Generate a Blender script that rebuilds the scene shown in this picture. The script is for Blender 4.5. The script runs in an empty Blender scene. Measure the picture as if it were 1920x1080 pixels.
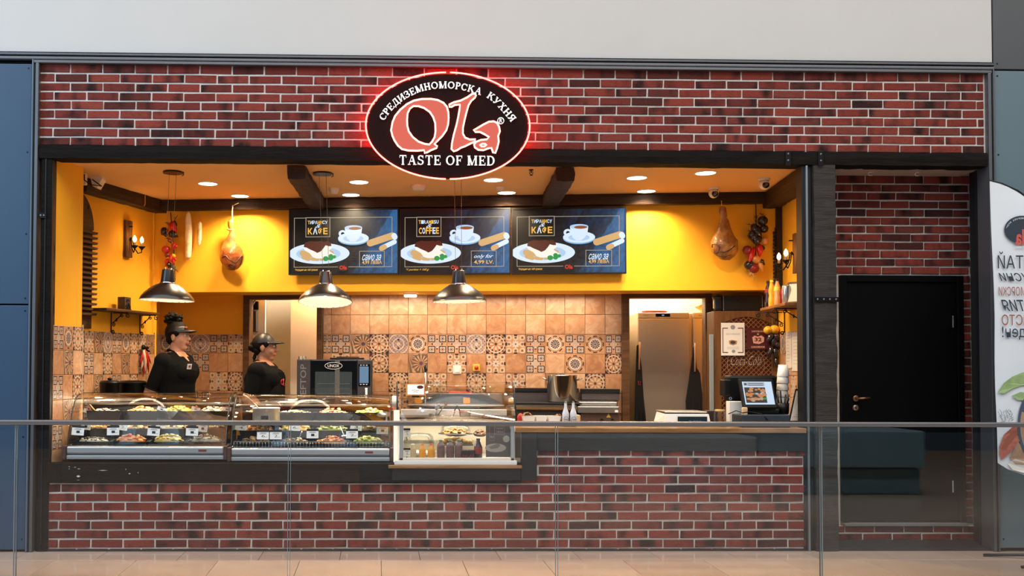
import bpy, bmesh, math, random
from mathutils import Vector, Matrix, noise
R = random.Random(7)
SC = bpy.context.scene
COL = SC.collection
PI = math.pi
# ------------------------------------------------------------------ camera
YAW, PITCH, ROLL = 0.022346, 0.027099, 0.003885
CX, CY, EYE, DIST, FPX = 747.68, 637.2, 1.4744, 7.5, 1763.0
_f = Vector((math.sin(YAW)*math.cos(PITCH), math.cos(YAW)*math.cos(PITCH), math.sin(PITCH)))
_r = Vector((math.cos(YAW), -math.sin(YAW), 0)); _u = _r.cross(_f)
RV = math.cos(ROLL)*_r + math.sin(ROLL)*_u; UV = -math.sin(ROLL)*_r + math.cos(ROLL)*_u
CO = Vector((0, -DIST, EYE))
cam = bpy.data.cameras.new('camera'); co = bpy.data.objects.new('camera', cam); COL.objects.link(co)
co.matrix_world = Matrix(((RV.x, UV.x, -_f.x, CO.x), (RV.y, UV.y, -_f.y, CO.y), (RV.z, UV.z, -_f.z, CO.z), (0, 0, 0, 1)))
cam.sensor_width = 36; cam.lens = FPX/1920*36
cam.shift_x = (960-CX)/1920; cam.shift_y = (CY-540)/1920
cam.clip_start = .05; cam.clip_end = 200
SC.camera = co
# ------------------------------------------------------------------ world, lights, exposure
vs = SC.view_settings
vs.view_transform = 'Standard'; vs.look = 'None'; vs.exposure = 0.0; vs.gamma = 1; vs.use_curve_mapping = False
W = bpy.data.worlds.new('world'); SC.world = W; W.use_nodes = True
wb = W.node_tree.nodes['Background']; wb.inputs[0].default_value = (.62, .80, 1, 1); wb.inputs[1].default_value = .10
def area(name, loc, target, sx, sy, power, col, spread=PI):
    l = bpy.data.lights.new(name, 'AREA'); l.shape = 'RECTANGLE'; l.size = sx; l.size_y = sy
    l.energy = power; l.color = col; l.spread = spread
    o = bpy.data.objects.new(name, l); COL.objects.link(o); o.location = loc
    d = Vector(target)-Vector(loc); o.rotation_euler = d.to_track_quat('-Z', 'Y').to_euler(); return o
def spot(name, loc, target, power, col, angle, blend=.6, rad=.04):
    l = bpy.data.lights.new(name, 'SPOT'); l.energy = power; l.color = col; l.spot_size = angle; l.spot_blend = blend; l.shadow_soft_size = rad
    o = bpy.data.objects.new(name, l); COL.objects.link(o); o.location = loc
    d = Vector(target)-Vector(loc); o.rotation_euler = d.to_track_quat('-Z', 'Y').to_euler(); return o
def point(name, loc, power, col, rad=.03):
    l = bpy.data.lights.new(name, 'POINT'); l.energy = power; l.color = col; l.shadow_soft_size = rad
    o = bpy.data.objects.new(name, l); COL.objects.link(o); o.location = loc; return o
spot('reflected_block_lamp', (5.2, -4.3, 3.4), (5.0, -6.4, .4), 620, (.8, .96, 1), 1.5, .6, .2); spot('reflected_block_lamp', (2.0, -4.3, 3.4), (1.9, -6.4, .4), 520, (.97, .98, 1), 1.6, .6, .2)  # added unseen spots that light the blocks mirrored in the balustrade
WARM = (1, .76, .46); WARMW = (1, .84, .64); COOL = (.85, .93, 1)
area('hall_skylight', (1.0, -7.0, 10.0), (1.0, -6.2, 0), 24, 9, 2350, (1, .975, .94))
area('hall_front_fill', (3.0, -17.0, 8.0), (1.5, 0, 2.0), 22, 6, 330, (.96, .98, 1))  # added unseen fill light from behind the camera, for the facade front
area('hall_daylight_side', (-8.0, -5.0, 4.5), (-2.5, 0, 2.4), 3, 4, 380, (.36, .66, 1))
# ------------------------------------------------------------------ frames (rotated planes of the building)
class Frame:
    def __init__(s, o, beta): s.o = Vector(o); s.b = beta; s.x = Vector((math.cos(beta), math.sin(beta), 0)); s.y = Vector((-math.sin(beta), math.cos(beta), 0))
    def w(s, p): return s.o + s.x*p[0] + s.y*p[1] + Vector((0, 0, p[2]))
F0 = Frame((0, 0, 0), 0)
FB = Frame((0, 1.80, 0), -.119)          # soffit / kitchen wall
_a, _b = Vector((-2.70, .90, 0)), Vector((-2.27, 2.07, 0))
FL = Frame(_a, math.atan2(_b.y-_a.y, _b.x-_a.x))     # left splayed wall, room on its -y side
_a, _b = Vector((-2.594, .05, 0)), Vector((-2.487, .45, 0))
FP = Frame(_a, math.atan2(_b.y-_a.y, _b.x-_a.x))     # left front pier
_a, _b = Vector((3.84, 1.36, 0)), Vector((3.64, .12, 0))
FR = Frame(_a, math.atan2(_b.y-_a.y, _b.x-_a.x))     # right wall (x runs from the back to the front)
def ray(px, py): return _f + RV*((px-CX)/FPX) - UV*((py-CY)/FPX)
def at(px, py, Y=0., F=F0):
    d = ray(px, py); n = F.y; t = (F.o + n*Y - CO).dot(n)/d.dot(n); p = CO + d*t - F.o
    return Vector((p.dot(F.x), Y, p.z))
def atz(px, py, z):
    d = ray(px, py); return CO + d*((z-CO.z)/d.z)
def ax(px, py, Y=0., F=F0): return at(px, py, Y, F).x
def az(px, py, Y=0., F=F0): return at(px, py, Y, F).z
# ------------------------------------------------------------------ node helpers
class N:
    """a socket with arithmetic, so a formula becomes Math nodes"""
    nt = None
    def __init__(s, v): s.v = v
    @staticmethod
    def op(o, *a):
        n = N.nt.nodes.new('ShaderNodeMath'); n.operation = o
        for i, x in enumerate(a):
            x = x.v if isinstance(x, N) else x
            if hasattr(x, 'node'): N.nt.links.new(x, n.inputs[i])
            else: n.inputs[i].default_value = x
        return N(n.outputs[0])
    def __add__(s, o): return N.op('ADD', s, o)
    __radd__ = __add__
    def __sub__(s, o): return N.op('SUBTRACT', s, o)
    def __rsub__(s, o): return N.op('SUBTRACT', o, s)
    def __mul__(s, o): return N.op('MULTIPLY', s, o)
    __rmul__ = __mul__
    def __truediv__(s, o): return N.op('DIVIDE', s, o)
    def gt(s, o): return N.op('GREATER_THAN', s, o)
    def lt(s, o): return N.op('LESS_THAN', s, o)
    def abs(s): return N.op('ABSOLUTE', s)
    def sin(s): return N.op('SINE', s)
    def cos(s): return N.op('COSINE', s)
    def frac(s): return N.op('FRACT', s)
    def max(s, o): return N.op('MAXIMUM', s, o)
    def min(s, o): return N.op('MINIMUM', s, o)
    def sq(s): return N.op('SQRT', s)
MATS = {}
def _new(name):
    m = bpy.data.materials.new(name); m.use_nodes = True; nt = m.node_tree; N.nt = nt
    return m, nt, nt.nodes['Principled BSDF']
def _mix(nt, fac, a, b):
    n = nt.nodes.new('ShaderNodeMix'); n.data_type = 'RGBA'
    for s, v in ((n.inputs[0], fac), (n.inputs[6], a), (n.inputs[7], b)):
        v = v.v if isinstance(v, N) else v
        if hasattr(v, 'node'): nt.links.new(v, s)
        elif isinstance(v, (int, float)): s.default_value = v
        else: s.default_value = (*v[:3], 1)
    return n.outputs[2]
def _noise(nt, vec, scale, detail=4, rough=.6, dist=0):
    n = nt.nodes.new('ShaderNodeTexNoise'); n.inputs['Scale'].default_value = scale; n.inputs['Detail'].default_value = detail
    n.inputs['Roughness'].default_value = rough; n.inputs['Distortion'].default_value = dist
    if vec is not None: nt.links.new(vec, n.inputs['Vector'])
    return N(n.outputs['Fac'])
def _coords(nt, rand=False, scale=None):
    t = nt.nodes.new('ShaderNodeTexCoord'); v = t.outputs['Object']
    if scale:
        m = nt.nodes.new('ShaderNodeMapping'); m.inputs['Scale'].default_value = scale; nt.links.new(v, m.inputs[0]); v = m.outputs[0]
    if rand:
        oi = nt.nodes.new('ShaderNodeObjectInfo'); a = nt.nodes.new('ShaderNodeVectorMath'); a.operation = 'ADD'
        c = nt.nodes.new('ShaderNodeVectorMath'); c.operation = 'SCALE'; c.inputs[0].default_value = (37, 19, 53)
        nt.links.new(oi.outputs['Random'], c.inputs['Scale']); nt.links.new(v, a.inputs[0]); nt.links.new(c.outputs[0], a.inputs[1]); v = a.outputs[0]
        return v, N(oi.outputs['Random'])
    return v
def _ramp(nt, fac, stops):
    n = nt.nodes.new('ShaderNodeValToRGB'); e = n.color_ramp.elements
    while len(e) < len(stops): e.new(.5)
    for x, (p, c) in zip(e, stops): x.position = p; x.color = (*c, 1)
    nt.links.new(fac.v if isinstance(fac, N) else fac, n.inputs[0]); return n.outputs[0]
def _bump(nt, b, fac, strength, dist=.01):
    n = nt.nodes.new('ShaderNodeBump'); n.inputs['Strength'].default_value = strength; n.inputs['Distance'].default_value = dist
    nt.links.new(fac.v if isinstance(fac, N) else fac, n.inputs['Height']); nt.links.new(n.outputs[0], b.inputs['Normal'])
def srgb(r, g, b):
    f = lambda c: (c/255/12.92) if c/255 <= .04045 else ((c/255+.055)/1.055)**2.4
    return (f(r), f(g), f(b))
def M(name, c=None, rough=.5, metal=0., var=.12, scale=8., bump=0., bscale=None, emit=0., spec=.5, coat=0., alpha=1., stretch=None, trans=0.):
    """c is sRGB 0-255; a soft noise varies the colour, optional bump"""
    if name in MATS: return MATS[name]
    m, nt, b = _new(name); c = srgb(*c)
    b.inputs['Roughness'].default_value = rough; b.inputs['Metallic'].default_value = metal
    b.inputs['Specular IOR Level'].default_value = spec; b.inputs['Coat Weight'].default_value = coat
    b.inputs['Base Color'].default_value = (*c, 1)
    if var or bump:
        v = _coords(nt, scale=stretch)
        if var:
            nf = _noise(nt, v, scale)
            nt.links.new(_ramp(nt, nf, [(.25, tuple(x*(1-var) for x in c)), (.75, tuple(min(1, x*(1+var)) for x in c))]), b.inputs['Base Color'])
        if bump: _bump(nt, b, _noise(nt, v, bscale or scale*4, 6), bump)
    if emit:
        b.inputs['Emission Color'].default_value = (*c, 1); b.inputs['Emission Strength'].default_value = emit
    if alpha < 1: b.inputs['Alpha'].default_value = alpha
    if trans: b.inputs['Transmission Weight'].default_value = trans
    MATS[name] = m; return m
def glass(name, tint=(1, 1, 1), refl=1., rough=.0, add=0.):
    """thin pane: fresnel reflection over tinted see-through"""
    if name in MATS: return MATS[name]
    m, nt, b = _new(name); nt.nodes.remove(b); out = nt.nodes['Material Output']
    tr = nt.nodes.new('ShaderNodeBsdfTransparent'); tr.inputs[0].default_value = (*tint, 1)
    gl = nt.nodes.new('ShaderNodeBsdfGlossy'); gl.inputs['Roughness'].default_value = rough
    fr = nt.nodes.new('ShaderNodeFresnel'); fr.inputs[0].default_value = 1.5
    k = N(fr.outputs[0])*refl + add
    mx = nt.nodes.new('ShaderNodeMixShader'); nt.links.new(k.v, mx.inputs[0]); nt.links.new(tr.outputs[0], mx.inputs[1]); nt.links.new(gl.outputs[0], mx.inputs[2])
    nt.links.new(mx.outputs[0], out.inputs[0]); MATS[name] = m; return m
def wood(name, c1, c2, rough=.6, bump=.4, stretch=(1, 9, 9), scale=3., spec=.3):
    if name in MATS: return MATS[name]
    m, nt, b = _new(name); v = _coords(nt, scale=stretch)
    n1 = _noise(nt, v, scale, 6, .65, .6)
    nt.links.new(_ramp(nt, n1, [(.3, srgb(*c1)), (.7, srgb(*c2))]), b.inputs['Base Color'])
    b.inputs['Roughness'].default_value = rough; b.inputs['Specular IOR Level'].default_value = spec; _bump(nt, b, _noise(nt, v, scale*3, 8, .7, .5), bump, .02)
    MATS[name] = m; return m
# ------------------------------------------------------------------ mesh builder
class MB:
    def __init__(s): s.v = []; s.f = []; s.m = []; s.sm = []
    def add(s, vs, fs, m=0, sm=False):
        k = len(s.v); s.v += [tuple(v) for v in vs]
        for f in fs: s.f.append([i+k for i in f]); s.m.append(m); s.sm.append(sm)
        return s
    def box(s, x0, x1, y0, y1, z0, z1, m=0, b=0.):
        x0, x1 = sorted((x0, x1)); y0, y1 = sorted((y0, y1)); z0, z1 = sorted((z0, z1))
        if b <= 0:
            vs = [(x, y, z) for x in (x0, x1) for y in (y0, y1) for z in (z0, z1)]
            return s.add(vs, [(0, 1, 3, 2), (4, 6, 7, 5), (0, 4, 5, 1), (2, 3, 7, 6), (0, 2, 6, 4), (1, 5, 7, 3)], m)
        b = min(b, (x1-x0)*.45, (y1-y0)*.45, (z1-z0)*.45)
        bm = bmesh.new(); bmesh.ops.create_cube(bm, size=1)
        for v in bm.verts: v.co = Vector(((x0+x1)/2+v.co.x*(x1-x0), (y0+y1)/2+v.co.y*(y1-y0), (z0+z1)/2+v.co.z*(z1-z0)))
        bmesh.ops.bevel(bm, geom=bm.edges[:], offset=b, segments=2, profile=.5, affect='EDGES')
        return s.bm(bm, m)
    def bm(s, bm, m=0, sm=False, mat=None):
        bm.verts.index_update()
        s.add([(mat @ v.co) if mat else v.co for v in bm.verts], [[v.index for v in f.verts] for f in bm.faces], m, sm); bm.free(); return s
    def lathe(s, prof, c=(0, 0, 0), n=24, m=0, axis='z', sm=True, cap=False):
        vs = []; fs = []
        for r, h in prof:
            for i in range(n):
                a = 2*PI*i/n; p = (r*math.cos(a), r*math.sin(a), h)
                if axis == 'y': p = (p[0], p[2], p[1])
                elif axis == 'x': p = (p[2], p[0], p[1])
                vs.append((c[0]+p[0], c[1]+p[1], c[2]+p[2]))
        for j in range(len(prof)-1):
            for i in range(n):
                a, b2 = j*n+i, j*n+(i+1) % n; fs.append((a, b2, b2+n, a+n))
        s.add(vs, fs, m, sm)
        if cap:
            k = len(s.v)-len(vs)
            for j in ((0, len(prof)-1)):
                s.f.append([k+j*n+i for i in range(n)]); s.m.append(m); s.sm.append(False)
        return s
    def cyl(s, c, r, h, n=20, m=0, axis='z', r2=None):
        return s.lathe([(r, 0), (r if r2 is None else r2, h)], c, n, m, axis, True, True)
    def tube(s, pts, r, n=8, m=0, cap=True, closed=False):
        pts = [Vector(p) for p in pts]; L = len(pts); vs = []; fs = []; prev = None
        for i, p in enumerate(pts):
            if closed: t = (pts[(i+1) % L]-pts[i-1])
            else: t = (pts[min(i+1, L-1)]-pts[max(i-1, 0)])
            t = t.normalized() if t.length > 1e-9 else Vector((0, 0, 1))
            if prev is None:
                a = Vector((0, 0, 1)) if abs(t.z) < .9 else Vector((1, 0, 0)); u = t.cross(a).normalized()
            else: u = (prev - t*prev.dot(t)).normalized()
            prev = u; w = t.cross(u); rr = r[i] if isinstance(r, (list, tuple)) else r
            for k in range(n):
                a = 2*PI*k/n; vs.append(p+u*(rr*math.cos(a))+w*(rr*math.sin(a)))
        for i in range(L if closed else L-1):
            for k in range(n):
                a, b2 = i*n+k, i*n+(k+1) % n; q = ((i+1) % L)*n
                fs.append((a, b2, q+(k+1) % n, q+k))
        s.add(vs, fs, m, True)
        if cap and not closed:
            k = len(s.v)-len(vs)
            s.f += [[k+i for i in range(n)][::-1], [k+(L-1)*n+i for i in range(n)]]; s.m += [m, m]; s.sm += [False, False]
        return s
    def ell(s, c, rx, ry, rz, m=0, nu=16, nv=10, jit=0., rnd=None, mat=None):
        rnd = rnd or R; vs = []; fs = []
        for j in range(1, nv):
            t = PI*j/nv
            for i in range(nu):
                a = 2*PI*i/nu; k = 1+rnd.uniform(-jit, jit)
                vs.append(Vector((rx*k*math.sin(t)*math.cos(a), ry*k*math.sin(t)*math.sin(a), rz*k*math.cos(t))))
        vs += [Vector((0, 0, rz)), Vector((0, 0, -rz))]
        for j in range(nv-2):
            for i in range(nu): a, b2 = j*nu+i, j*nu+(i+1) % nu; fs.append((a, a+nu, b2+nu, b2))
        k = (nv-1)*nu
        for i in range(nu): fs.append((k, i, (i+1) % nu)); fs.append((k+1, (nv-2)*nu+(i+1) % nu, (nv-2)*nu+i))
        return s.add([Vector(c)+((mat @ v) if mat else v) for v in vs], fs, m, True)
    def prism(s, pts, y0, y1, m=0, holes=None, to=None):
        """2D outline (x,z) extruded along y; to maps (x,y,z)->point"""
        cu = bpy.data.curves.new('t', 'CURVE'); cu.dimensions = '2D'; cu.fill_mode = 'BOTH'; cu.extrude = abs(y1-y0)/2
        for pl in [pts]+(holes or []):
            sp = cu.splines.new('POLY'); sp.points.add(len(pl)-1); sp.use_cyclic_u = True
            for q, p in zip(sp.points, pl): q.co = (p[0], p[1], 0, 1)
        return s.curve(cu, Matrix(((1, 0, 0, 0), (0, 0, -1, (y0+y1)/2), (0, 1, 0, 0), (0, 0, 0, 1))), m, to)
    def curve(s, cu, mat, m=0, to=None):
        o = bpy.data.objects.new('t', cu); COL.objects.link(o); dg = bpy.context.evaluated_depsgraph_get()
        me = bpy.data.meshes.new_from_object(o.evaluated_get(dg)); vs = [mat @ v.co for v in me.vertices]
        s.add([to(*v) for v in vs] if to else vs, [list(p.vertices) for p in me.polygons], m)
        bpy.data.objects.remove(o); bpy.data.meshes.remove(me); return s
    def text(s, txt, x, z, size, y=0., depth=.001, m=0, align='CENTER', shear=0., bold=0., mat=None, sx=1., to=None, mirror=False):
        cu = bpy.data.curves.new('t', 'FONT'); cu.body = txt; cu.size = size; cu.extrude = depth/2; cu.align_x = align; cu.shear = shear; cu.offset = bold; cu.resolution_u = 2
        k = -sx if mirror else sx
        mm = Matrix(((k, 0, 0, x), (0, 0, -1, y), (0, 1, 0, z), (0, 0, 0, 1)))
        s.curve(cu, (mat @ mm) if mat else mm, m, to); bpy.data.curves.remove(cu) if cu.users == 0 else None; return s
    def build(s, name, mats, parent=None, frame=F0, smooth=None, local=False):
        me = bpy.data.meshes.new(name); mats = mats if isinstance(mats, (list, tuple)) else [mats]
        if parent is None and not local:
            lo = [min(v[i] for v in s.v) for i in range(3)]; hi = [max(v[i] for v in s.v) for i in range(3)]
            org = Vector(((lo[0]+hi[0])/2, (lo[1]+hi[1])/2, lo[2]))
        elif parent is None: org = Vector()
        else: org = ORG[parent.name]
        me.from_pydata([Vector(v)-org for v in s.v], [], s.f)
        me.polygons.foreach_set('material_index', s.m); me.polygons.foreach_set('use_smooth', s.sm if smooth is None else [smooth]*len(s.sm))
        for x in mats: me.materials.append(x)
        me.update()
        o = bpy.data.objects.new(name, me); COL.objects.link(o); ORG[o.name] = org
        if parent is not None: o.parent = parent
        else: o.location = frame.w(org); o.rotation_euler.z = frame.b
        return o
ORG = {}
def tag(o, label=None, cat=None, group=None, kind=None):
    for k, v in (('label', label), ('category', cat), ('group', group), ('kind', kind)):
        if v: o[k] = v
    return o
def thing(name, label, cat, base=(0, 0, 0), group=None, frame=F0, kind=None):
    o = bpy.data.objects.new(name, None); COL.objects.link(o); o.empty_display_size = .1
    o.location = frame.w(base); o.rotation_euler.z = frame.b; ORG[o.name] = Vector(base)
    return tag(o, label, cat, group, kind)
def kids(o): return [c for c in o.children]
def dup(o, loc, label=None, rz=None, group=None, parent=None, scale=None):
    r = o.copy(); COL.objects.link(r); r.location = loc
    if rz is not None: r.rotation_euler = (0, 0, rz)
    if scale: r.scale = (scale,)*3
    if label: r['label'] = label
    if group: r['group'] = group
    for ch in kids(o):
        c = ch.copy(); COL.objects.link(c); c.parent = r
        for g in kids(ch):
            d = g.copy(); COL.objects.link(d); d.parent = c
    return r
def inst(name, me, parent, loc, scale=(1, 1, 1), rot=(0, 0, 0)):
    o = bpy.data.objects.new(name, me); COL.objects.link(o); o.parent = parent; o.location = Vector(loc)-ORG[parent.name]; o.scale = scale; o.rotation_euler = rot; return o
# ================================================================== structure
def struct(o): o['kind'] = 'structure'; return o
PAINT = M('yellow_paint', (246, 176, 30), .75, var=.03, scale=3, bump=.06, bscale=60)
CEILP = M('ceiling_paint', (230, 176, 104), .8, var=.03, scale=3)
WHITE = M('bulkhead_plaster', (190, 188, 184), .8, var=.02, scale=2)
SLATE = M('slate_panel', (86, 104, 118), .45, var=.03, scale=1.5, bump=.03, bscale=200)
ALU = M('grey_profile', (104, 106, 110), .4, .6, var=.05)
ALUD = M('dark_profile', (24, 24, 26), .5, .3, var=.05)
STEEL = M('brushed_steel', (190, 190, 188), .28, 1, var=.06, scale=4, stretch=(1, 1, 40))
BLACK = M('black_gap', (8, 8, 9), .8, var=0)
MORTAR = M('mortar', (206, 202, 196), .9, var=.1, scale=30, bump=.4, bscale=120)
BEAMD = wood('tarred_beam', (15, 13, 12), (32, 28, 25), .8, .7, spec=.12)
BEAMG = wood('weathered_beam', (40, 36, 34), (68, 62, 58), .7, .7)
BEAMB = wood('brown_beam', (34, 22, 15), (66, 42, 26), .6, .7)
TRIMW = wood('door_trim_wood', (70, 45, 24), (104, 70, 38), .5, .3)
IRON = M('black_iron', (26, 24, 24), .45, .7, var=.1)
def brickmat():
    m, nt, b = _new('brick_slip'); v, rnd = _coords(nt, True)
    mp = nt.nodes.new('ShaderNodeMapping'); mp.inputs['Scale'].default_value = (1, .3, .45); nt.links.new(v, mp.inputs[0])
    n1 = _noise(nt, mp.outputs[0], 8, 1.5, .5); n2 = _noise(nt, v, 55, 6, .7); n3 = _noise(nt, v, 18, 4)
    base = _ramp(nt, rnd, [(0, srgb(50, 27, 24)), (.07, srgb(92, 42, 36)), (.45, srgb(118, 48, 40)), (.85, srgb(136, 60, 48)), (1, srgb(108, 54, 46))])
    def clampmix(f, a_, c_): o_ = _mix(nt, f, a_, c_); o_.node.clamp_factor = True; return o_
    c = clampmix((n1-.5)*5, base, srgb(40, 23, 21)); c = clampmix((n3-.5)*1.6, c, srgb(84, 40, 34)); c = clampmix((n2-.6)*2.4, c, srgb(158, 98, 84)); c = clampmix((.36-n2)*3, c, srgb(40, 20, 18))
    nt.links.new(c, b.inputs['Base Color']); b.inputs['Roughness'].default_value = .8; b.inputs['Specular IOR Level'].default_value = .2
    _bump(nt, b, n2*.7+n3*.6, .9, .014); return m
BRICK = brickmat()
def slab_mesh(name, w, h, d, ch, mat, jit=0., seed=0):
    """piece with a chamfered front (towards -y), back open"""
    rn = random.Random(seed); j = lambda: rn.uniform(-jit, jit); vs = []
    for k, (yy, c) in enumerate(((-d/2, ch), (-d/2+ch*.8, 0), (d/2, 0))):
        for sx, sz in ((-1, -1), (1, -1), (1, 1), (-1, 1)):
            vs.append((sx*(w/2-c)+j(), yy+(j()*.5 if k == 0 else 0), sz*(h/2-c)+j()))
    fs = [(0, 1, 2, 3)]
    for a in (0, 4):
        for i in range(4): fs.append((a+i, a+4+i, a+4+(i+1) % 4, a+(i+1) % 4))
    me = bpy.data.meshes.new(name); me.from_pydata(vs, [], fs); me.materials.append(mat); me.update(); return me
BRW, BRH = .2445, .0605
BRM = [slab_mesh('brick', BRW, BRH, .024, .0035, BRICK, .0022, i) for i in range(5)]
def bricks(parent, x0, x1, zs, joint0, pitch, yfront=0., skip=None, name='brick'):
    """running bond; zs: list of (zbottom, ztop) rows; joint0(i): x of one joint of row i"""
    n = 0
    for i, (za, zb) in enumerate(zs):
        off = joint0(i); k = math.floor((x0-off)/pitch); x = off+k*pitch
        while x < x1-1e-6:
            a, b = max(x+.0065+R.uniform(-.002, .002), x0), min(x+pitch-.0065, x1); x += pitch
            if b-a < .02: continue
            if skip and skip((a+b)/2, (za+zb)/2): continue
            h = zb-za
            inst(name, BRM[n % 5], parent, ((a+b)/2, yfront+.012+R.uniform(-.002, .002), (za+zb)/2), ((b-a)/BRW, 1, h/BRH), (0, R.uniform(-.004, .004), 0)); n += 1
    return n
def rows(ztop, zbot, lines):
    """course boundaries from a list of joint heights"""
    zz = [ztop]+[z for z in lines if zbot < z < ztop]+[zbot]
    out = []
    for i in range(len(zz)-1):
        a, b = zz[i+1], zz[i]
        out.append((a+(.0078 if i < len(zz)-2 else 0), b-(.0078 if i else 0)))
    return out
XL, XR = ax(70, 500), ax(1850, 300)          # clear opening of the frame
ZT = (az(70, 119)+az(1845, 140.7))/2
ZH1 = (az(85, 271, -.03)+az(1840, 284, -.03))/2; ZH0 = ZH1-.118
# floor ------------------------------------------------------------
FLT = M('floor_under', (150, 130, 110), .5)
b = MB(); b.box(-9, 11, -12, 3.0, -.06, -.012)
floor = struct(b.build('floor', M('floor_grout', (86, 74, 62), .8)))
def floormat():
    m, nt, b = _new('polished_stone_tile'); v, rnd = _coords(nt, True)
    n1 = _noise(nt, v, 3, 5); n2 = _noise(nt, v, 160, 2)
    c = _ramp(nt, n1*.6+rnd*.25+n2*.15, [(.25, srgb(188, 162, 142)), (.75, srgb(212, 186, 166))])
    nt.links.new(c, b.inputs['Base Color']); b.inputs['Roughness'].default_value = .11; return m
FTM = floormat(); PT = .613
Y1 = (atz(600, 1050.3, 0).y+atz(1000, 1050.3, 0).y)/2
ft = slab_mesh('floor_tile', PT-.004, .6, .012, .001, FTM)
for r, (ya, yb, xj) in enumerate(((0.02, Y1, atz(786.5, 1042, 0).x), (Y1, Y1-.6, atz(715, 1065, 0).x), (Y1-.6, Y1-1.2, atz(786.5, 1042, 0).x), (Y1-1.2, Y1-1.8, atz(715, 1065, 0).x))):
    k = math.floor((-4-xj)/PT)
    for i in range(k, k+17):
        inst('floor_tile', ft, floor, (xj+(i+.5)*PT, (ya+yb)/2, -.006), (1, 1, (ya-yb-.004)/.6), (-PI/2, 0, 0))
b = MB(); b.box(-9, 11, -12, Y1-1.8, -.012, 0); tag(b.build('near_paving', FTM, floor), kind='stuff')
# facade brick wall -------------------------------------------------
b = MB(); b.box(XL, XR, .009, .16, ZH1-.02, ZT+.03)
wf = struct(b.build('wall_front', MORTAR))
p0, p1 = az(150, 137.3), az(150, 256.7); pz = (p0-p1)/7
zs = rows(ZT, ZH1, [p0-pz*i for i in range(8)])
PB = (ax(616.7, 140)-ax(132.3, 140))/8
bricks(wf, XL+.004, XR-.02, zs, lambda i: ax(132.3 if i % 2 == 0 else 100.7, 140)+R.uniform(-.012, .012), PB)
# counter brick wall --------------------------------------------------
XP0 = ax(90, 960); XP1 = ax(1511, 930); XV = ax(1005, 860); ZB = az(700, 1029)
ZBM = az(500, 906.5); ZRT = az(1250, 845.7)
b = MB(); b.box(XP0, XV, .009, .13, 0, ZBM).box(XV, XP1, .009, .13, 0, ZRT)
wc = struct(b.build('wall_counter', MORTAR))
q0 = az(200, 906.7); qz = (q0-az(200, 1010.7))/6
zs = rows(ZRT, ZB, [q0+qz*3-qz*i for i in range(11)])
PC = (ax(622.7, 915)-ax(142.3, 915))/8
bricks(wc, XP0, XP1, zs, lambda i: ax(142.3 if i % 2 == 1 else 111.7, 915)+R.uniform(-.01, .01), PC, 0, lambda x, z: x < XV-.02 and z > ZBM)
bricks(wc, XV+.002, XV+.12, [], lambda i: 0, PC)
b = MB(); b.box(XP0, XP1, -.004, .1, 0, ZB-.006); struct(b.build('baseboard_front', M('dark_skirting', (34, 28, 26), .7)))  # dark strip along the foot of the brick wall
# frame trims -------------------------------------------------------------
b = MB()
z1, z2, z3, z4 = az(70, 100.4), az(70, 105.3), az(70, 107.5), az(70, 113)
dz = (ZT-az(70, 119))
z1, z2, z3, z4 = (z+dz for z in (z1, z2, z3, z4)); XE = ax(1857, 130)
b.box(-6, XE, -.05, .1, z2+.002, z1, 0, .004).box(-6, XE, -.03, .1, z3, z2+.002, 1).box(-6, XE, -.045, .1, z4, z3, 0, .006).box(-6, XE, -.035, .1, z4-.006, z4, 1)
b.box(-6, XE, -.055, .1, z1, z1+.003, 0)
struct(b.build('trim_1', [ALU, ALUD]))
b = MB(); b.box(ax(66, 119), ax(1854, 140), -.04, .1, ZT, z4-.004, 0, .003); struct(b.build('trim_2', ALU))
b = MB(); b.box(ax(67.2, 330), XL+.003, -.04, .12, 0, ZT, 0, .004).box(ax(63.6, 330), ax(67.2, 330), -.025, .12, 0, ZT, 1).box(ax(60.8, 330), ax(63.6, 330), -.045, .12, 0, z4, 2, .003)
struct(b.build('trim_3', [ALU, ALUD, SLATE]))
b = MB(); b.box(XR-.004, ax(1855.2, 330), -.04, .12, 0, ZT, 0, .004).box(ax(1855.2, 330), ax(1858, 330), -.025, .12, 0, ZT, 1).box(ax(1858, 330), ax(1860.5, 330), -.045, .12, 0, ZT+.05, 0, .003)
struct(b.build('trim_4', [ALU, ALUD]))
# white bulkhead and panels
b = MB(); b.box(-6, XE, -.02, .4, z1, z1+2.2); struct(b.build('wall_bulkhead', WHITE))
b = MB(); XPL = ax(60.6, 330)
b.box(-6, XPL-.002, .02, .3, 0, z4, 1)
wl = struct(b.build('wall_left', [SLATE, BLACK]))
PNL = M('slate_panel_blue_cast', (48, 72, 96), .38, var=.03, scale=1.5, bump=.03, bscale=200)  # same slate as the right panel, with the bluer light put into its colour
SCREW = M('screw_head', (40, 44, 50), .4, .8, var=0)
def panel(x0, x1, za, zb, mat, parent, screws=()):
    q = MB(); q.box(x0, x1, -.03, .019, za, zb, 0, .003); p = q.build('cladding_panel', mat, parent)
    for sx, sz in screws: MB().cyl((sx, -.031, sz), .008, .006, 10, 0, 'y').build('screw', SCREW, p)
ZJ = az(30, 571.5)
panel(-5.9, XPL-.004, ZJ+.006, z4-.035, PNL, wl, [(XPL-.03, z) for z in (z4-.07, 3.15, 2.5, ZJ+.05)])
panel(-5.9, XPL-.004, .02, ZJ-.006, PNL, wl, [(XPL-.03, z) for z in (ZJ-.05, .9, .1)])
XPR = ax(1861, 330)
b = MB(); b.box(XPR, 11, .02, .3, 0, z1+2.2, 1); wr = struct(b.build('wall_right', [SLATE, BLACK]))
ZJR = az(1890, 133.5); PNR = M('grey_slate_panel', (92, 112, 120), .42, var=.03, scale=1.5, bump=.03, bscale=200)
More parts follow.
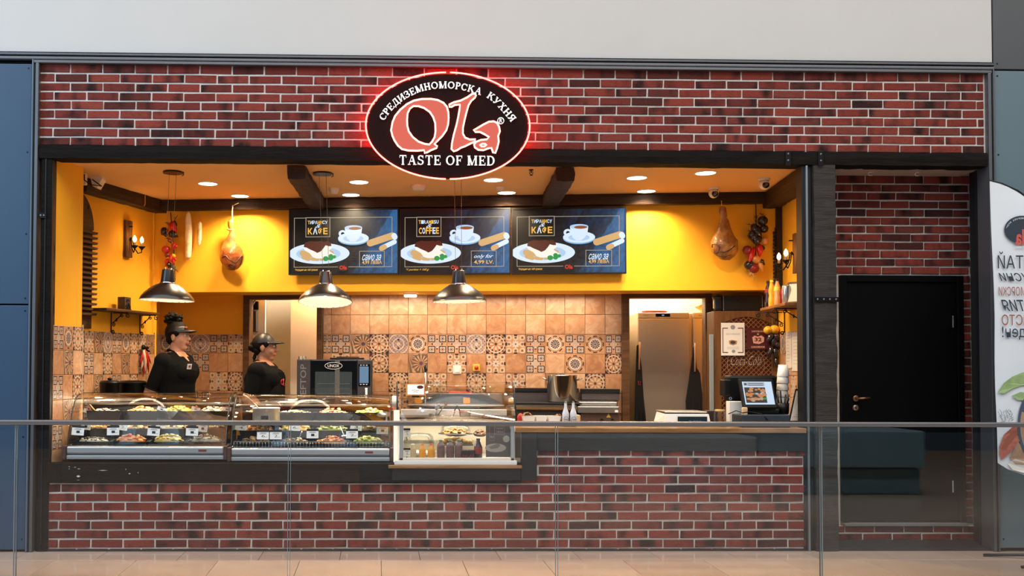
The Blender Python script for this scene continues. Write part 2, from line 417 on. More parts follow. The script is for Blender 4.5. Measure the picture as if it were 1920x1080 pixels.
panel(XPR+.002, 6.4, .03, ZJR-.007, PNR, wr, [(XPR+.03, z) for z in (ZJR-.05, 3.2, 1.5, .1)])
panel(XPR+.002, 6.4, ZJR+.007, z1+2.1, M('dark_grey_panel', (72, 74, 76), .5, var=.03, scale=1.5), wr, [(XPR+.03, ZJR+.05)])
# hewn beams ---------------------------------------------------------------
def hewn(b, p0, p1, w, h, amp=.006, m=0, seg=.07, seed=0, up=Vector((0, 0, 1))):
    p0, p1 = Vector(p0), Vector(p1); t = (p1-p0); L = t.length; t.normalize(); u = t.cross(up).normalized(); v = u.cross(t)
    n = max(2, int(L/seg)); cs = []
    for sx, sz in ((-1, -1), (0, -1), (1, -1), (1, 0), (1, 1), (0, 1), (-1, 1), (-1, 0)): cs.append((sx, sz))
    vs = []; fs = []
    for i in range(n+1):
        c = p0+t*(L*i/n)
        for k, (sx, sz) in enumerate(cs):
            q = c+u*(sx*w/2)+v*(sz*h/2)
            d = noise.noise_vector(q*9+Vector((seed, 0, 0)))*amp + noise.noise_vector(q*31+Vector((seed, 3, 0)))*amp*.5
            if sx and sz: q -= u*(sx*.006)+v*(sz*.006)
            vs.append(q+d-t*d.dot(t))
    for i in range(n):
        for k in range(8): a = i*8+k; c2 = i*8+(k+1) % 8; fs.append((a, c2, c2+8, a+8))
    fs += [tuple(range(8))[::-1], tuple(n*8+k for k in range(8))]
    b.add(vs, fs, m); return b
def strap(parent, x0, x1, y, za, zb, bolts):
    q = MB(); q.box(x0, x1, y-.005, y+.002, za, zb, 0, .002); s = q.build('iron_strap', IRON, parent)
    for bx, bz in bolts: MB().ell((bx, y-.006, bz), .009, .006, .009, 0, 10, 6).build('bolt', M('bolt_head', (120, 120, 124), .35, .9, var=0), s)
b = MB(); hewn(b, (XL, .06, (ZH0+ZH1)/2), (XR-.01, .06, (ZH0+ZH1)/2), .18, ZH1-ZH0, .005)
hb = tag(b.build('header_beam', BEAMD), 'long black tarred timber beam running under the upper brick wall', 'beam')
for px in (1474, 1535): x = ax(px, 296); strap(hb, x-.022, x+.022, -.034, ZH0-.004, ZH1-.002, [(x, ZH1-.03), (x, ZH0+.035)])
b = MB(); XLP = ax(96, 600); hewn(b, ((XL+XLP)/2+.01, .05, 0), ((XL+XLP)/2+.01, .05, ZH0), XLP-XL-.02, .13, .003, up=Vector((0, 1, 0)))
lp = tag(b.build('corner_post', BEAMD), 'narrow black timber post at the left edge of the kiosk opening', 'post')
b = MB(); b.box(XLP-.035, XLP, -.005, .10, .0, ZH0); b.box(XLP-.055, XLP-.047, -.022, .0, .05, ZH0); b.build('steel_channel', ALUD, lp)
strap(lp, XL+.01, XLP-.04, -.022, az(82, 410), az(82, 400), [(XL+.03, az(82, 405)), (XLP-.06, az(82, 405))])
XA, XB = ax(1525, 650), ax(1568.5, 650)
b = MB(); hewn(b, ((XA+XB)/2, .06, 0), ((XA+XB)/2, .06, ZH0+.01), XB-XA, .17, .006, seed=4, up=Vector((0, 1, 0)))
rp = tag(b.build('timber_post', BEAMG), 'weathered grey brown timber post between the kiosk and the black door', 'post')
zz = az(1545, 562); strap(rp, XA-.004, XB+.004, -.034, zz-.02, zz+.02, [(XA+.02+i*.05, zz) for i in range(4)])
b = MB(); x = ax(1513.3, 650); b.box(x-.0085, x+.0085, -.02, .1, 0, ZH0, 0, .003); b.box(x-.035, x-.0085, .0, .1, 0, ZH0, 1); b.box(x+.0085, XA-.004, .01, .1, 0, ZH0, 1)
tag(b.build('shutter_rail', [M('bright_rail', (150, 160, 168), .3, .8, var=.05), ALUD]), 'slim bright metal shutter rail beside the grey timber post', 'rail')
# door niche ------------------------------------------------------------------
NY = .39; XN1 = ax(1818, 450, NY); XN0 = XB+.002; ZN = az(1700, 330, NY)
PN = .2515
b = MB(); b.box(XN0, XN1+.02, NY+.014, NY+.1, 0, ZN+.2); wn = struct(b.build('wall_niche', MORTAR))
n0 = az(1600, 344.5, NY); nz = (n0-az(1600, 514.5, NY))/11
XD0, XD1, ZD1, ZD0 = ax(1575, 700, NY), ax(1805, 700, NY), az(1690, 517, NY), az(1690, 979, NY)
zs = rows(ZN, .03, [n0-nz*i for i in range(44)])
bricks(wn, XN0, XN1, zs, lambda i: ax(1624 if i % 2 == 0 else 1597, 400, NY)+R.uniform(-.01, .01), PN, NY, lambda x, z: z < ZD1+.01)
for za, zb in zs:   # narrow strip right of the door
    if ZD0-.01 < (za+zb)/2 < ZD1+.01: inst('brick', BRM[int(za*997) % 5], wn, ((XD1+XN1)/2+.002, NY+.012, (za+zb)/2), ((XN1-XD1-.008)/BRW, 1, (zb-za)/BRH))
b = MB(); b.box(XB-.06, XB-.006, .147, NY+.12, 0, ZH0+.02); struct(b.build('wall_niche_left', BEAMD))
YR0 = .08; FN = Frame((XN1, NY, 0), -PI/2)
b = MB(); b.box(0, NY-YR0, .014, .1, 0, ZN+.1); wn2 = struct(b.build('wall_niche_side', MORTAR, frame=FN))
bricks(wn2, 0, NY-YR0, zs, lambda i: .1 if i % 2 else .22, PN)
b = MB(); b.box(XN0-.05, XR+.02, YR0+.02, NY+.05, ZN, ZN+.04); nc = struct(b.build('ceiling_niche', M('niche_ceiling', (176, 158, 150), .85, var=.03)))
b = MB(); b.box(XN1+.005, XR, .0, .16, 0, ZH0+.02); struct(b.build('trim_5', M('dark_jamb', (20, 19, 20), .5, var=.1)))
for px in (1631, 1721):
    p = atz(px, 322, ZN); h = thing('ceiling_hook', 'small white hook on the niche ceiling '+('near the grey timber post' if px < 1700 else 'near the right brick side wall'), 'hook', (p.x, .22, ZN-.03))
    MB().cyl((p.x, .22, ZN-.006), .022, .006, 14).build('hook_plate', M('white_plastic', (214, 208, 200), .45, var=.03), h)
    MB().tube([(p.x+.02*math.cos(a), .22, ZN-.02+.014*math.sin(a)) for a in [PI*.5+i*.45 for i in range(10)]], .004, 6).build('hook_wire', MATS['white_plastic'], h)
b = MB(); b.box(XB-.004, XN1+.02, .0, NY+.02, 0, .022, 0, .004); b.build('step_plinth', M('dark_plinth', (40, 36, 35), .7), wn)
zz0, zz1 = .026, ZD0-.03; YS = NY-.035
b = MB(); b.box(XN0, XN1, YS+.006, NY+.02, .02, ZD0-.028); st = b.build('step', MORTAR, wn)
for i, (za, zb) in enumerate(rows(zz1, zz0, [(zz0+zz1)/2])):
    x = XN0-(.12 if i else .02)
    while x < XN1-.02:
        a, c = max(x+.006, XN0), min(x+PN-.006, XN1); x += PN
        if c-a > .03: inst('brick', BRM[i], st, ((a+c)/2, YS+.010, (za+zb)/2), ((c-a)/BRW, 1, (zb-za)/BRH))
# door
DBL = M('black_door', (5, 5, 6), .6, spec=.08, var=.1, scale=3)
dr = thing('door_1', None, None, ((XD0+XD1)/2, NY, ZD0)); struct(dr)
t = .055
b = MB(); b.box(XD0, XD0+t, NY-.03, NY+.05, ZD0, ZD1, 0, .004).box(XD1-t, XD1, NY-.03, NY+.05, ZD0, ZD1, 0, .004).box(XD0+t, XD1-t, NY-.03, NY+.05, ZD1-t, ZD1, 0, .004); b.build('door_frame', DBL, dr)
b = MB(); b.box(XD0+t+.004, XD1-t-.004, NY-.012, NY+.03, ZD0+.004, ZD1-t-.004, 0, .003); lf = b.build('door_leaf', DBL, dr)
b = MB(); b.box(XD0, XD1, NY-.06, NY+.02, ZD0-.026, ZD0, 0, .004); b.build('door_sill', M('stone_sill', (120, 116, 112), .6), dr)
CU = M('antique_brass', (150, 112, 82), .35, .9, var=.1)
c = at(1604, 747, NY-.012); b = MB(); b.lathe([(.018, 0), (.026, -.004), (.026, -.01), (.018, -.012)], (c.x, NY-.012, c.z), 20, 0, 'y', True, True).tube([(c.x, NY-.02, c.z), (c.x, NY-.05, c.z)], .008).tube([(c.x, NY-.05, c.z), (c.x+.05, NY-.054, c.z+.003), (c.x+.105, NY-.05, c.z+.006)], [.009, .009, .007]); tag(b.build('lever_handle', CU, lf), 'brass lever handle')
c = at(1604, 764.5, NY-.012); b = MB(); b.lathe([(.025, 0), (.025, -.008), (.012, -.01)], (c.x, NY-.012, c.z), 20, 0, 'y', True, True).box(c.x-.004, c.x+.004, NY-.026, NY-.02, c.z-.012, c.z+.01, 1); b.build('lock_cylinder', [M('satin_rose', (150, 132, 120), .35, .8), BLACK], lf)
for py in (603, 912): c = at(1786, py, NY-.03); MB().cyl((c.x, NY-.036, c.z-.05), .008, .1, 10).build('hinge', STEEL, lf)
# kiosk room -------------------------------------------------------------
ZC = 3.13; ZS = az(800, 546, 0, FB); ZTT = az(760, 627, .5, FB); ZKT = az(900, 553, .5, FB)
b = MB(); b.box(-3.1, 4.3, .15, 3.2, ZC, ZC+.05); struct(b.build('ceiling', CEILP))
b = MB(); b.box(-3.1, 5.3, .15, 6.2, 3.3, 3.36).box(-3.2, 5.3, 6.1, 6.2, 0, 3.3).box(-3.2, -3.1, .2, 6.2, 0, 3.3).box(5.2, 5.3, .5, 6.2, 0, 3.3); struct(b.build('wall_shell', M('shell_grey', (120, 112, 104), .9)))
b = MB(); b.box(-3.1, XB-.07, .13, .55, .0, .16).box(-3.1, 4.5, .55, 6.1, 0, .16); struct(b.build('floor_kiosk', M('kiosk_floor', (120, 96, 78), .5)))
LB = ax(300, 580, .5, FB)
b = MB(); b.box(-2.5, 4.2, 0, .52, ZS, ZC); struct(b.build('wall_soffit', PAINT, frame=FB))
ZKF = .16
TILEB = M('tile_bed', (150, 104, 70), .9)
LF = (FL.x.to_2d()*0); LLEN = (Vector((-2.27, 2.07, 0))-FL.o).length
b = MB(); b.box(-.15, LLEN+.05, 0, .06, ZKF, ZC); wsl = struct(b.build('wall_left_splay', PAINT, frame=FL))
b = MB(); c = FB.w((LB, .5, 0)); d0 = FL.w((LLEN, 0, 0))
FX = Frame(d0, math.atan2(c.y-d0.y, c.x-d0.x)); LX = (c-d0).length
b.box(-.03, LX+.03, 0, .05, ZKF, ZC); wx = struct(b.build('wall_left_return', PAINT, frame=FX))
PLEN = .414
b = MB(); b.box(.03, PLEN, 0, .03, ZKF, ZC); wp = struct(b.build('wall_pier', PAINT, frame=FP))
RLEN = (Vector((3.64, .12, 0))-FR.o).length
b = MB(); b.box(-.1, RLEN, 0, .1, ZKF, ZC); wrt = struct(b.build('wall_right_side', PAINT, frame=FR))
X1, X2, X3, X4 = (ax(p, 650, .5, FB) for p in (458, 606, 1165, 1333))
b = MB(); b.box(LB-.05, X1, .5, .58, ZKF, ZC-.3); wkl = struct(b.build('wall_back_left', PAINT, frame=FB))
b = MB(); b.box(X2, X3, .505, .58, ZKF, ZC-.3); wk = struct(b.build('wall_kitchen', TILEB, frame=FB))
b = MB(); b.box(X4, 4.3, .5, .58, ZKF, ZC-.3); wkr = struct(b.build('wall_back_right', PAINT, frame=FB))
ZDH = az(530, 560, .5, FB)
b = MB(); b.box(X1, X2, .5, .58, ZDH, ZC-.3).box(X3, X4, .5, .58, ZDH, ZC-.3); struct(b.build('wall_over_doors', PAINT, frame=FB))
# tiles ------------------------------------------------------------------
def tilemats():
    out = []; CL, INK, CRM = srgb(204, 150, 106), srgb(52, 42, 48), srgb(196, 180, 158)
    def start(name):
        m, nt, b = _new(name); v, rnd = _coords(nt, True); t = nt.nodes.new('ShaderNodeTexCoord'); s = nt.nodes.new('ShaderNodeSeparateXYZ')
        nt.links.new(t.outputs['Object'], s.inputs[0]); u, w = N(s.outputs[0])*10, N(s.outputs[2])*10
        n1 = _noise(nt, v, 9, 6, .65, 1.2)
        base = _ramp(nt, n1*.8+rnd*.2, [(.3, srgb(160, 108, 72)), (.5, srgb(186, 138, 100)), (.72, srgb(208, 172, 138))])
        b.inputs['Roughness'].default_value = .32; _bump(nt, b, _noise(nt, v, 14, 5), .25, .01)
        return m, nt, b, u, w, base, n1
    def fin(m, nt, b, col): nt.links.new(col, b.inputs['Base Color']); out.append(m)
    m, nt, b, u, w, base, n1 = start('terracotta_tile'); fin(m, nt, b, base)
    def polar(u, w): return (u*u+w*w).sq(), N.op('ARCTAN2', w, u)
    def pet(r, a, r0, wd, n): return ((r-r0).abs()-wd*(a*n).cos()).lt(0)
    # 1 rosette
    m, nt, b, u, w, base, n1 = start('rosette_tile'); r, a = polar(u, w)
    c = _mix(nt, pet(r, a, .42, .24, 8), base, CRM); c = _mix(nt, pet(r, a, .72, .10, 12), c, INK); c = _mix(nt, pet(r, a, .98, .12, 16), c, INK)
    c = _mix(nt, ((r-.86).abs()).lt(.05), c, CRM); c = _mix(nt, r.lt(.14), c, srgb(96, 56, 44)); c = _mix(nt, r.gt(1.12)*((a*8).cos().gt(.2)), c, INK); fin(m, nt, b, c)
    # 2 dark flower in an octagon
    m, nt, b, u, w, base, n1 = start('flower_tile'); r, a = polar(u, w)
    c = _mix(nt, r.lt(.62), base, CRM); c = _mix(nt, r.lt(.46)*((a*12).cos().gt(-.5)), c, srgb(74, 48, 62)); c = _mix(nt, r.lt(.16), c, srgb(150, 140, 140)); c = _mix(nt, r.lt(.08), c, INK)
    c = _mix(nt, ((r-.82).abs()).lt(.055)*((a*8).cos().gt(-.4)), c, INK); c = _mix(nt, ((r-.69).abs()).lt(.03)*((a*24).cos().gt(0)), c, INK); fin(m, nt, b, c)
    # 3 knot with corner flowers
    m, nt, b, u, w, base, n1 = start('knot_tile'); r, a = polar(u, w); r2, a2 = polar(u.abs()-.56, w.abs()-.56)
    q = (u.abs()-.56).abs().max((w.abs()-.56).abs())
    c = _mix(nt, r.lt(.42)*((a*8).cos().gt(-.3)), base, srgb(176, 168, 160)); c = _mix(nt, ((r-.5).abs()).lt(.05)*((a*8).cos().gt(-.2)), c, INK)
    c = _mix(nt, q.lt(.33), c, CRM); c = _mix(nt, ((q-.31).abs()).lt(.045), c, INK); c = _mix(nt, pet(r2, a2, .16, .12, 8), c, srgb(92, 80, 100)); c = _mix(nt, r2.lt(.09), c, srgb(120, 60, 40)); fin(m, nt, b, c)
    # 4 small mosaic with two dots
    m, nt, b, u, w, base, n1 = start('mosaic_tile'); r, a = polar(u, w); k = (u*17).sin()*(w*17).sin(); r2, a2 = polar(u, w.abs()-.45)
    c = _mix(nt, k.gt(.25), base, srgb(148, 144, 150)); c = _mix(nt, k.lt(-.35), c, srgb(116, 104, 112)); c = _mix(nt, ((r*14).sin()).gt(.75), c, CRM); c = _mix(nt, r2.lt(.12), c, srgb(56, 58, 84)); fin(m, nt, b, c)
    # 5 fan
    m, nt, b, u, w, base, n1 = start('fan_tile'); r, a = polar(u-.35, w); r2, a2 = polar(u+1.0, w-.8)
    c = _mix(nt, r.lt(1.0)*((a*14).cos().gt(.1)), base, srgb(92, 78, 66)); c = _mix(nt, r.gt(.85)*((a2*18).cos().gt(.1)), c, srgb(104, 90, 76)); c = _mix(nt, r.lt(.2), c, srgb(90, 66, 76)); fin(m, nt, b, c)
    # 6 grid of stars
    m, nt, b, u, w, base, n1 = start('star_tile'); r, a = polar(u, w); fu, fw = ((u*1.5+.5).frac()-.5), ((w*1.5+.5).frac()-.5); r2, a2 = polar(fu, fw)
    c = _mix(nt, ((r2-.34).abs()).lt(.07), base, CRM); c = _mix(nt, pet(r2, a2, .0, .2, 4), c, srgb(120, 112, 120)); c = _mix(nt, r.lt(.36)*((a*8).cos().gt(0)), c, srgb(196, 190, 186))
    c = _mix(nt, ((u.abs()-.95).abs()).lt(.12)*(w.abs().lt(.16)), c, INK); c = _mix(nt, ((w.abs()-.95).abs()).lt(.12)*(u.abs().lt(.16)), c, INK); c = _mix(nt, (r2.lt(.11)), c, INK); fin(m, nt, b, c)
    return out
TM = tilemats(); TS = .2
TME = [slab_mesh('wall_tile', TS-.004, TS-.004, .012, .002, m) for m in TM]
def tile(parent, pat, x0, x1, z0, z1, y=0.):
    inst('wall_tile', TME[pat], parent, ((x0+x1)/2, y-.006, (z0+z1)/2), ((x1-x0-.002)/(TS-.002), 1, (z1-z0-.002)/(TS-.002)))
cols = [606, 621] + [657, 693, 729, 765.5, 801.5, 838, 875, 911.5, 948, 985.5, 1022.5, 1059, 1097, 1134.5, 1166]
xs = [ax(p, 640, .5, FB) for p in cols]
row3 = [3, 3, 5, 1, 4, 2, 3, 3, 4, 1, 6, 3, 2, 3, 2, 3]; row4 = [0, 6, 0, 1, 0, 5, 0, 6, 0, 6, 0, 3, 0, 2, 0, 1]; row5 = [2, 0, 3, 0, 1, 0, 6, 0, 1, 0, 6, 0, 5, 0, 1, 0]
zr = [ZKT, ZKT-(ZKT-ZTT)/2, ZTT]+[ZTT-TS*(i+1) for i in range(4)]
for j in range(6):
    for i in range(16):
        pat = (0, 0, row3[i], row4[i], row5[i], row4[(i+3) % 16])[j]
        tile(wk, pat, xs[i], xs[i+1], zr[j+1], zr[j], .505)
x = ax(393.5, 660, .5, FB)
xs2 = [LB]+[v for v in [x+TS*i for i in range(-4, 3)] if LB < v < X1-.03]+[X1]
pl = [[1, 2, 2, 3, 4, 3, 6], [0, 1, 4, 0, 3, 0, 0], [3, 0, 5, 4, 0, 6, 1], [0, 3, 0, 6, 3, 0, 2], [1, 0, 4, 0, 2, 0, 0]]
for j in range(5):
    n = len(xs2)-1
    for i in range(n): tile(wkl, pl[j][(i+7-n) % 7], xs2[i], xs2[i+1], ZTT-TS*(j+1), ZTT-TS*j, .5)
for (w_, L, n, s) in ((wsl, LLEN, 9, 0), (wp, PLEN, 3, 2), (wx, LX, 3, 4), (wrt, RLEN, 7, 1)):
    tw = L/n; off = 0
    for j in range(6 if w_ is wp else 5):
        for i in range(n):
            rn = (i*5+j*3+s) % 6+1
            pat = rn if (j == 0 or (i+j) % 2 == 0) else 0
            zt = {wp: az(120, 613.7, .2, FP), wsl: az(200, 622, 0, FL)}.get(w_, ZTT)
            tile(w_, pat, i*tw, (i+1)*tw, zt-TS*(j+1), zt-TS*j, 0)
b = MB(); b.box(PLEN-.004, PLEN+.006, -.014, .03, ZKF, az(150, 615, .4, FP)); b.build('edge_profile', M('tile_edge', (196, 176, 150), .4, .3), wp)
# door trims of the two rear openings
for n_, (pa, pb, pc, pd) in enumerate(((456, 468, 604, 594), (1166, 1180, 1334, 1322))):
    xa, xb, xc, xd = (ax(p, 650, .46, FB) for p in (pa, pb, pc, pd)); za, zb = az(530, 548.5 if n_ == 0 else 546, .46, FB), az(530, 561, .46, FB)
    b = MB(); b.box(xa, xb, .44, .6, ZKF, za, 0, .004).box(xd, xc, .44, .6, ZKF, za, 0, .004).box(xb, xd, .44, .6, zb, za, 0, .004)
    struct(b.build('trim_%d' % (6+n_), TRIMW, frame=FB))
# rooms behind
CREAM = M('cream_wall', (236, 226, 206), .8, var=.02); CRT = M('cream_tile', (226, 214, 192), .35, var=.04)
b = MB(); b.box(-2.3, .4, 2.3, 2.36, ZKF, ZC); wb1 = struct(b.build('wall_back_room', CREAM, frame=FB))
x5 = ax(545, 620, 1.3, FB); b = MB(); b.box(x5, x5+.9, 1.3, 1.5, ZKF, ZC); wb2 = struct(b.build('wall_back_room_pier', CREAM, frame=FB))
b = MB(); b.box(ax(594, 620, .58, FB)-.35, ax(594, 620, .58, FB)-.0, .9, .96, ZKF, ZC); struct(b.build('wall_back_room_side', CREAM, frame=FB))
b = MB(); b.box(1.9, 4.4, 1.75, 1.8, ZKF, ZC); struct(b.build('wall_store', CREAM, frame=FB))
xw = ax(1180, 650, .58, FB); b = MB(); b.box(xw-.06, xw-.01, .58, 1.75, ZKF, ZC); wst = struct(b.build('wall_store_side', CREAM, frame=FB))
FS = Frame(FB.w((xw-.01, .58, 0)), FB.b+PI/2)
for j in range(9):
    for i in range(8): inst('wall_tile', (TMC := globals().get('TMC') or slab_mesh('wall_tile', .146, .146, .01, .002, CRT)), wst, (xw-.006, .66+i*.15, 1.78-j*.15-.075), (1, 1, 1), (0, 0, PI/2))
b = MB(); b.box(-2.6, 4.6, .58, 2.4, ZS+.45, ZS+.5); struct(b.build('ceiling_back_rooms', CREAM, frame=FB))
# beams of the ceiling
b = MB(); b0, b1 = ax(296, 384, -.1, FB), ax(1440, 372, -.1, FB)
hewn(b, (b0-.1, -.05, ZC-.055), (b1+.35, -.05, ZC-.055), .1, .11, .004, seed=2)
tag(b.build('rear_beam', BEAMB, frame=FB), 'dark brown hewn beam along the top of the yellow rear wall above the screens', 'beam')
b = MB(); hewn(b, (.0, -.06, ZC-.06), (LLEN+.02, -.06, ZC-.06), .13, .13, .008, seed=9)
lb = tag(b.build('side_beam', BEAMB, frame=FL), 'dark hewn beam with flaking underside over the left wall lamp', 'beam')
q = MB(); xx = ax(272, 370, -.13, FL); q.tube([(xx, -.13, ZC-.004), (xx, -.132, ZC-.09), (xx-.02, -.134, ZC-.115)], .004); q.build('cord_loop', M('cord_cream', (214, 180, 120), .8), lb)
b = MB(); hewn(b, (.0, -.09, ZC-.075), (RLEN-.0, -.09, ZC-.075), .17, .15, .006, seed=5)
tag(b.build('side_beam', BEAMB, frame=FR), 'brown hewn beam over the right wall lamp beside the camera dome', 'beam')
for (pa, pb, lab) in (((558, 322), (592, 380), 'short hewn crossbeam over the first pendant lamp and screen'), ((1066, 322), (1028, 384), 'short hewn crossbeam on the ceiling right of the oval sign')):
    A = atz(*pa, ZC-.05); B = atz(pb[0], pb[1]-4, ZC-.05); A.y = .38 if A.y < .38 else A.y
    B = A+(B-A).normalized()*(B-A).length
    Bx = FB.w((0, -.1, 0)); t_ = ((1.80-.12*B.x-.1)-A.y)/(B.y-A.y); B = A+(B-A)*t_
    if pa[0] < 800: s_ = A+(B-A)*.0
    else: A = A+(A-B)*.30/((A-B).length); A.y = max(A.y, .17)
    A = A+(A-B)*((A.y-.25)/(B.y-A.y)); A.z = B.z = ZC-.062
    b = MB(); hewn(b, A, B, .155, .125, .009, seed=pa[0]); tag(b.build('cross_beam', BEAMB), lab, 'beam')
b = MB(); xa = ax(1456, 450, -.04, FB); b.box(xa, xa+.05, -.05, .0, ZS-.02, ZC-.11, 0, .004); struct(b.build('trim_8', BEAMB, frame=FB))
b = MB()
for k in range(14): b.box(xa-.022, xa-.002, -.03, .0, 2.28+k*.035, 2.305+k*.035)
b.box(xa-.006, xa, -.012, 0, 2.26, 2.80); struct(b.build('trim_9', wood('dark_slat', (38, 22, 14), (70, 42, 24)), frame=FB))
# ================================================================== extra mesh helpers
def _tv(txt, shear=0., bold=0., font=None):
    cu = bpy.data.curves.new('t', 'FONT'); cu.body = txt; cu.size = 1; cu.shear = shear; cu.offset = bold; cu.resolution_u = 2
    o = bpy.data.objects.new('t', cu); COL.objects.link(o); dg = bpy.context.evaluated_depsgraph_get()
    me = bpy.data.meshes.new_from_object(o.evaluated_get(dg)); vs = [v.co.copy() for v in me.vertices]; fs = [list(p.vertices) for p in me.polygons]
    bpy.data.objects.remove(o); bpy.data.meshes.remove(me); return vs, fs
def textfit(b, txt, x0, x1, z0, z1, y=0., m=0, shear=0., bold=0., mirror=False, to=None):
    """flat lettering stretched into the box x0..x1, z0..z1"""
    vs, fs = _tv(txt, shear, bold)
    if not vs: return b
    ax_, bx = min(v.x for v in vs), max(v.x for v in vs); ay, by = min(v.y for v in vs), max(v.y for v in vs); out = []
    for v in vs:
        u = (v.x-ax_)/(bx-ax_); w = (v.y-ay)/(by-ay)
        if mirror: u = 1-u
        p = (x0+u*(x1-x0), y, z0+w*(z1-z0)); out.append(to(*p) if to else p)
    b.add(out, fs, m); return b
def letters(b, txt, x0, x1, z0, z1, y, ms, gap=.12, bold=.01):
    n = len(txt); w = (x1-x0)/(n+gap*(n-1))
    for i, c in enumerate(txt): textfit(b, c, x0+i*w*(1+gap), x0+i*w*(1+gap)+w, z0, z1, y, ms[i % len(ms)], 0, bold)
    return b
def EM(name, c, s=1.):
    if name in MATS: return MATS[name]
    m, nt, b = _new(name); k = srgb(*c); b.inputs['Base Color'].default_value = (.02, .02, .02, 1); b.inputs['Emission Color'].default_value = (*k, 1); b.inputs['Emission Strength'].default_value = s; b.inputs['Roughness'].default_value = .4; b.inputs['Specular IOR Level'].default_value = .15
    MATS[name] = m; return m
def ellp(cx, cz, rx, rz, n=40, a0=0, a1=2*PI): return [(cx+rx*math.cos(a0+(a1-a0)*i/n), cz+rz*math.sin(a0+(a1-a0)*i/n)) for i in range(n if abs(a1-a0-2*PI) < 1e-6 else n+1)]
def ringp(cx, cz, rx, rz, w): return ellp(cx, cz, rx, rz), [ellp(cx, cz, rx-w, rz-w)]
def frame4(b, x0, x1, z0, z1, w, y0, y1, m=0):
    b.box(x0, x1, y0, y1, z1-w, z1, m).box(x0, x1, y0, y1, z0, z0+w, m).box(x0, x0+w, y0, y1, z0+w, z1-w, m).box(x1-w, x1, y0, y1, z0+w, z1-w, m); return b
# serif capitals -------------------------------------------------------
T_, t_h, SF = .17, .075, .07
def _rect(a, c, d, e): return [(a, c), (d, c), (d, e), (a, e)]
def _stem(x, z0=0, z1=1, sb=True, st=True):
    o = [_rect(x, z0, x+T_, z1)]
    if sb: o.append(_rect(x-SF, z0, x+T_+SF, z0+.05))
    if st: o.append(_rect(x-SF, z1-.05, x+T_+SF, z1))
    return o
def _dg(x0, z0, x1, z1, w): return [[(x0, z0), (x0+w, z0), (x1+w, z1), (x1, z1)]]
def _arc(cx, cz, rx, rz, a0, a1, tx=T_, tz=t_h, n=20):
    o = []; A = [math.radians(a0+(a1-a0)*i/n) for i in range(n+1)]
    for i in range(n):
        p = [(cx+rx*math.cos(a), cz+rz*math.sin(a)) for a in A[i:i+2]]; q = [(cx+(rx-tx)*math.cos(a), cz+(rz-tz)*math.sin(a)) for a in A[i:i+2]]
        o.append([p[0], p[1], q[1], q[0]])
    return o
GL = {
 'С': (_arc(.43, .5, .43, .5, 42, 318)+[_rect(.74, .64, .79, .97)], .82),
 'Р': (_stem(.07)+_arc(.33, .72, .33, .28, -90, 90)+[_rect(.2, .925, .34, 1), _rect(.2, .44, .34, .515)], .68),
 'Е': (_stem(.07)+[_rect(.2, .93, .68, 1), _rect(.2, .47, .52, .54), _rect(.2, 0, .7, .07), _rect(.63, .76, .68, 1), _rect(.65, 0, .7, .26), _rect(.47, .36, .52, .65)], .74),
 'Д': ([_rect(.02, 0, .86, .07), _rect(.02, -.2, .09, .07), _rect(.79, -.2, .86, .07), _rect(.25, .94, .78, 1), _rect(.6, 0, .76, 1)]+_dg(.14, .05, .31, .95, .08), .88),
 'И': (_stem(.07)+_stem(.64)+_dg(.2, .1, .58, .86, .1), .9),
 'З': (_arc(.3, .74, .32, .26, -90, 140)+_arc(.3, .27, .36, .27, -140, 90)+[_rect(.2, .46, .34, .54), _rect(.02, .68, .07, .96), _rect(0, .02, .05, .32)], .68),
 'М': (_stem(.07)+_stem(.83)+_dg(.42, .02, .08, .98, .17)+_dg(.47, .02, .84, .98, .08), 1.1),
 'Н': (_stem(.07)+_stem(.6)+[_rect(.2, .46, .62, .54)], .86),
 'О': (_arc(.46, .5, .46, .5, 0, 360, n=36), .94),
 'К': (_stem(.07)+_dg(.26, .48, .58, .95, .09)+_dg(.66, .03, .3, .55, .19)+[_rect(.5, .95, .8, 1), _rect(.58, 0, .9, .05)], .9),
 'А': (_dg(.08, .03, .4, 1, .07)+_dg(.64, .03, .36, 1, .17)+[_rect(.24, .33, .68, .4), _rect(-.02, 0, .28, .05), _rect(.56, 0, .92, .05)], .92),
 'У': (_dg(.3, .25, .04, .97, .18)+_dg(.24, .06, .64, .97, .08)+_arc(.2, .14, .14, .14, 180, 380)+[_rect(-.02, .95, .3, 1), _rect(.54, .95, .84, 1)], .84),
 'Х': (_dg(.6, .03, .1, .97, .19)+_dg(.1, .03, .62, .97, .08)+[_rect(0, 0, .3, .05), _rect(.52, 0, .88, .05), _rect(.02, .95, .36, 1), _rect(.54, .95, .82, 1)], .9),
 'Я': (_stem(.52)+_arc(.38, .72, .34, .28, 90, 270)+[_rect(.36, .925, .56, 1), _rect(.36, .44, .56, .515), _rect(-.02, 0, .2, .05)]+_dg(.06, .03, .3, .48, .17), .78),
 'T': (_stem(.31, st=False)+[_rect(.03, .93, .76, 1), _rect(.03, .74, .08, 1), _rect(.71, .74, .76, 1)], .8),
 'S': (_arc(.31, .74, .3, .26, 30, 270)+_arc(.31, .27, .33, .27, -150, 90)+[_rect(.54, .7, .59, .98), _rect(.0, .02, .05, .32), _rect(.3, .47, .33, .55)], .68),
 'F': (_stem(.07)+[_rect(.2, .93, .66, 1), _rect(.2, .47, .5, .54), _rect(.61, .74, .66, 1), _rect(.45, .36, .5, .65)], .68),
 'D': (_stem(.07)+_arc(.36, .5, .46, .5, -90, 90)+[_rect(.2, .925, .38, 1), _rect(.2, 0, .38, .075)], .88)}
GL['A'] = GL['А']; GL['E'] = GL['Е']; GL['O'] = GL['О']; GL['M'] = GL['М']
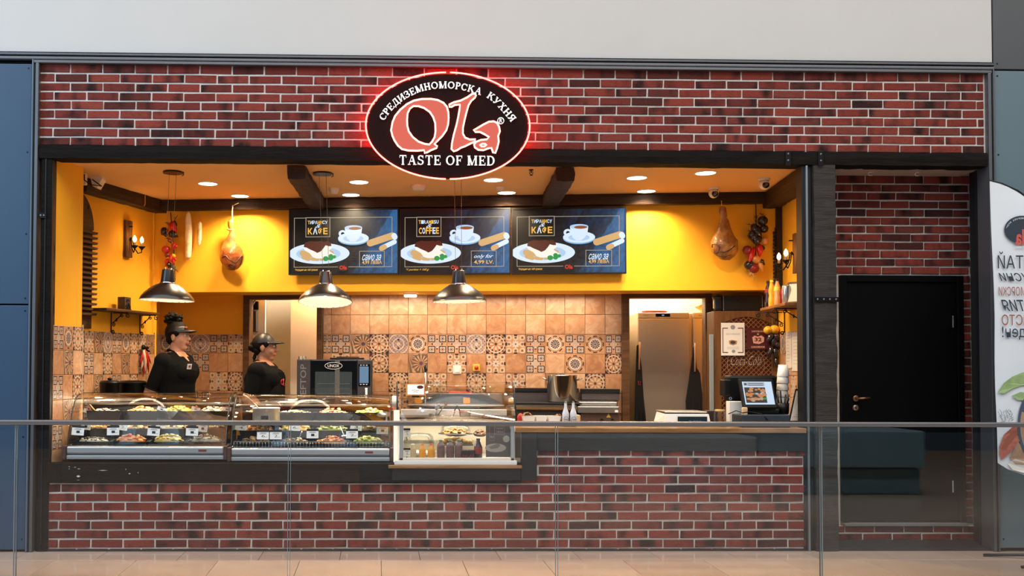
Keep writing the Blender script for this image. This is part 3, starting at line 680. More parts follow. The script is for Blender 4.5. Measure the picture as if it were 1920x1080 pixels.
def glyph(b, c, f, y0, y1, m=0):
    """polygons of a capital, f maps (x,z)->(x,z); thin raised plates"""
    for p in GL[c][0]:
        q = [f(*v) for v in p]; n = len(q)
        b.add([(x, y0, z) for x, z in q]+[(x, y1, z) for x, z in q], [tuple(range(n))]+[(i, n+i, n+(i+1) % n, (i+1) % n) for i in range(n)], m)
# ================================================================== oval neon sign
SY = -.15
def sg(cx, cy): p = at(680+cx/4.697, 120+cy/4.697, SY); return (p.x, p.z)
c = sg(750, 545); e1 = sg(1470, 545)[0]-c[0]; e2 = c[1]-sg(750, 1015)[1]
sgn = thing('neon_sign', 'oval dark brown neon sign with glowing red lettering on the brick front', 'sign', (c[0], .0, c[1]-e2))
SGB = M('sign_brown', (28, 12, 10), .7, spec=.08, var=.05); NEON = EM('neon_red', (255, 74, 66), 15); NEONW = EM('neon_outline', (255, 130, 110), 8)
FACE = EM('letter_face', (240, 108, 88), .85); SWHITE = M('sign_lettering_white', (244, 244, 242), .5, var=0, emit=.35)
b = MB(); b.prism(ellp(c[0], c[1], e1-.012, e2-.012, 72), SY, SY+.05); b.build('sign_board', SGB, sgn)
b = MB(); b.prism(ellp(c[0], c[1], e1*.5, e2*.5, 24), SY+.05, .008); b.build('sign_mount', IRON, sgn)
for h in (0, 1):
    b = MB(); b.tube([(c[0]+e1*math.cos(a), SY-.008, c[1]+e2*math.sin(a)) for a in [PI/2+h*PI+.025+(PI-.05)*i/48 for i in range(49)]], .006, 8); b.build('neon_tube', NEON, sgn)
b = MB(); b.tube([(c[0]+(e1-.03)*math.cos(a), SY+.075, c[1]+(e2-.03)*math.sin(a)) for a in [i*PI/36 for i in range(72)]], .01, 8, closed=True); b.build('hidden_glow_ring', EM('glow_ring_red', (255, 20, 16), 48), sgn)  # hidden ring added behind the board for red glow on the bricks
OO = [(250,590),(262,520),(285,465),(330,410),(390,360),(450,330),(520,316),(600,315),(660,325),(710,350),(740,385),(752,430),(755,480),(750,540),(735,590),(700,640),(660,680),(630,712),(655,730),(650,745),(600,765),(565,785),(545,790),(540,765),(480,770),(400,768),(345,755),(310,725),(280,680),(262,640)]
OH = [(390,500),(395,440),(415,400),(445,378),(490,378),(540,395),(590,430),(620,475),(638,530),(640,600),(632,650),(610,690),(585,715),(545,710),(490,690),(440,650),(405,600),(392,550)]
LL = [(760,365),(800,345),(860,330),(920,300),(960,272),(985,268),(995,285),(985,305),(955,330),(930,370),(912,430),(895,500),(880,570),(880,620),(900,655),(940,672),(990,670),(985,690),(950,705),(900,730),(860,745),(830,765),(800,775),(780,755),(785,700),(800,630),(825,540),(840,470),(850,410),(855,365),(810,368),(780,385),(762,385)]
AA = [(975,590),(1010,570),(1060,540),(1110,515),(1150,512),(1180,525),(1198,560),(1205,600),(1190,640),(1195,690),(1180,750),(1165,790),(1145,785),(1130,745),(1100,750),(1060,765),(1015,762),(985,740),(978,715),(1000,690),(1040,675),(1090,670),(1110,650),(1070,625),(1030,605),(990,605)]
AH = [(1030,720),(1050,708),(1075,710),(1088,718),(1070,732),(1045,732)]
for o_, hs in ((OO, [OH]), (LL, []), (AA, [AH])):
    b = MB(); b.prism([sg(*p) for p in o_], SY-.02, SY, 0, [[sg(*p) for p in h] for h in hs]); f_ = b.build('sign_letter', FACE, sgn)
    for h in [o_]+hs:
        q = [sg(*p) for p in h]; b = MB(); b.tube([(x, SY-.024, z) for x, z in q], .0072, 6, closed=True); b.build('neon_outline', NEONW, f_)
# arched Cyrillic lettering
PTH = [sg(*p) for p in [(150,512),(165,487),(205,425),(270,352),(330,305),(390,268),(450,238),(510,215),(575,200),(640,190),(705,187),(770,188),(835,195),(900,207),(965,223),(1030,243),(1080,262),(1130,287),(1180,330),(1235,383),(1280,435),(1325,490),(1350,530)]]
cum = [0]
for i in range(1, len(PTH)): cum.append(cum[-1]+math.dist(PTH[i], PTH[i-1]))
def along(s):
    for i in range(1, len(PTH)):
        if s <= cum[i] or i == len(PTH)-1:
            k = (s-cum[i-1])/(cum[i]-cum[i-1]); a, d = PTH[i-1], PTH[i]
            return a[0]+(d[0]-a[0])*k, a[1]+(d[1]-a[1])*k, math.atan2(d[1]-a[1], d[0]-a[0])
LH = 58/4.697/235*1.0
b = MB()
for word, sa, sb in (('СРЕДИЗЕМНОМОРСКА', cum[1]-.004, cum[15]+.02), ('КУХНЯ', cum[17]-.03, cum[21]+.012)):
    wt = sum(GL[q][1]+.13 for q in word); s = sa
    for q in word:
        w = (GL[q][1]+.13)/wt*(sb-sa); x, z, _ = along(s+w/2); x2, z2, _ = along(min(s+w/2+.03, cum[-1])); x1, z1_, _ = along(max(s+w/2-.03, 0)); a = math.atan2(z2-z1_, x2-x1)
        k = w/(GL[q][1]+.13); g = GL[q][1]
        glyph(b, q, lambda u, v: (x+((u-g/2)*k)*math.cos(a)-(v-.5)*LH*math.sin(a), z+((u-g/2)*k)*math.sin(a)+(v-.5)*LH*math.cos(a)), SY-.016, SY); s += w
tag(b.build('arched_lettering', SWHITE, sgn), kind='stuff')
b = MB(); txt = 'TASTE OF MED'; xa, z0_ = sg(322, 888); xb, z1_ = sg(1176, 813)
wt = sum((GL[q][1]+.14) if q != ' ' else .42 for q in txt); k = (xb-xa)/wt; s = xa
for q in txt:
    if q == ' ': s += .42*k; continue
    glyph(b, q, lambda u, v: (s+u*k, z0_+v*(z1_-z0_)), SY-.016, SY); s += (GL[q][1]+.14)*k
tag(b.build('lower_lettering', SWHITE, sgn), kind='stuff')
b = MB(); rc = sg(1215, 502); b.prism(*[ringp(rc[0], rc[1], .0268, .0268, .005)[0]], SY-.012, SY, 0, ringp(rc[0], rc[1], .0268, .0268, .005)[1]); textfit(b, 'R', rc[0]-.011, rc[0]+.012, rc[1]-.015, rc[1]+.015, SY-.012, 0, 0, .02); b.build('registered_mark', SWHITE, sgn)
# ================================================================== menu screens
def bgmat(name, blue=1.):
    m, nt, b = _new(name); t = nt.nodes.new('ShaderNodeTexCoord'); s = nt.nodes.new('ShaderNodeSeparateXYZ'); nt.links.new(t.outputs['Object'], s.inputs[0]); x, z = N(s.outputs[0]), N(s.outputs[2])
    k = x*.55+z*.84; pl = (x*.84-z*.55)*7+.3
    mp = nt.nodes.new('ShaderNodeCombineXYZ'); nt.links.new((pl*.5).v, mp.inputs[0]); nt.links.new((k*2).v, mp.inputs[1])
    pv = nt.nodes.new('ShaderNodeTexNoise'); pv.noise_dimensions = '1D'; fl = N.op('FLOOR', pl); nt.links.new(fl.v, pv.inputs['W']); pv.inputs['Scale'].default_value = 3.7
    fac = x*1.0+.46+(N(pv.outputs['Fac'])-.5)*.9+(_noise(nt, mp.outputs[0], 9, 5)-.5)*.5-z*.25
    c = _ramp(nt, fac, [(.2, srgb(14, 12, 13)), (.5, srgb(34, 30, 33)), (.72, srgb(36, 56, 82)), (1, srgb(50, 110, 165))])
    nt.links.new(c, b.inputs['Emission Color']); b.inputs['Emission Strength'].default_value = .9; b.inputs['Base Color'].default_value = (.01, .01, .01, 1); b.inputs['Roughness'].default_value = .4; b.inputs['Specular IOR Level'].default_value = .15; return m
SBG = bgmat('screen_wood'); SM_ = [SBG, EM('scr_white', (214, 232, 250), 1.05), EM('scr_plate', (176, 208, 240), 1.), EM('scr_tan', (214, 170, 110), 1.), EM('scr_brown', (84, 30, 18), 1.), EM('scr_black', (10, 9, 10), 1.), EM('scr_line', (170, 160, 140), .9), EM('scr_gold', (240, 182, 70), 1.05), EM('scr_green', (30, 150, 70), 1.), EM('scr_red', (220, 40, 30), 1.), EM('scr_coffee', (150, 80, 34), 1.), EM('scr_cream', (246, 240, 228), 1.05), EM('scr_blue', (120, 176, 224), 1.)]
BEZEL = M('screen_bezel', (14, 14, 15), .35, var=0)
def caps(p, q, r, n=8):
    a = math.atan2(q[1]-p[1], q[0]-p[0]); o = []
    for i in range(n+1): o.append((q[0]+r*math.cos(a-PI/2+PI*i/n), q[1]+r*math.sin(a-PI/2+PI*i/n)))
    for i in range(n+1): o.append((p[0]+r*math.cos(a+PI/2+PI*i/n), p[1]+r*math.sin(a+PI/2+PI*i/n)))
    return o
def screen(px0, px1, pyt, pyb, lab, t1, t2, t3, t4, foot):
    x0, x1 = ax(px0, 450, -.09, FB), ax(px1, 450, -.09, FB); pm = (px0+px1)/2; z1, z0 = az(pm, pyt, -.09, FB), az(pm, pyb, -.09, FB)
    o = thing('menu_screen', lab, 'screen', ((x0+x1)/2, 0, z0), 'menu screens on the yellow wall', FB)
    b = MB(); b.box(x0+.002, x1-.002, -.085, -.03, z0, z1, 0, .004); frame4(b, x0+.002, x1-.002, z0, z1, .014, -.092, -.08); b.build('bezel', BEZEL, o)
    MB().box(x0+.2, x1-.2, -.03, .0, z0+.15, z1-.15).build('wall_bracket', IRON, o)
    w, h = x1-x0, z1-z0; X = lambda c: x0+(c-10)/1630*w; Z = lambda c: z1-(c-65)/970*h; k = [0]
    b = MB(); b.box(x0+.014, x1-.014, -.0862, -.0855, z0+.014, z1-.014); 
    pn = b.build('picture', SM_, o)
    pc = Vector(((x0+x1)/2, -.086, (z0+z1)/2))-ORG[o.name]
    for v in pn.data.vertices: v.co -= pc
    pn.location = pc
    b = MB()
    def Y(): k[0] += 1; return -.0868-.0003*k[0]
    def poly(pts, m): y = Y(); b.prism([(X(p[0]), Z(p[1])) for p in pts], y, y+.0001, m)
    def el(cx, cy, rx, ry, m, **q): poly(ellp(cx, cy, rx, ry, **q), m)
    y = Y(); frame4(b, X(90), X(1542), Z(925), Z(190), .006, y, y+.0001, 6)
    plate = [p for p in ellp(465, 720, 450, 155, 48) if p[0] > 24]; poly(plate, 1); el(455, 725, 330, 105, 2)
    poly([(262, 185), (628, 185), (628, 480), (262, 480)], 5); y = Y(); frame4(b, X(262), X(628), Z(480), Z(185), .007, y, y+.0001, 6)
    for p, q, r in (((215, 715), (340, 735), 40), ((235, 775), (310, 800), 32), ((370, 800), (440, 805), 28), ((500, 800), (570, 790), 26), ((570, 690), (650, 720), 36)): poly(caps(p, q, r), 3)
    poly([(225,625),(330,650),(400,690),(440,700),(500,680),(540,630),(570,600),(640,600),(662,640),(610,680),(705,745),(640,775),(520,795),(430,795),(370,775),(330,720),(255,675)], 11)
    poly([(240,600),(260,560),(330,538),(420,545),(500,536),(540,550),(600,538),(640,570),(648,612),(610,615),(560,600),(530,645),(490,690),(440,712),(400,690),(330,660),(280,632),(240,625)], 4)
    for cx, cy, r in ((565, 798, 42), (640, 760, 34), (690, 772, 28), (640, 795, 36)): el(cx, cy, r, r*.9, 8, n=10)
    el(972, 515, 226, 88, 12); el(972, 500, 226, 84, 1); el(972, 505, 150, 50, 2); y = Y(); b.prism([(X(p[0]), Z(p[1])) for p in ellp(812, 432, 58, 52)], y, y+.0001, 1, [[(X(p[0]), Z(p[1])) for p in ellp(815, 434, 26, 24)]])
    poly([(843, 345), (1102, 350), (1090, 440), (1055, 505), (1000, 550), (930, 550), (880, 505), (855, 430)], 1); el(972, 346, 130, 36, 2); el(995, 356, 92, 22, 10)
    poly(caps((1385, 650), (1575, 560), 34), 1); poly(caps((1385, 655), (1430, 635), 36), 3); poly(caps((1220, 575), (1545, 470), 50), 3); poly(caps((1570, 470), (1580, 490), 40), 1)
    rn = random.Random(3)
    for i in range(16): cx, cy = rn.uniform(900, 1190), rn.uniform(690, 850); el(cx, cy, 22, 15, 5, n=8)
    y = Y(); frame4(b, X(1062), X(1432), Z(930), Z(690), .006, y, y+.0001, 6)
    el(825, 935, 80, 52, 5); y = Y(); textfit(b, 'Ola', X(770), X(880), Z(962), Z(902), y, 9, 0, .03)
    b.build('picture_print', SM_, o)
    b = MB(); y = Y()
    letters(b, t1, X(296), X(590), Z(290), Z(238), y, [7, 1, 1, 1, 7], .12, .02); letters(b, t2, X(300), X(595), Z(440), Z(345), y, [7, 1, 7, 7, 1], .14, .03)
    textfit(b, '&', X(410), X(490), Z(345), Z(290), y-.0003, 1, .5)
    textfit(b, t3, X(1105), X(1385), Z(830 if 'з' in t3 else 815), Z(745), y, 1, .5, .01); textfit(b, t4, X(1105), X(1392), Z(892), Z(830), y, 7, 0, .02)
    textfit(b, foot, X(112), X(450), Z(985), Z(945), y, 7, .5, .01)
    tag(b.build('screen_lettering', SM_, o), kind='stuff'); return o
screen(541, 748, 391.5, 515, 'leftmost of the three menu screens, behind the middle pendant lamp', 'ТИРАМИСУ', 'КАФЕ', 'само за', '4,99 ЛЕВА', '*порция на 160 грама')
screen(748.5, 958, 390.5, 514.5, 'middle menu screen of three, lettered in English for tiramisu and coffee', 'TIRAMISU', 'COFFEE', 'only for', '4,99 LV.', '*1 portion = 160 g')
screen(958.5, 1175, 389, 513.5, 'rightmost of the three menu screens, next to the bare yellow wall', 'ТИРАМИСУ', 'КАФЕ', 'само за', '4,99 ЛЕВА', '*порция на 160 грама')
# ================================================================== downlights
GLOW = EM('downlight_glow', (255, 244, 222), 12); TRW = M('white_trim', (236, 226, 208), .5, var=0)
where = {0: 'left front, near the first pendant cord', 1: 'left rear, above the left hanging ham', 2: 'front one between the middle pendant and the oval sign', 3: 'rear one above the first menu screen', 4: 'front one right under the oval sign rim', 5: 'rear one above the middle menu screen', 6: 'front one of the pair right of the right crossbeam', 7: 'rear one of the pair above the bare yellow wall', 8: 'near the header beam close to the camera domes'}
for i, (px, py) in enumerate(((390, 344), (450, 367), (673, 341), (658, 365), (925, 337), (950, 361), (1194, 333), (1212, 358), (1323, 324))):
    p = atz(px, py, ZC); r = .094
    o = thing('downlight', 'round recessed ceiling downlight, '+where[i], 'downlight', (p.x, p.y, ZC-.012), 'downlights in the kiosk ceiling')
    MB().lathe([(r, ZC), (r, ZC-.004), (r-.006, ZC-.008), (r-.012, ZC-.004)], (p.x, p.y, 0), 28).build('light_trim', TRW, o)
    MB().cyl((p.x, p.y, ZC-.003), r-.01, .002, 28).build('diffuser', GLOW, o)
    spot('downlight_beam', (p.x, p.y, ZC-.02), (p.x, p.y, 0), 118 if i in (1, 7) else 95, WARM if i in (1, 7) else WARM, 2.45, .7, .05)
# ================================================================== pendants
LBLK = M('lamp_black', (26, 20, 18), .32, .1, var=.05, coat=.2); LWHT = M('lamp_white_inside', (240, 232, 224), .5, var=0); CHR = M('chrome', (210, 210, 212), .12, 1, var=0); CORD = M('cord_grey', (120, 96, 66), .6, var=0)
BULB = EM('bulb_glow', (255, 226, 184), 30)
def pendant(px, py, tilt, canopy, lab):
    c = at(px, py, .6); o = thing('pendant_lamp', lab, 'lamp', (c.x, .6, c.z), 'black dome pendant lamps over the counter')
    Rr = .232; prof = [(Rr*math.cos(a), .155*math.sin(a)) for a in [PI/2*.0+i*PI/2*.82/12 for i in range(13)]]
    prof = [(Rr, 0)]+[(.064+(Rr-.064)*(1-(i/14)**1.55), .004+.152*i/14) for i in range(1, 14)]
    Rt = Matrix.Rotation(tilt[0], 4, 'X') @ Matrix.Rotation(tilt[1], 4, 'Y'); TT = Matrix.Translation((c.x, .6, c.z)) @ Rt
    def mk(name, b, mat, parent=o):
        b.v = [tuple(TT @ Vector(v)) for v in b.v]; return b.build(name, mat, parent)
    sh = mk('lamp_shade', MB().lathe(prof+[(.066, prof[-1][1])]), LBLK)
    mk('shade_lining', MB().lathe([(r-.003, h-.003) for r, h in prof]+[(.0, prof[-1][1]-.004)]), LWHT, sh)
    mk('shade_rim', MB().lathe([(Rr-.004, -.002), (Rr+.002, -.002), (Rr+.002, .004), (Rr-.004, .004), (Rr-.004, -.002)], n=40), M('rim_steel', (150, 140, 130), .3, .8, var=0), sh)
    zt = prof[-1][1]
    mk('neck_ring', MB().lathe([(.066, zt-.006), (.07, zt), (.066, zt+.008)], n=28), CHR)
    mk('lamp_neck', MB().lathe([(.062, zt+.004), (.052, zt+.112), (.05, zt+.118), (0, zt+.118)], n=28), LBLK)
    mk('bulb', MB().ell((0, 0, .085), .03, .03, .04, 0, 14, 10), BULB)
    for s in (-1, 1): mk('cord_grip', MB().cyl((s*.026, 0, zt+.116), .006, .018, 10), CHR)
    cp = atz(*canopy, ZC); k = MB()
    for s in (-1, 1):
        a = TT @ Vector((s*.026, 0, zt+.13)); k.tube([a, (cp.x+s*.03, .5+.08, ZC-.006)], .0016, 5)
    k.build('suspension_wire', CORD, o)
    k = MB(); k.cyl((cp.x, .58, ZC-.014), .085, .014, 24); k.tube([(cp.x+.09, .58, ZC), (cp.x+.09, .58, ZC-.03), (cp.x+.075, .58, ZC-.034)], .004); k.build('ceiling_rose', LBLK, o)
    p = TT @ Vector((0, 0, .02)); spot('pendant_beam', p, (p.x, p.y-.0, 0), 26, WARMW, 2.3, .5, .04)
    point('pendant_glow', TT @ Vector((0, 0, .035)), 1.1, WARMW, .03)
    return o
pendant(313, 563, (.0, .03), (318, 316), 'black dome pendant lamp on the left, above the woman with the hair bun')
pendant(610, 566, (-.155, .0), (603, 318), 'middle black pendant lamp, tilted so its white inside shows')
pendant(861, 565, (.0, -.02), (862, 318), 'black dome pendant lamp hanging under the oval sign')
# fluorescent lamp, lights of the rooms behind
c = at(770, 552, .30, FB); o = thing('batten_light', 'short white batten lamp under the soffit before the tiled wall', 'lamp', (c.x, .30, ZS-.03), frame=FB)
MB().box(c.x-.07, c.x+.06, .27, .33, ZS-.012, ZS, 0, .004).build('lamp_housing', TRW, o); MB().box(c.x-.065, c.x+.06, .275, .325, ZS-.034, ZS-.013, 0, .006).build('lamp_tube', EM('tube_glow', (255, 244, 226), 9), o)
p = FB.w((0.9, .26, ZS-.05)); area('kitchen_wash', p, p+Vector((.0, .12, -1)), 2.6, .12, 20, (1, .84, .62)).rotation_euler.z = FB.b
p = FB.w((X1+.3, 1.65, 2.75)); point('back_room_light', p, 520, (1, .84, .62), .15); point('back_room_light', FB.w((X1+.85, .85, 2.6)), 110, (1, .84, .62), .15)
p = FB.w((X3+.5, 1.1, 2.45)); point('store_light', p, 48, (1, .82, .58), .15)
# ================================================================== ceiling devices
WPL = M('device_white', (226, 212, 192), .45, var=.02); LENS = M('lens_black', (12, 12, 14), .15, var=0, spec=.8)
def detector(px, py, r, h, lab):
    p = atz(px, py, ZC); o = thing('smoke_detector', lab, 'detector', (p.x, p.y, ZC-h))
    MB().lathe([(r, ZC), (r, ZC-h*.35), (r*.8, ZC-h*.6), (r*.7, ZC-h), (0, ZC-h)], (p.x, p.y, 0), 24).build('detector_body', WPL, o)
    MB().lathe([(r*.74, ZC-h*.62), (r*.76, ZC-h*.66), (r*.7, ZC-h*.75)], (p.x, p.y, 0), 24).build('detector_vent', LENS, o)
detector(626, 353, .05, .05, 'small white smoke detector beside the left crossbeam')
detector(785, 348, .072, .04, 'flat white ceiling detector just below left of the oval sign')
detector(937, 351, .04, .03, 'tiny white ceiling detector between two downlights under the sign')
p = atz(996, 318, ZC); o = thing('sprinkler', 'small dark fire sprinkler on the ceiling left of the right crossbeam', 'sprinkler', (p.x, p.y, ZC-.05)); b = MB(); b.cyl((p.x, p.y, ZC-.006), .02, .006, 16).tube([(p.x, p.y, ZC), (p.x, p.y, ZC-.03)], .005); b.build('sprinkler_body', IRON, o)
b = MB(); b.tube([(p.x-.012, p.y, ZC-.012), (p.x-.014, p.y, ZC-.035), (p.x, p.y, ZC-.045), (p.x+.014, p.y, ZC-.035), (p.x+.012, p.y, ZC-.012)], .003).cyl((p.x, p.y, ZC-.05), .014, .003, 12); b.build('sprinkler_yoke', IRON, o)
for px, py, lab in ((1338, 352, 'white camera dome on the ceiling above the right hanging ham'), (1433, 335, 'white camera dome beside the right ceiling beam')):
    p = atz(px, py, ZC); o = thing('security_camera', lab, 'camera', (p.x, p.y, ZC-.1))
    MB().lathe([(.05, ZC), (.05, ZC-.012), (.042, ZC-.02)], (p.x, p.y, 0), 24).build('camera_mount', WPL, o)
    bd = MB().ell((p.x, p.y, ZC-.05), .045, .045, .048, 0, 20, 14).build('camera_ball', WPL, o)
    MB().lathe([(.0, -.047), (.018, -.046), (.03, -.038), (.031, -.034)], (p.x, p.y, ZC-.062), 20, 0, 'y').build('camera_lens', LENS, bd)
    MB().lathe([(.007, -.0475), (.011, -.0475), (.011, -.049), (.007, -.049), (.007, -.0475)], (p.x, p.y, ZC-.062), 16, 0, 'y').build('lens_ring', CHR, bd)
p = at(183, 328, .85); o = thing('security_camera', 'angular white camera with a black looped cable near the left pier top', 'camera', (p.x, .85, p.z))
b = MB(); b.prism([(p.x-.05, ZC), (p.x+.055, ZC), (p.x+.055, ZC-.02), (p.x+.01, ZC-.10), (p.x-.03, ZC-.085)], .80, .92); b.build('camera_body', WPL, o)
b = MB(); pp = at(160, 330, .6); pv = at(157.5, 335, .6); b.box(pv.x-.022, pv.x+.024, .58, .62, az(160, 347, .6), ZC-.02, 0, .006); b.build('junction_box', WPL, o)
b = MB(); b.tube([(pv.x+.01, .575, ZC-.03), (pv.x+.012, .57, ZC-.08), (pv.x+.05, .62, ZC-.11), (pv.x+.11, .74, ZC-.10), (p.x-.03, .80, ZC-.03)], .005); b.build('camera_cable', IRON, o)
# ================================================================== wall sconces
OAK = wood('old_oak', (62, 36, 18), (120, 78, 40), .5, .5, (9, 9, 1)); FLAME = EM('candle_glow', (255, 206, 120), 26); WAX = M('candle_sleeve', (120, 96, 70), .5)
def sconce(F, bp, cps, lab, dd):
    x = ax(bp[0], bp[1], 0, F); z0, z1 = az(bp[0], bp[3], -.02, F), az(bp[0], bp[2], -.02, F); w = .055
    o = thing('wall_sconce', lab, 'lamp', (x, 0, z0), frame=F)
    b = MB(); hewn(b, (x, -.02, z0), (x, -.02, z1), w*2, .04, .003, up=Vector((0, 1, 0))); b.build('back_board', OAK, o)
    MB().tube([(x-.01, -.04, z1-.06), (x-.01, -.075, z1-.06)], .006).build('board_peg', IRON, o)
    zb = z0+.10
    for px, py in cps:
        q = at(px, py, dd, F); k = MB(); zc = q.z-.065
        k.tube([(x, -.035, zb+.06), (x+(q.x-x)*.2, dd*.45, zb+.09), (x+(q.x-x)*.3, dd*.55, zb), (x+(q.x-x)*.6, dd*.8, zb-.06), (q.x, dd*.97, zb-.05), (q.x, dd, zc-.03)], .006, 8)
        arm = k.build('sconce_arm', IRON, o)
        MB().lathe([(.006, -.03), (.012, -.02), (.036, .004), (.034, .007), (.01, .0)], (q.x, dd, zc-.005), 18).build('drip_cup', IRON, arm)
        MB().cyl((q.x, dd, zc), .013, .035, 12).build('candle_sleeve', WAX, arm)
        MB().lathe([(.008, -.028), (.018, -.01), (.016, .008), (.006, .028), (.0, .036)], (q.x, dd, q.z), 14).build('candle_bulb', FLAME, arm)
        point('candle_light', F.w((q.x, dd, q.z)), 3.6, (1, .62, .24), .02)
    return o
sconce(FL, (237, 450, 413, 482), ((252.5, 448), (266, 450)), 'rustic wall sconce with two candle bulbs on the left wall', -.13)
sconce(FR, (1496, 470, 436, 511), ((1473.5, 474), (1460.5, 481)), 'rustic wall sconce with two candle bulbs on the right wall', -.13)
# ================================================================== slatted shutter on the left wall
SLW = wood('shutter_wood', (52, 32, 18), (96, 62, 32), .6, .4); x0, x1 = ax(152, 480, -.03, FL), ax(179.5, 480, -.03, FL); x0 -= .06; z0, zt = az(170, 616, -.03, FL), az(170, 362, -.03, FL)
o = thing('slatted_shutter', 'tall arched brown slatted shutter on the left wall', 'shutter', ((x0+x1)/2, -.02, z0), frame=FL)
b = MB(); pts = [(x0, z0), (x1-.03, z0), (x1-.03, zt-.33)]+[(x0+.02+(x1-x0-.03)*math.cos(a), zt-.33+.33*math.sin(a)) for a in [i*PI/2/8 for i in range(9)]]+[(x0, zt)]
b.prism(pts, -.015, 0); b.build('back_panel', SLW, o)
b = MB(); z_ = at(166, 389, -.02, FL); b.ell((z_.x, -.016, z_.z), .012, .006, .02); b.build('hand_hole', BLACK, o)
for i in range(21):
    z = zt-.36-i*.0462
    if z < z0+.1: break
    b = MB(); b.prism([(x0, z-.011), (x1-.012, z-.011), (x1, z+.009), (x0, z+.009)], -.055, -.016); b.build('slat', SLW, o)
# ================================================================== hanging food
STR = M('twine', (206, 176, 118), .8, var=.1)
def hammat(name, c1, c2, c3):
    m, nt, b = _new(name); v = _coords(nt); n1 = _noise(nt, v, 9, 5, .6, .6)
    nt.links.new(_ramp(nt, n1, [(.32, srgb(*c1)), (.5, srgb(*c2)), (.68, srgb(*c3))]), b.inputs['Base Color']); b.inputs['Roughness'].default_value = .3; b.inputs['Coat Weight'].default_value = .3; _bump(nt, b, _noise(nt, v, 26, 4), .4, .02); return m
HAM1 = hammat('ham_rind', (112, 34, 20), (170, 92, 40), (204, 140, 70)); HAM2 = hammat('ham_pale', (96, 58, 28), (150, 100, 50), (190, 140, 78)); HAMC = hammat('ham_cut', (186, 140, 84), (220, 180, 120), (120, 70, 40)); SCAR = M('ham_crease', (70, 36, 22), .5)
def ham(cx, sc, prof, lab, mat, cutpx, flip=1):
    """prof: list of (py, left px, right px)"""
    d = -.13; vs = []; fs = []; n = 22
    rings = []
    for py, l, r in prof:
        a, c = at(l, py, d, FB), at(r, py, d, FB); rings.append(((a.x+c.x)/2, (c.x-a.x)/2, (a.z+c.z)/2))
    for x, hw, z in rings:
        for i in range(n):
            t = 2*PI*i/n; q = Vector((x+hw*math.cos(t), d+min(hw*.7, .10)*math.sin(t), z)); q += noise.noise_vector(q*14)*.012*(hw > .03); vs.append(q)
    for j in range(len(rings)-1):
        for i in range(n): a, c = j*n+i, j*n+(i+1) % n; fs.append((a, c, c+n, a+n))
    fs += [tuple(range(n)), tuple(len(vs)-n+i for i in range(n))[::-1]]
    o = thing('cured_ham', lab, 'ham', (rings[0][0], d, rings[-1][2]), frame=FB)
    b = MB(); b.add(vs, fs, 0, True); b.build('ham_leg', mat, o)
    def surf(p):
        for k in range(len(rings)-1):
            if rings[k][2] >= p.z >= rings[k+1][2] or k == len(rings)-2:
                t = max(0, min(1, (rings[k][2]-p.z)/(rings[k][2]-rings[k+1][2]+1e-9))); x_, h_ = (rings[k][q]+(rings[k+1][q]-rings[k][q])*t for q in (0, 1)); break
        u = max(-.97, min(.97, (p.x-x_)/h_)); return (x_+u*h_, d-min(h_*.7, .10)*math.sqrt(1-u*u)-.003, p.z)
    for pl in cutpx:
        b = MB(); pts = [at(px, py, d-.115, FB) for px, py in pl]; b.tube([surf(p) for p in pts], .0048, 6); b.build('ham_crease', SCAR, o)
    return o, rings
prof = [(448, 429, 436), (450, 427, 440), (458, 426.5, 440), (462, 427, 441), (467, 429.5, 440), (472, 428.5, 441), (480, 427, 443.5), (490, 424.5, 446)]
prof = [(412, 429, 437), (414, 427.5, 438.5), (421, 427.5, 439), (427, 428.5, 439.5), (431, 430, 440), (437, 428.5, 442), (446, 425, 445), (455, 420, 447.5), (464, 416, 451), (472, 413.5, 454.5), (480, 412, 456.5), (487, 413, 456), (494, 416, 454), (500, 420, 450), (505, 427, 445), (507, 433, 440)]
o, rg = ham(0, 1, prof, 'cured ham leg hanging left of the menu screens', HAM1, [[(413, 484), (417, 480), (422, 479), (428, 486), (434, 490), (439, 492), (445, 484), (450, 477), (454, 480), (453, 492), (447, 502)], [(425, 497), (430, 494), (436, 497), (434, 502), (428, 500)]])
k = MB(); tp = rg[0]; k.tube([(tp[0]+.02, -.13, tp[2]-.06), (tp[0]+.012, -.13, tp[2]+.05), (tp[0]+.012, -.115, ZC-.07)], .006).tube([(tp[0]+.012, -.12, ZC-.075), (tp[0]+.05, -.125, ZC-.06), (tp[0]+.075, -.125, ZC-.05)], .004).tube([(tp[0]-.005+.034*math.cos(a), -.13+.034*math.sin(a), rg[4][2]) for a in [i*PI/8 for i in range(16)]], .004, 6, closed=True); k.build('hanging_cord', STR, o)
prof = [(387, 1350, 1357), (389, 1349, 1361), (397, 1349, 1362.5), (405, 1350, 1362.5), (408, 1352, 1362), (414, 1350, 1366), (424, 1347, 1369), (434, 1342, 1372.5), (444, 1337, 1377.5), (452, 1334, 1382), (460, 1333, 1384), (468, 1334, 1383), (475, 1338, 1381), (481, 1344, 1376), (486, 1352, 1368), (487.5, 1357, 1363)]
o, rg = ham(0, 1, prof, 'pale cured ham leg hanging on the yellow wall right of the screens', HAM2, [[(1334, 462), (1338, 456), (1346, 457), (1351, 463), (1350, 470), (1342, 474), (1335, 470)], [(1350, 470), (1360, 472), (1370, 468), (1380, 460)], [(1345, 476), (1352, 478), (1362, 480), (1374, 476)]])
k = MB(); tp = rg[0]; k.tube([(tp[0], -.13, tp[2]-.02), (tp[0], -.112, ZC-.085)], .004); k.build('hanging_cord', STR, o)
SAU = hammat('sausage_white', (214, 180, 120), (244, 222, 176), (250, 238, 204))
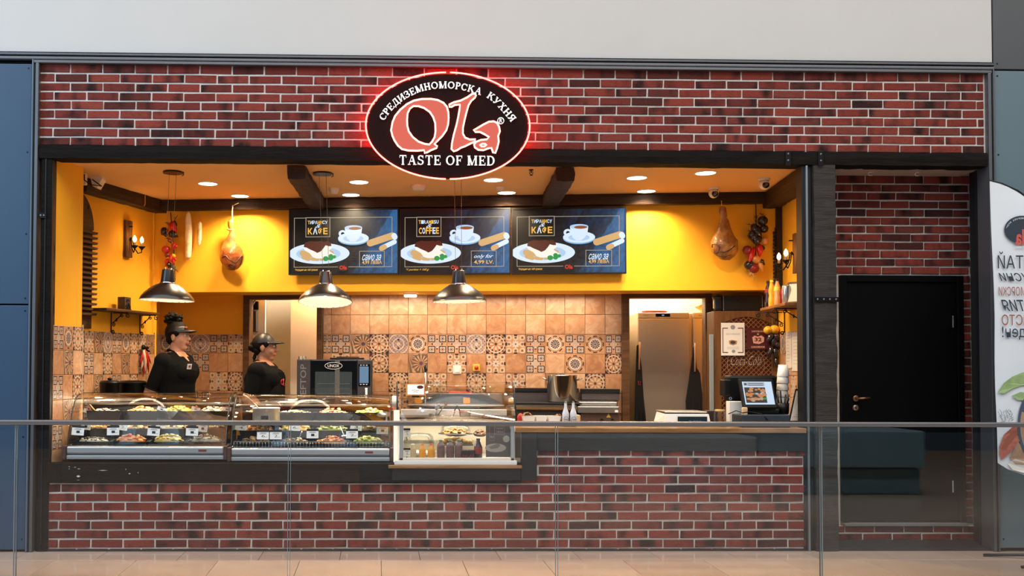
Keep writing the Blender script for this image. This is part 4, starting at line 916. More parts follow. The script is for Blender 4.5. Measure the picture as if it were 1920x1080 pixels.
for pl, lab in (([(353, 397, 1), (353.5, 402, 4), (353, 412, 6), (354, 430, 7), (353.5, 455, 7), (353, 475, 6.5), (352.5, 483, 5.5), (353, 486, 1.5)], 'thick floury white salami hanging beside the pepper garland'), ([(374, 416, 2), (374.5, 419, 4), (374, 430, 4.8), (374, 445, 4.5), (373, 455, 4), (372.5, 460, 2)], 'thin white sausage hanging between the salami and the left ham')):
    d = -.06; pts = [at(a, c, d, FB) for a, c, _ in pl]; sc = 196; rr = [r/sc for _, _, r in pl]
    o = thing('salami', lab, 'sausage', (pts[0].x, d, pts[-1].z), frame=FB)
    P2, R2 = [], []
    for i in range(len(pts)-1):
        for t in range(4): k = t/4; P2.append(pts[i].lerp(pts[i+1], k)); R2.append(rr[i]+(rr[i+1]-rr[i])*k)
    b = MB(); b.tube(P2+[pts[-1]], R2+[rr[-1]], 12); b.build('casing', SAU, o)
    b = MB(); b.tube([pts[0], (pts[0].x, d+.01, ZC-.09)], .0025, 6).ell((pts[0].x, d-.03, ZC-.085), .005, .005, .005, 0, 8, 6).tube([pts[-1], pts[-1]+Vector((.02, 0, -.012))], .003, 5); tag(b.build('hanging_string', STR, o), kind='stuff')
PRED = M('chili_red', (196, 26, 28), .22, var=.2, scale=20, coat=.4); PDRK = M('aubergine_skin', (40, 28, 30), .2, var=.2, coat=.4); PYEL = M('lemon_yellow', (226, 168, 40), .35, var=.15); STEM = M('dry_stem', (92, 74, 40), .8, var=.2); PMAR = M('dark_red', (128, 20, 30), .3, var=.2, coat=.3); BEI = M('onion_skin', (206, 142, 72), .35, var=.15); DGRN = M('dry_rosemary', (58, 58, 36), .8, var=.2)
def pod(p, q, r, bend=.02):
    p, q = Vector(p), Vector(q); m = (p+q)/2+Vector((bend, -.01, 0)); P_ = [p, p.lerp(m, .5), m, m.lerp(q, .5), q]; b = MB(); b.tube(P_, [r*.5, r, r*.95, r*.6, r*.12], 10); return b
def garland(F, d, items, cord, lab, cat='garland'):
    a, c = at(*cord[0], d, F), at(*cord[1], d, F)
    o = thing('vegetable_garland', lab, cat, (c.x, d, c.z), frame=F); b = MB(); b.tube([(a.x, d, a.z), ((a.x+c.x)/2+.008, d, (a.z+c.z)/2), (c.x, d, c.z)], .006, 6); b.build('garland_cord', STEM, o)
    for kind, x0, y0, x1, y1, r, mat in items:
        p, q = at(x0, y0, d-.03, F), at(x1, y1, d-.035-R.uniform(0, .03), F); r = r/165
        if kind == 'round': MB().ell(p, r, r, r*.95, 0, 14, 10, .02).build('dried_fruit', mat, o)
        elif kind == 'twig':
            b = MB(); b.tube([p, (p+q)/2+Vector((.01, -.01, .01)), q], .0035, 5)
            for i in range(7):
                s = p.lerp(q, (i+1)/8); e = Vector((R.uniform(-.03, .03), R.uniform(-.02, .01), R.uniform(.0, .03))); b.tube([s, s+e], [.003, .001], 4)
            b.build('dried_twig', mat, o)
        else: pod(p, q, r, R.uniform(-.012, .012)).build('dried_pepper', mat, o)
    return o
garland(FB, -.05, [('twig', 320, 425, 333, 404, 1, STEM), ('twig', 318, 424, 312, 417, 1, STEM), ('pod', 330, 418, 321, 431, 4, DGRN), ('pod', 311, 428, 303, 441, 6, PDRK), ('pod', 314, 430, 309, 437, 3, PRED), ('pod', 322, 417, 331, 435, 6.5, PRED), ('pod', 327, 414, 332, 424, 3, PDRK), ('pod', 318, 436, 334, 444, 6.5, PDRK), ('pod', 314, 440, 308, 442, 4, PDRK), ('twig', 318, 452, 312, 446, 1, STEM), ('pod', 318, 447, 322, 456, 3, PMAR), ('pod', 326, 455, 323, 470, 4, PRED), ('round', 311, 468, 311, 468, 7, PRED), ('pod', 328, 459, 330, 466, 3, PRED), ('pod', 316, 476, 312, 483, 4, PMAR), ('round', 325, 480, 325, 480, 4, PYEL), ('pod', 321, 478, 322, 492, 3, PRED), ('pod', 327, 484, 331, 488, 2.5, PRED), ('pod', 314, 486, 311, 499, 4, PRED), ('pod', 324, 484, 325, 496, 3, PRED), ('pod', 317, 492, 316, 503, 4, PDRK), ('pod', 325, 497, 328, 510, 5, DGRN), ('twig', 327, 505, 334, 510, 1, STEM), ('pod', 327, 515, 329, 524, 3, PDRK)], ((320, 398), (328, 528)), 'garland of dried red peppers and dark aubergines in the left corner')
garland(FB, -.05, [('twig', 1416, 416, 1418, 403, 1, DGRN), ('twig', 1414, 430, 1403, 420, 1, DGRN), ('twig', 1412, 440, 1404, 432, 1, DGRN), ('round', 1430, 414, 1430, 414, 8, PDRK), ('pod', 1411, 421, 1428, 448, 7, PDRK), ('round', 1432, 429, 1432, 429, 7, PDRK), ('twig', 1424, 400, 1436, 412, 1, STEM), ('pod', 1408, 434, 1415, 455, 8, PDRK), ('pod', 1418, 444, 1420, 460, 8, PDRK), ('round', 1434, 452, 1434, 452, 6.5, BEI), ('round', 1401, 469, 1401, 469, 7.5, PMAR), ('pod', 1423, 458, 1424, 483, 5, PRED), ('pod', 1414, 464, 1403, 497, 4.5, PRED), ('round', 1428, 465, 1428, 465, 5, PDRK), ('round', 1417, 487, 1417, 487, 7.5, BEI), ('pod', 1427, 487, 1434, 497, 4, PDRK), ('round', 1405, 497, 1405, 497, 8, PDRK), ('round', 1413, 503, 1413, 503, 8.5, PMAR), ('pod', 1424, 492, 1430, 509, 4, BEI), ('twig', 1405, 508, 1414, 525, 1, STR), ('twig', 1408, 504, 1404, 520, 1, STR)], ((1417, 375), (1416, 505)), 'dense garland of aubergines, beets and chillies near the right corner')
# ================================================================== service counter
WTOP = wood('worktop_oak', (120, 84, 50), (164, 122, 78), .3, .15, (1, 10, 10), 2.5); FASC = wood('black_board', (16, 17, 18), (28, 29, 30), .6, .2, (1, 12, 12))
CABIN = M('counter_carcass', (44, 38, 34), .6, var=.1); DKM = M('dark_plastic', (20, 19, 19), .35, var=.1)
XW0, XW1 = ax(968, 806, -.03), ax(1508, 806, -.03); ZW1, ZW0 = az(1200, 802.3, -.03), az(1200, 811.3, -.03); ZFA = az(1250, 845.5, -.015)
sc = thing('service_counter', 'long service counter of oak worktop and black boards on the brick base', 'counter', ((XP0+XP1)/2, .3, .16))
b = MB(); b.box(XW0, XP1-.01, -.045, .62, ZW0, ZW1, 0, .004); b.build('worktop', WTOP, sc)
b = MB(); xv1 = ax(1006.5, 860, -.02); b.box(xv1+.002, XP1-.01, -.02, .02, ZFA, ZW0-.001, 0, .003); b.build('fascia_board', FASC, sc)
b = MB(); xv0 = ax(977.5, 860, -.03); b.box(xv0, xv1, -.03, .02, az(990, 900.5, -.03), ZW0-.001, 0, .003); b.build('end_board', FASC, sc)
ZD = az(400, 868.5, -.03); ZBB = az(500, 905.5, -.03)
b = MB(); xb1 = ax(978, 890, -.03); xm = ax(730, 890, -.03)
hewn(b, (XP0, .03, (ZD+ZBB)/2), (xb1, .03, (ZD+ZBB)/2+.005), .13, ZD-ZBB, .003, seed=3); b.build('front_beam', BEAMD, sc)
xs_ = ax(108, 880, -.04)
b = MB(); rs = random.Random(5)
b.box(xs_-.02, xs_+.02, -.039, -.03, ZBB, ZD-.004, 0, .002); b.build('iron_strap', IRON, sc)
b = MB(); zl1, zl0 = az(850, 872.5, -.06), az(850, 878.5, -.06); b.box(ax(728, 875, -.06), ax(979, 875, -.06), -.065, .6, zl0, zl1, 0, .006); b.build('case_ledge', WTOP, sc)
b = MB(); b.box(ax(735, 890, -.05), ax(976, 890, -.05), -.045, .0, az(850, 901, -.045), zl0-.001, 0, .004); b.build('ledge_board', FASC, sc)
b = MB(); b.box(XP0, ax(735, 880, .3), .135, .85, .165, ZD-.01).box(ax(735, 880, .3), xv1, .135, .85, .165, zl0-.004).box(xv1, XP1-.02, .135, .60, .165, ZW0-.004); b.build('carcass', CABIN, sc)
# small chips of pale paint on the beam
b = MB()
for px, py, w, h in ((130, 875, .012, .006), (130, 879, .012, .004), (141, 876, .02, .005), (148, 879, .03, .005), (147, 893, .032, .018), (193, 882, .08, .006), (147, 900, .03, .003), (236, 880, .006, .012), (243, 888, .018, .01), (259, 886, .008, .01)):
    p = at(px, py, -.038); b.add([(p.x-w/2, -.0395, p.z), (p.x, -.0395, p.z+h/2), (p.x+w/2, -.0395, p.z), (p.x, -.0395, p.z-h/2)], [(0, 3, 2, 1)])
tag(b.build('paint_chips', M('chip_cream', (206, 200, 178), .8, var=.1), sc), kind='stuff')
# ================================================================== hot and cold display cases
GL_ = glass('case_glass', (.97, .98, .97), .4); ALC = M('case_aluminium', (176, 182, 186), .3, .55, var=.03, scale=2); MAR = M('case_end_brown', (70, 44, 38), .5, var=.08); INOX = M('inox', (168, 166, 162), .3, .9, var=.08, scale=5, stretch=(1, 1, 20))
CREAMP = M('case_cream', (224, 214, 198), .4, var=.03); TRAY = M('tray_black', (12, 12, 13), .4, var=.1, spec=.3); CARD = M('card_white', (232, 230, 224), .6, var=0); INKD = M('card_ink', (36, 34, 38), .6, var=0); INKR = M('card_red', (170, 36, 30), .6, var=0)
WIRE = M('chrome_wire', (190, 192, 194), .2, .9, var=0)
def sheet(b, poly, x0, x1, t, m=0):
    n = len(poly); nn = []
    for i in range(n):
        a = Vector(poly[max(i-1, 0)]); c = Vector(poly[min(i+1, n-1)]); d = (c-a).normalized(); nn.append(Vector((-d.y, d.x)))
    vs = []
    for x in (x0, x1):
        for k in (0, 1):
            for p, q in zip(poly, nn): vs.append((x, p[0]+q.x*t*k, p[1]+q.y*t*k))
    fs = []
    for i in range(n-1):
        fs += [(i, i+1, 2*n+i+1, 2*n+i), (n+i, 3*n+i, 3*n+i+1, n+i+1), (i, n+i, n+i+1, i+1), (2*n+i, 2*n+i+1, 3*n+i+1, 3*n+i)]
    fs += [(0, 2*n, 3*n, n), (n-1, 2*n-1, 4*n-1, 3*n-1)]
    b.add(vs, fs, m, True); return b
GP = [(.11, .812), (.135, .88), (.165, .96), (.20, 1.04), (.24, 1.11), (.285, 1.165), (.34, 1.205), (.41, 1.225), (.48, 1.23)]
_g = []
for i in range(len(GP)-1):
    for k in range(3): _g.append((GP[i][0]+(GP[i+1][0]-GP[i][0])*k/3, GP[i][1]+(GP[i+1][1]-GP[i][1])*k/3))
GP = _g+[GP[-1]]
for _ in range(4): GP = [GP[0]]+[((GP[i-1][0]+GP[i+1][0])/2*.5+GP[i][0]*.5, (GP[i-1][1]+GP[i+1][1])/2*.5+GP[i][1]*.5) for i in range(1, len(GP)-1)]+[GP[-1]]
def case(px0, px1, dz, lab, dy=0., brand=True):
    x0, x1 = ax(px0, 845, .08), ax(px1, 845, .08); z0, z1 = az(300, 861, .08)+dz, az(300, 837, .08)+dz
    o = thing('display_case', lab, 'display case', ((x0+x1)/2, .3, ZD), 'glass food display cases')
    b = MB(); h = z1-z0; b.box(x0, x1, .055, .12, z0+h*.42, z1, 0, .012).box(x0, x1, .07, .12, z0+h*.3, z0+h*.42, 1).box(x0, x1, .058, .12, z0, z0+h*.3, 0, .004); b.build('front_profile', [ALC, M('profile_groove', (110, 118, 124), .4, .5, var=0)], o)
    for xa, xb in ((x0-.03, x0-.001), (x1+.001, x1+.03)): MB().box(xa, xb, .045, .75, z0-.005, z1+.006, 0, .006).build('end_cap', MAR, o)
    if brand: b = MB(); b.box(x1-.20, x1-.135, .0535, .0555, z0+h*.62, z0+h*.78); b.build('maker_badge', M('badge_red', (120, 46, 40), .5, var=.1), o)
    b = MB(); b.box(x0, x1, .11, .74, z0+.02, z1-.03); b.build('well', M('well_dark', (40, 34, 32), .4, .4), o)
    b = MB(); b.box(x0, x1, .70, .74, z1-.03, 1.13+dz); b.build('rear_panel', M('rear_dark', (58, 44, 38), .45, .2, var=.1), o)
    b = MB(); b.box(x0, x1, .60, .74, 1.13+dz, 1.145+dz, 0, .004); b.build('rear_shelf', INOX, o)
    poly = [(y, z+dz) for y, z in GP]
    b = MB(); sheet(b, poly, x0-.02, x1+.02, .006); b.build('front_glass', GL_, o)
    b = MB(); b.box(x0-.02, x1+.02, .478, .486, 1.227+dz, 1.237+dz); b.build('glass_edge', glass('amber_edge', (.75, .62, .38), 1.5, .1, .12), o)
    for s, xg in enumerate((x0-.012, x1+.006)):
        b = MB(); pts = poly+[(.62, 1.05+dz), (.68, z1)]; n = len(pts)
        vs = [(xg+d, y, z) for d in (0, .006) for y, z in pts]; b.add(vs, [tuple(range(n))[::-1], tuple(range(n, 2*n))]+[(i, (i+1) % n, n+(i+1) % n, n+i) for i in range(n)]); g = b.build('side_glass', GL_, o)
        b = MB(); b.tube([(xg+.003, y-.004, z) for y, z in poly[:-1]], .005, 6); b.build('edge_seal', DKM, g)
    for y, z in ((.60, .98), (.66, 1.12)):
        pass
    return o, x0, x1, z0, z1
c1 = case(126, 420, 0, 'leftmost glass case with black food trays, below the left pendant lamp')
c2 = case(434, 731, -.012, 'glass case with a wire rack and a steel pot, left of the pastry case')
FOODC = {}
def fmat(c): 
    k = 'food_%d_%d_%d' % c
    return M(k, c, .4, var=.3, scale=60)
def heap(name, lab, x, y, z, rx, ry, h, cols, n, size, grp=None):
    b = MB(); mats = [fmat(c) for c in cols]
    b.ell((x, y, z), rx*.9, ry*.9, h*.55, 0, 14, 8, .08)
    for i in range(n):
        a = R.uniform(0, 2*PI); q = math.sqrt(R.random())*.95; px_, py_ = x+rx*q*math.cos(a), y+ry*q*math.sin(a); zz = z+h*(1-q*q)*.8
        s = size*R.uniform(.6, 1.3); m = Matrix.Rotation(R.uniform(0, 6), 3, 'Z') @ Matrix.Rotation(R.uniform(-.8, .8), 3, 'X')
        b.ell((px_, py_, zz), s, s*R.uniform(.4, .9), s*R.uniform(.35, .7), R.randrange(len(mats)), 6, 4, .2, None, m)
    return tag(b.build(name, mats), lab, 'food', grp, 'stuff')
def tray(lab, x0, x1, y0, y1, z, h, tilt, grp):
    o = thing('food_tray', lab, 'tray', ((x0+x1)/2, (y0+y1)/2, z), grp); w, d = (x1-x0)/2, (y1-y0)/2; cx, cy = (x0+x1)/2, (y0+y1)/2
    def ring(k, zz): return [(cx+sx*w*k, cy+sy*d*k, zz+(sy*d*tilt)) for sx, sy in ((-1, -1), (1, -1), (1, 1), (-1, 1))]
    vs = ring(.86, z)+ring(.97, z+h)+ring(1.0, z+h)+ring(.94, z+h-.002)+ring(.83, z+.006); b = MB()
    fs = [(3, 2, 1, 0), (16, 17, 18, 19)]
    for j in range(4):
        for i in range(4): fs.append((j*4+i, j*4+(i+1) % 4, j*4+4+(i+1) % 4, j*4+4+i))
    b.add(vs, fs); b.build('tray_body', TRAY, o); return o
def pricetag(lab, px, py, Y, w, h, num, head=True, rot=0., grp='price cards in the display cases'):
    p = at(px, py, Y); o = thing('price_card', lab, 'price card', (p.x, Y, p.z-h/2-.03), grp); T = Matrix.Translation(p) @ Matrix.Rotation(rot, 4, 'Y') @ Matrix.Rotation(-.12, 4, 'X')
    def tr(b): b.v = [tuple(T @ Vector(v)) for v in b.v]; return b
    c = tr(MB().box(-w/2, w/2, -.001, .001, -h/2, h/2)).build('card', CARD, o)
    if head: tr(MB().box(-w/2, w/2, -.0016, .0012, h/2, h/2+.018)).build('card_header', INKD, o); 
    b = MB(); textfit(b, num, -w*.12, w*.16, -h*.22, h*.12, -.0016); b.box(-w*.3, w*.3, -.0016, -.0014, h*.25, h*.3).box(-w*.2, w*.25, -.0016, -.0014, h*.36, h*.4).box(w*.18, w*.36, -.0016, -.0014, -h*.2, -h*.16); tag(tr(b).build('card_print', INKD, c), kind='stuff')
    if not head: tr(MB().ell((0, -.0025, h/2+.004), .011, .002, .007, 0, 8, 6)).build('card_logo', INKR, c)
    MB().box(p.x-.003, p.x+.003, Y, Y+.004, p.z-h/2-.03, p.z-h/2).build('card_clip', DKM, o); return o
ORDN = ['first', 'second', 'third', 'fourth', 'fifth']
def stepped(c, n, nm, foods, seg):
    o, x0, x1, z0, z1 = c; w = (x1-x0-.03)/n
    for r, (ya, yb, z, h, hw) in enumerate(((.135, .30, z1-.01, .05, 1), (.31, .47, z1+.085, .048, 1), (.48, .66, z1+.165, .10, 1))):
        nn = n
        b = MB(); b.box(x0+.01, x1-.01, ya+.01, yb-.005, z0+.05, z-.002); b.build('tray_support', TRAY, o)
        for i in range(nn):
            a = x0+.015+w*i
            rown = ('front', 'middle', 'back')[r]
            tray('black tray, %s from the left in the %s row of the %s case' % (ORDN[i], rown, nm), a+.004, a+w-.004, ya, yb, z, h, .10 if r < 2 else 0, 'black trays in the display cases')
            cols, nm2, size, hh = foods[(r*nn+i) % len(foods)]
            heap('food_heap', 'heap of %s in the %s tray of the %s row, %s case' % (nm2, ORDN[i], rown, nm), a+w/2, (ya+yb)/2, z+h*.8, w*.43, (yb-ya)*.42, hh*1.15, cols, 46, size, 'food heaps in the display cases')
FD = [([(196, 190, 170), (120, 112, 100), (60, 50, 44)], 'pale and dark salad', .014, .035), ([(212, 130, 40), (190, 96, 30), (226, 180, 110)], 'orange roast pieces', .016, .055), ([(214, 172, 60), (150, 160, 60), (226, 196, 120)], 'yellow green vegetables', .017, .06), ([(196, 186, 168), (140, 128, 112), (90, 80, 66)], 'grey mushrooms and grains', .015, .06),
      ([(216, 160, 84), (230, 190, 120), (180, 110, 50)], 'golden baked bites', .015, .05), ([(200, 150, 90), (150, 90, 50), (120, 150, 60)], 'mixed stew', .016, .05), ([(214, 186, 130), (190, 120, 60), (120, 60, 40)], 'browned potatoes', .018, .055), ([(90, 60, 40), (140, 90, 60), (190, 150, 100)], 'dark braised meat', .018, .05)]
stepped(c1, 4, 'leftmost', FD, 0)
FD2 = [([(120, 90, 60), (170, 120, 60), (70, 60, 50)], 'mussels and dark seafood', .017, .05), ([(70, 62, 54), (130, 100, 70), (180, 150, 110)], 'dark sliced meat', .018, .035), ([(206, 140, 80), (180, 80, 50), (220, 180, 120)], 'peach coloured shrimp', .014, .06), ([(150, 170, 60), (210, 190, 80), (222, 210, 160)], 'green lettuce leaves', .020, .055),
       ([(196, 130, 70), (220, 170, 100), (150, 90, 50)], 'fried chicken', .018, .06), ([(226, 180, 90), (206, 150, 60), (170, 170, 70)], 'yellow fried rings', .018, .065), ([(150, 160, 60), (200, 180, 110), (110, 120, 50)], 'green vegetable rolls', .02, .055), ([(100, 80, 50), (170, 140, 70), (130, 130, 50)], 'brown leafy mix', .018, .06)]
stepped(c2, 4, 'wire rack', FD2, 0)
k = 0
for px, py, Y, rot, num, lab in ((146, 809, .125, .06, '1', 'front price card at the far left of the leftmost case'), (212, 809, .125, -.02, '1', 'front price card second from left, before the orange roast'), (288, 810, .125, .08, '1', 'front price card third from left, before the mushrooms'), (360, 810, .125, .03, '1', 'front price card fourth from left, before the golden bites'), (230, 800, .30, .12, '2', 'rear price card just right of the second front card'), (302, 795, .30, .1, '2', 'rear price card above the third front card'), (380, 803, .30, .1, '1', 'rear price card just right of the fourth front card'), (161, 799, .30, .08, '1', 'rear price card behind the far left card')):
    pricetag(lab, px, py, Y, .098 if Y < .2 else .08, .06, num, True, rot)
for px, py, Y, rot, num, lab in ((493, 817, .125, 0, '6', 'left card of the touching pair in the wire rack case'), (517, 817, .125, 0, '2', 'right card of the touching pair in the wire rack case'), (586, 815, .125, 0, '1', 'price card under the oven, before the shrimp'), (660, 815, .125, 0, '2', 'price card before the green lettuce'), (717, 807, .2, .02, '1', 'price card at the right end of the wire rack case'), (552, 801, .30, .05, '6', 'price card before the yellow fried rings'), (452, 801, .32, .2, '4', 'tilted price card at the left end of the wire rack case'), (668, 800, .31, .15, '3', 'price card behind the lettuce card')):
    pricetag(lab, px, py, Y, .096, .058, num, True, rot)
for px, py, rot, lab in ((165, 771, .3, 'tilted white card on the back pans at far left'), (303, 767, .35, 'tilted white card on the back pans under the lamp reflection'), (367, 767, .3, 'tilted white card on the back pans second from right'), (425, 767, .05, 'white card on the back pans at the right end'), (533, 784, .05, 'white card right of the steel pot'), (630, 783, .25, 'tilted white card under the oven'), (670, 783, .0, 'white card at the back under the oven right side'), (718, 785, 0, 'white card at the back right corner of the wire rack case')):
    pricetag(lab, px, py, .50, .075, .034, '1', False, rot)
# serving spoons in the back pans
def spoon(lab, a, c, Ya, Yc, mat=None, r=.0055):
    p, q = at(*a, Ya), at(*c, Yc); o = thing('serving_spoon', lab, 'spoon', q, 'serving spoons in the cases')
    MB().tube([p, p.lerp(q, .5)+Vector((0, 0, -.004)), q], r, 7).build('spoon_handle', mat or WIRE, o); MB().ell(q, .03, .022, .012, 0, 12, 8).build('spoon_bowl', mat or WIRE, o)
WSP = wood('spoon_wood', (120, 84, 50), (160, 120, 74), .6, .2)
spoon('wooden spoon leaning in the far left back pan', (166, 757), (182, 774), .45, .58, WSP, .008); spoon('steel spoon across the third back pan', (299, 767), (322, 774), .5, .56); spoon('steel spoon in the fourth back pan', (368, 768), (352, 774), .5, .56)
spoon('dark tongs handle in the back of the wire rack case', (608, 775), (626, 786), .5, .58, DKM, .006); spoon('steel spoon standing in the yellow fried rings', (566, 809), (560, 822), .25, .28); spoon('steel spoon beside the lettuce card', (638, 800), (646, 818), .3, .24); spoon('dark ladle with red handle before the oven', (686, 763), (732, 766), .62, .66, M('red_handle', (196, 40, 40), .4, var=0), .004)
# steel pot with ladle
c = at(499, 790, .40); z0, z1 = az(499, 796, .40), az(499, 764.5, .40); r = (ax(524, 780, .40)-ax(473, 780, .40))/2
o = thing('steel_pot', 'small stainless pot with two loop handles in the wire rack case', 'pot', (c.x, .40, z0))
MB().lathe([(0, z0), (r-.01, z0), (r, z0+.01), (r, z1-.004), (r+.004, z1), (r-.004, z1), (r-.006, z0+.01), (0, z0+.01)], (c.x, .40, 0), 32).build('pot_body', M('pot_steel', (186, 184, 180), .4, .6, var=.08), o)
for s in (-1, 1): MB().tube([(c.x+s*r, .38, z1-.04), (c.x+s*(r+.05), .37, z1-.03), (c.x+s*(r+.05), .44, z1-.03), (c.x+s*r, .43, z1-.04)], .005).build('pot_handle', STEEL, o)
MB().box(c.x-.03, c.x+.03, .40-r-.002, .40-r+.006, z0+.05, z0+.08).build('pot_stamp', IRON, o)
p = at(456, 740, .36); q = Vector((c.x-.06, .40, z1-.01)); o = thing('soup_ladle', 'long pale ladle leaning in the stainless pot', 'ladle', (q.x, q.y, q.z)); MB().tube([p, p.lerp(q, .4)+Vector((-.01, 0, .02)), q, q+Vector((.02, 0, -.06))], .007).build('ladle_handle', M('ladle_handle', (196, 176, 148), .35, .4), o); MB().ell(q+Vector((.03, 0, -.08)), .04, .04, .03).build('ladle_bowl', STEEL, o)
# wire rack along the front of the second case
_, x0, x1, z0, z1 = c2; za, zb = az(580, 842, .125), az(580, 828, .125)
o = thing('wire_rack', 'chrome wire rack along the front edge of the wire rack case', 'rack', ((x0+x1)/2, .125, za))
b = MB(); b.tube([(x0+.02, .2, zb), (x0+.01, .128, zb), (x1-.01, .128, zb), (x1-.02, .2, zb)], .004, 6).tube([(x0+.01, .128, za), (x1-.01, .128, za)], .003, 6); b.build('rack_rail', WIRE, o)
n = 50; me = None
for i in range(n):
    x = x0+.012+(x1-x0-.024)*i/(n-1)
    if me is None: t = MB().tube([(x, .128, za), (x, .128, zb)], .0018, 4).build('rack_wire', WIRE, o); me = t.data; xf = x
    else: w_ = bpy.data.objects.new('rack_wire', me); COL.objects.link(w_); w_.parent = o; w_.location = (x-xf, 0, 0)
# ================================================================== pastry case
CG = M('case_light_frame', (226, 222, 214), .35, var=.03)
fx0, fx1 = ax(749, 830, -.03), ax(965, 830, -.03); fz0, fz1 = az(850, 861, -.03), az(850, 767, .25); bx0, bx1 = ax(737, 830, 0), ax(968, 830, 0); zc0 = zl1
o = thing('pastry_case', 'white framed glass case with drinks and pastries, third from the left', 'display case', ((bx0+bx1)/2, .3, zc0), 'glass food display cases')
b = MB(); b.box(bx0+.01, bx1, -.045, .62, zc0, az(850, 863.5, -.045), 0, .005); b.build('base_frame', CG, o)
b = MB(); b.box(fx0, fx1, -.035, -.015, az(850, 863, -.03), az(850, 858.5, -.03), 0, .003); b.build('bottom_rail', CREAMP, o)
for xa in (ax(749, 830, -.03), ax(957.5, 830, -.03)): b = MB(); b.box(xa, xa+.03, -.035, -.01, az(850, 863, -.03), az(850, 790, -.03), 0, .003); b.build('door_stile', ALC, o)
b = MB(); b.cyl((bx0+.028, .005, zc0+.02), .024, az(740, 768, .1)-zc0-.02, 16); b.build('corner_post', CREAMP, o)
b = MB(); b.cyl((bx1-.02, .03, zc0+.02), .014, az(960, 790, .05)-zc0-.02, 14); b.build('right_post', CREAMP, o)
b = MB(); b.box(bx0+.03, bx1-.02, .56, .60, zc0+.04, az(850, 778, .58)); b.build('back_wall', M('case_back', (222, 208, 186), .5, var=.03), o)
ztp = az(850, 781, .1)
b = MB(); b.box(bx0+.03, bx1-.03, .06, .60, ztp-.02, ztp-.005, 0, .003); b.build('top_shelf', DKM, o)
b = MB(); za, zb_ = az(850, 779.5, .4), az(850, 767.5, .4); b.box(ax(752, 770, .4), ax(950, 770, .4), .39, .43, za, zb_, 0, .006); b.build('light_canopy', M('canopy_white', (238, 226, 208), .4, var=0, emit=.25), o)
b = MB(); b.box(fx0+.03, fx1-.03, -.027, -.022, az(850, 858, -.025), az(850, 792, -.025)); b.build('front_glass', GL_, o)
b = MB(); gx0, gx1 = ax(751, 740, .1), ax(962, 740, .1); sheet(b, [(.0, az(850, 792, 0)), (.06, az(850, 760, .06)), (.16, az(850, 726, .16)), (.22, az(850, 717.5, .22))], gx0, gx1, .006); b.build('upper_glass', GL_, o)
for xa in (gx0-.03, gx1+.012):
    b = MB(); vs = [(xa, .0, az(850, 792, 0)), (xa, .16, az(850, 726, .16)), (xa, .22, az(850, 717.5, .22)), (xa, .30, az(850, 717.5, .3)), (xa, .55, az(850, 772, .55)), (xa, .55, az(850, 792, .55))]; b.add(vs+[(x+.006, y, z) for x, y, z in vs], [(5, 4, 3, 2, 1, 0), (6, 7, 8, 9, 10, 11)]+[(i, (i+1) % 6, 6+(i+1) % 6, 6+i) for i in range(6)]); g = b.build('side_glass', GL_, o)
    b = MB(); b.tube([(xa+.003, y, z) for _, y, z in vs[:3]], .007, 6); b.build('edge_seal', DKM, g)
b = MB(); sz = az(850, 829, .35); b.box(bx0+.05, bx1-.25, .28, .56, sz-.006, sz); b.build('glass_shelf', GL_, o)
p = FB.w((0, 0, 0)); area('pastry_case_light', ((bx0+bx1)/2, .30, ztp-.03), ((bx0+bx1)/2, .28, 0), .8, .1, 7, (1, .86, .66))
area('case_light', ((c1[1]+c1[2])/2, .52, 1.17), ((c1[1]+c1[2])/2, .30, .8), 1.1, .03, 9, (1, .84, .6)); area('case_light', ((c2[1]+c2[2])/2, .52, 1.17), ((c2[1]+c2[2])/2, .30, .8), 1.1, .03, 9.5, (1, .84, .6))
# poster in the pastry case
px0, px1, pz0, pz1 = ax(911, 830, .0), ax(956, 830, .0), az(930, 857, 0), az(930, 795, 0)
o = thing('coffee_poster', 'grey coffee poster behind the glass at the right of the pastry case', 'poster', ((px0+px1)/2, 0, pz0)); PM = [M('poster_grey', (96, 88, 84), .6, var=.1), M('poster_pale', (176, 168, 160), .6, var=0), M('poster_line', (140, 126, 112), .6, var=0)]
b = MB(); b.box(px0, px1, -.002, .002, pz0, pz1); b.build('poster_sheet', PM[0], o)
b = MB(); w, h = px1-px0, pz1-pz0
y = -.0026; b.prism(ellp(px0+w*.4, pz0+h*.28, w*.44, h*.13), y, y+.0002, 1); b.prism(ellp(px0+w*.85, pz0+h*.55, w*.14, h*.1), y, y+.0002, 1)
y = -.003; b.prism([(px0+w*.12, pz0+h*.3), (px0+w*.3, pz0+h*.36), (px0+w*.5, pz0+h*.42), (px0+w*.6, pz0+h*.36), (px0+w*.5, pz0+h*.27), (px0+w*.2, pz0+h*.24)], y, y+.0002, 2)
frame4(b, px0+w*.36, px0+w*.78, pz0+h*.68, pz0+h*.94, .004, y, y+.0002, 2); frame4(b, px0+w*.14, px0+w*.36, pz0+h*.5, pz0+h*.94, .003, y, y+.0002, 2)
textfit(b, 'КАФЕ', px0+w*.42, px0+w*.72, pz0+h*.72, pz0+h*.80, y-.0003, 1, mirror=True); textfit(b, 'ТИРАМИСУ', px0+w*.42, px0+w*.72, pz0+h*.84, pz0+h*.89, y-.0003, 1, mirror=True); textfit(b, '4,99', px0+w*.18, px0+w*.32, pz0+h*.56, pz0+h*.64, y-.0003, 1, mirror=True)
tag(b.build('poster_print', PM, o), kind='stuff')
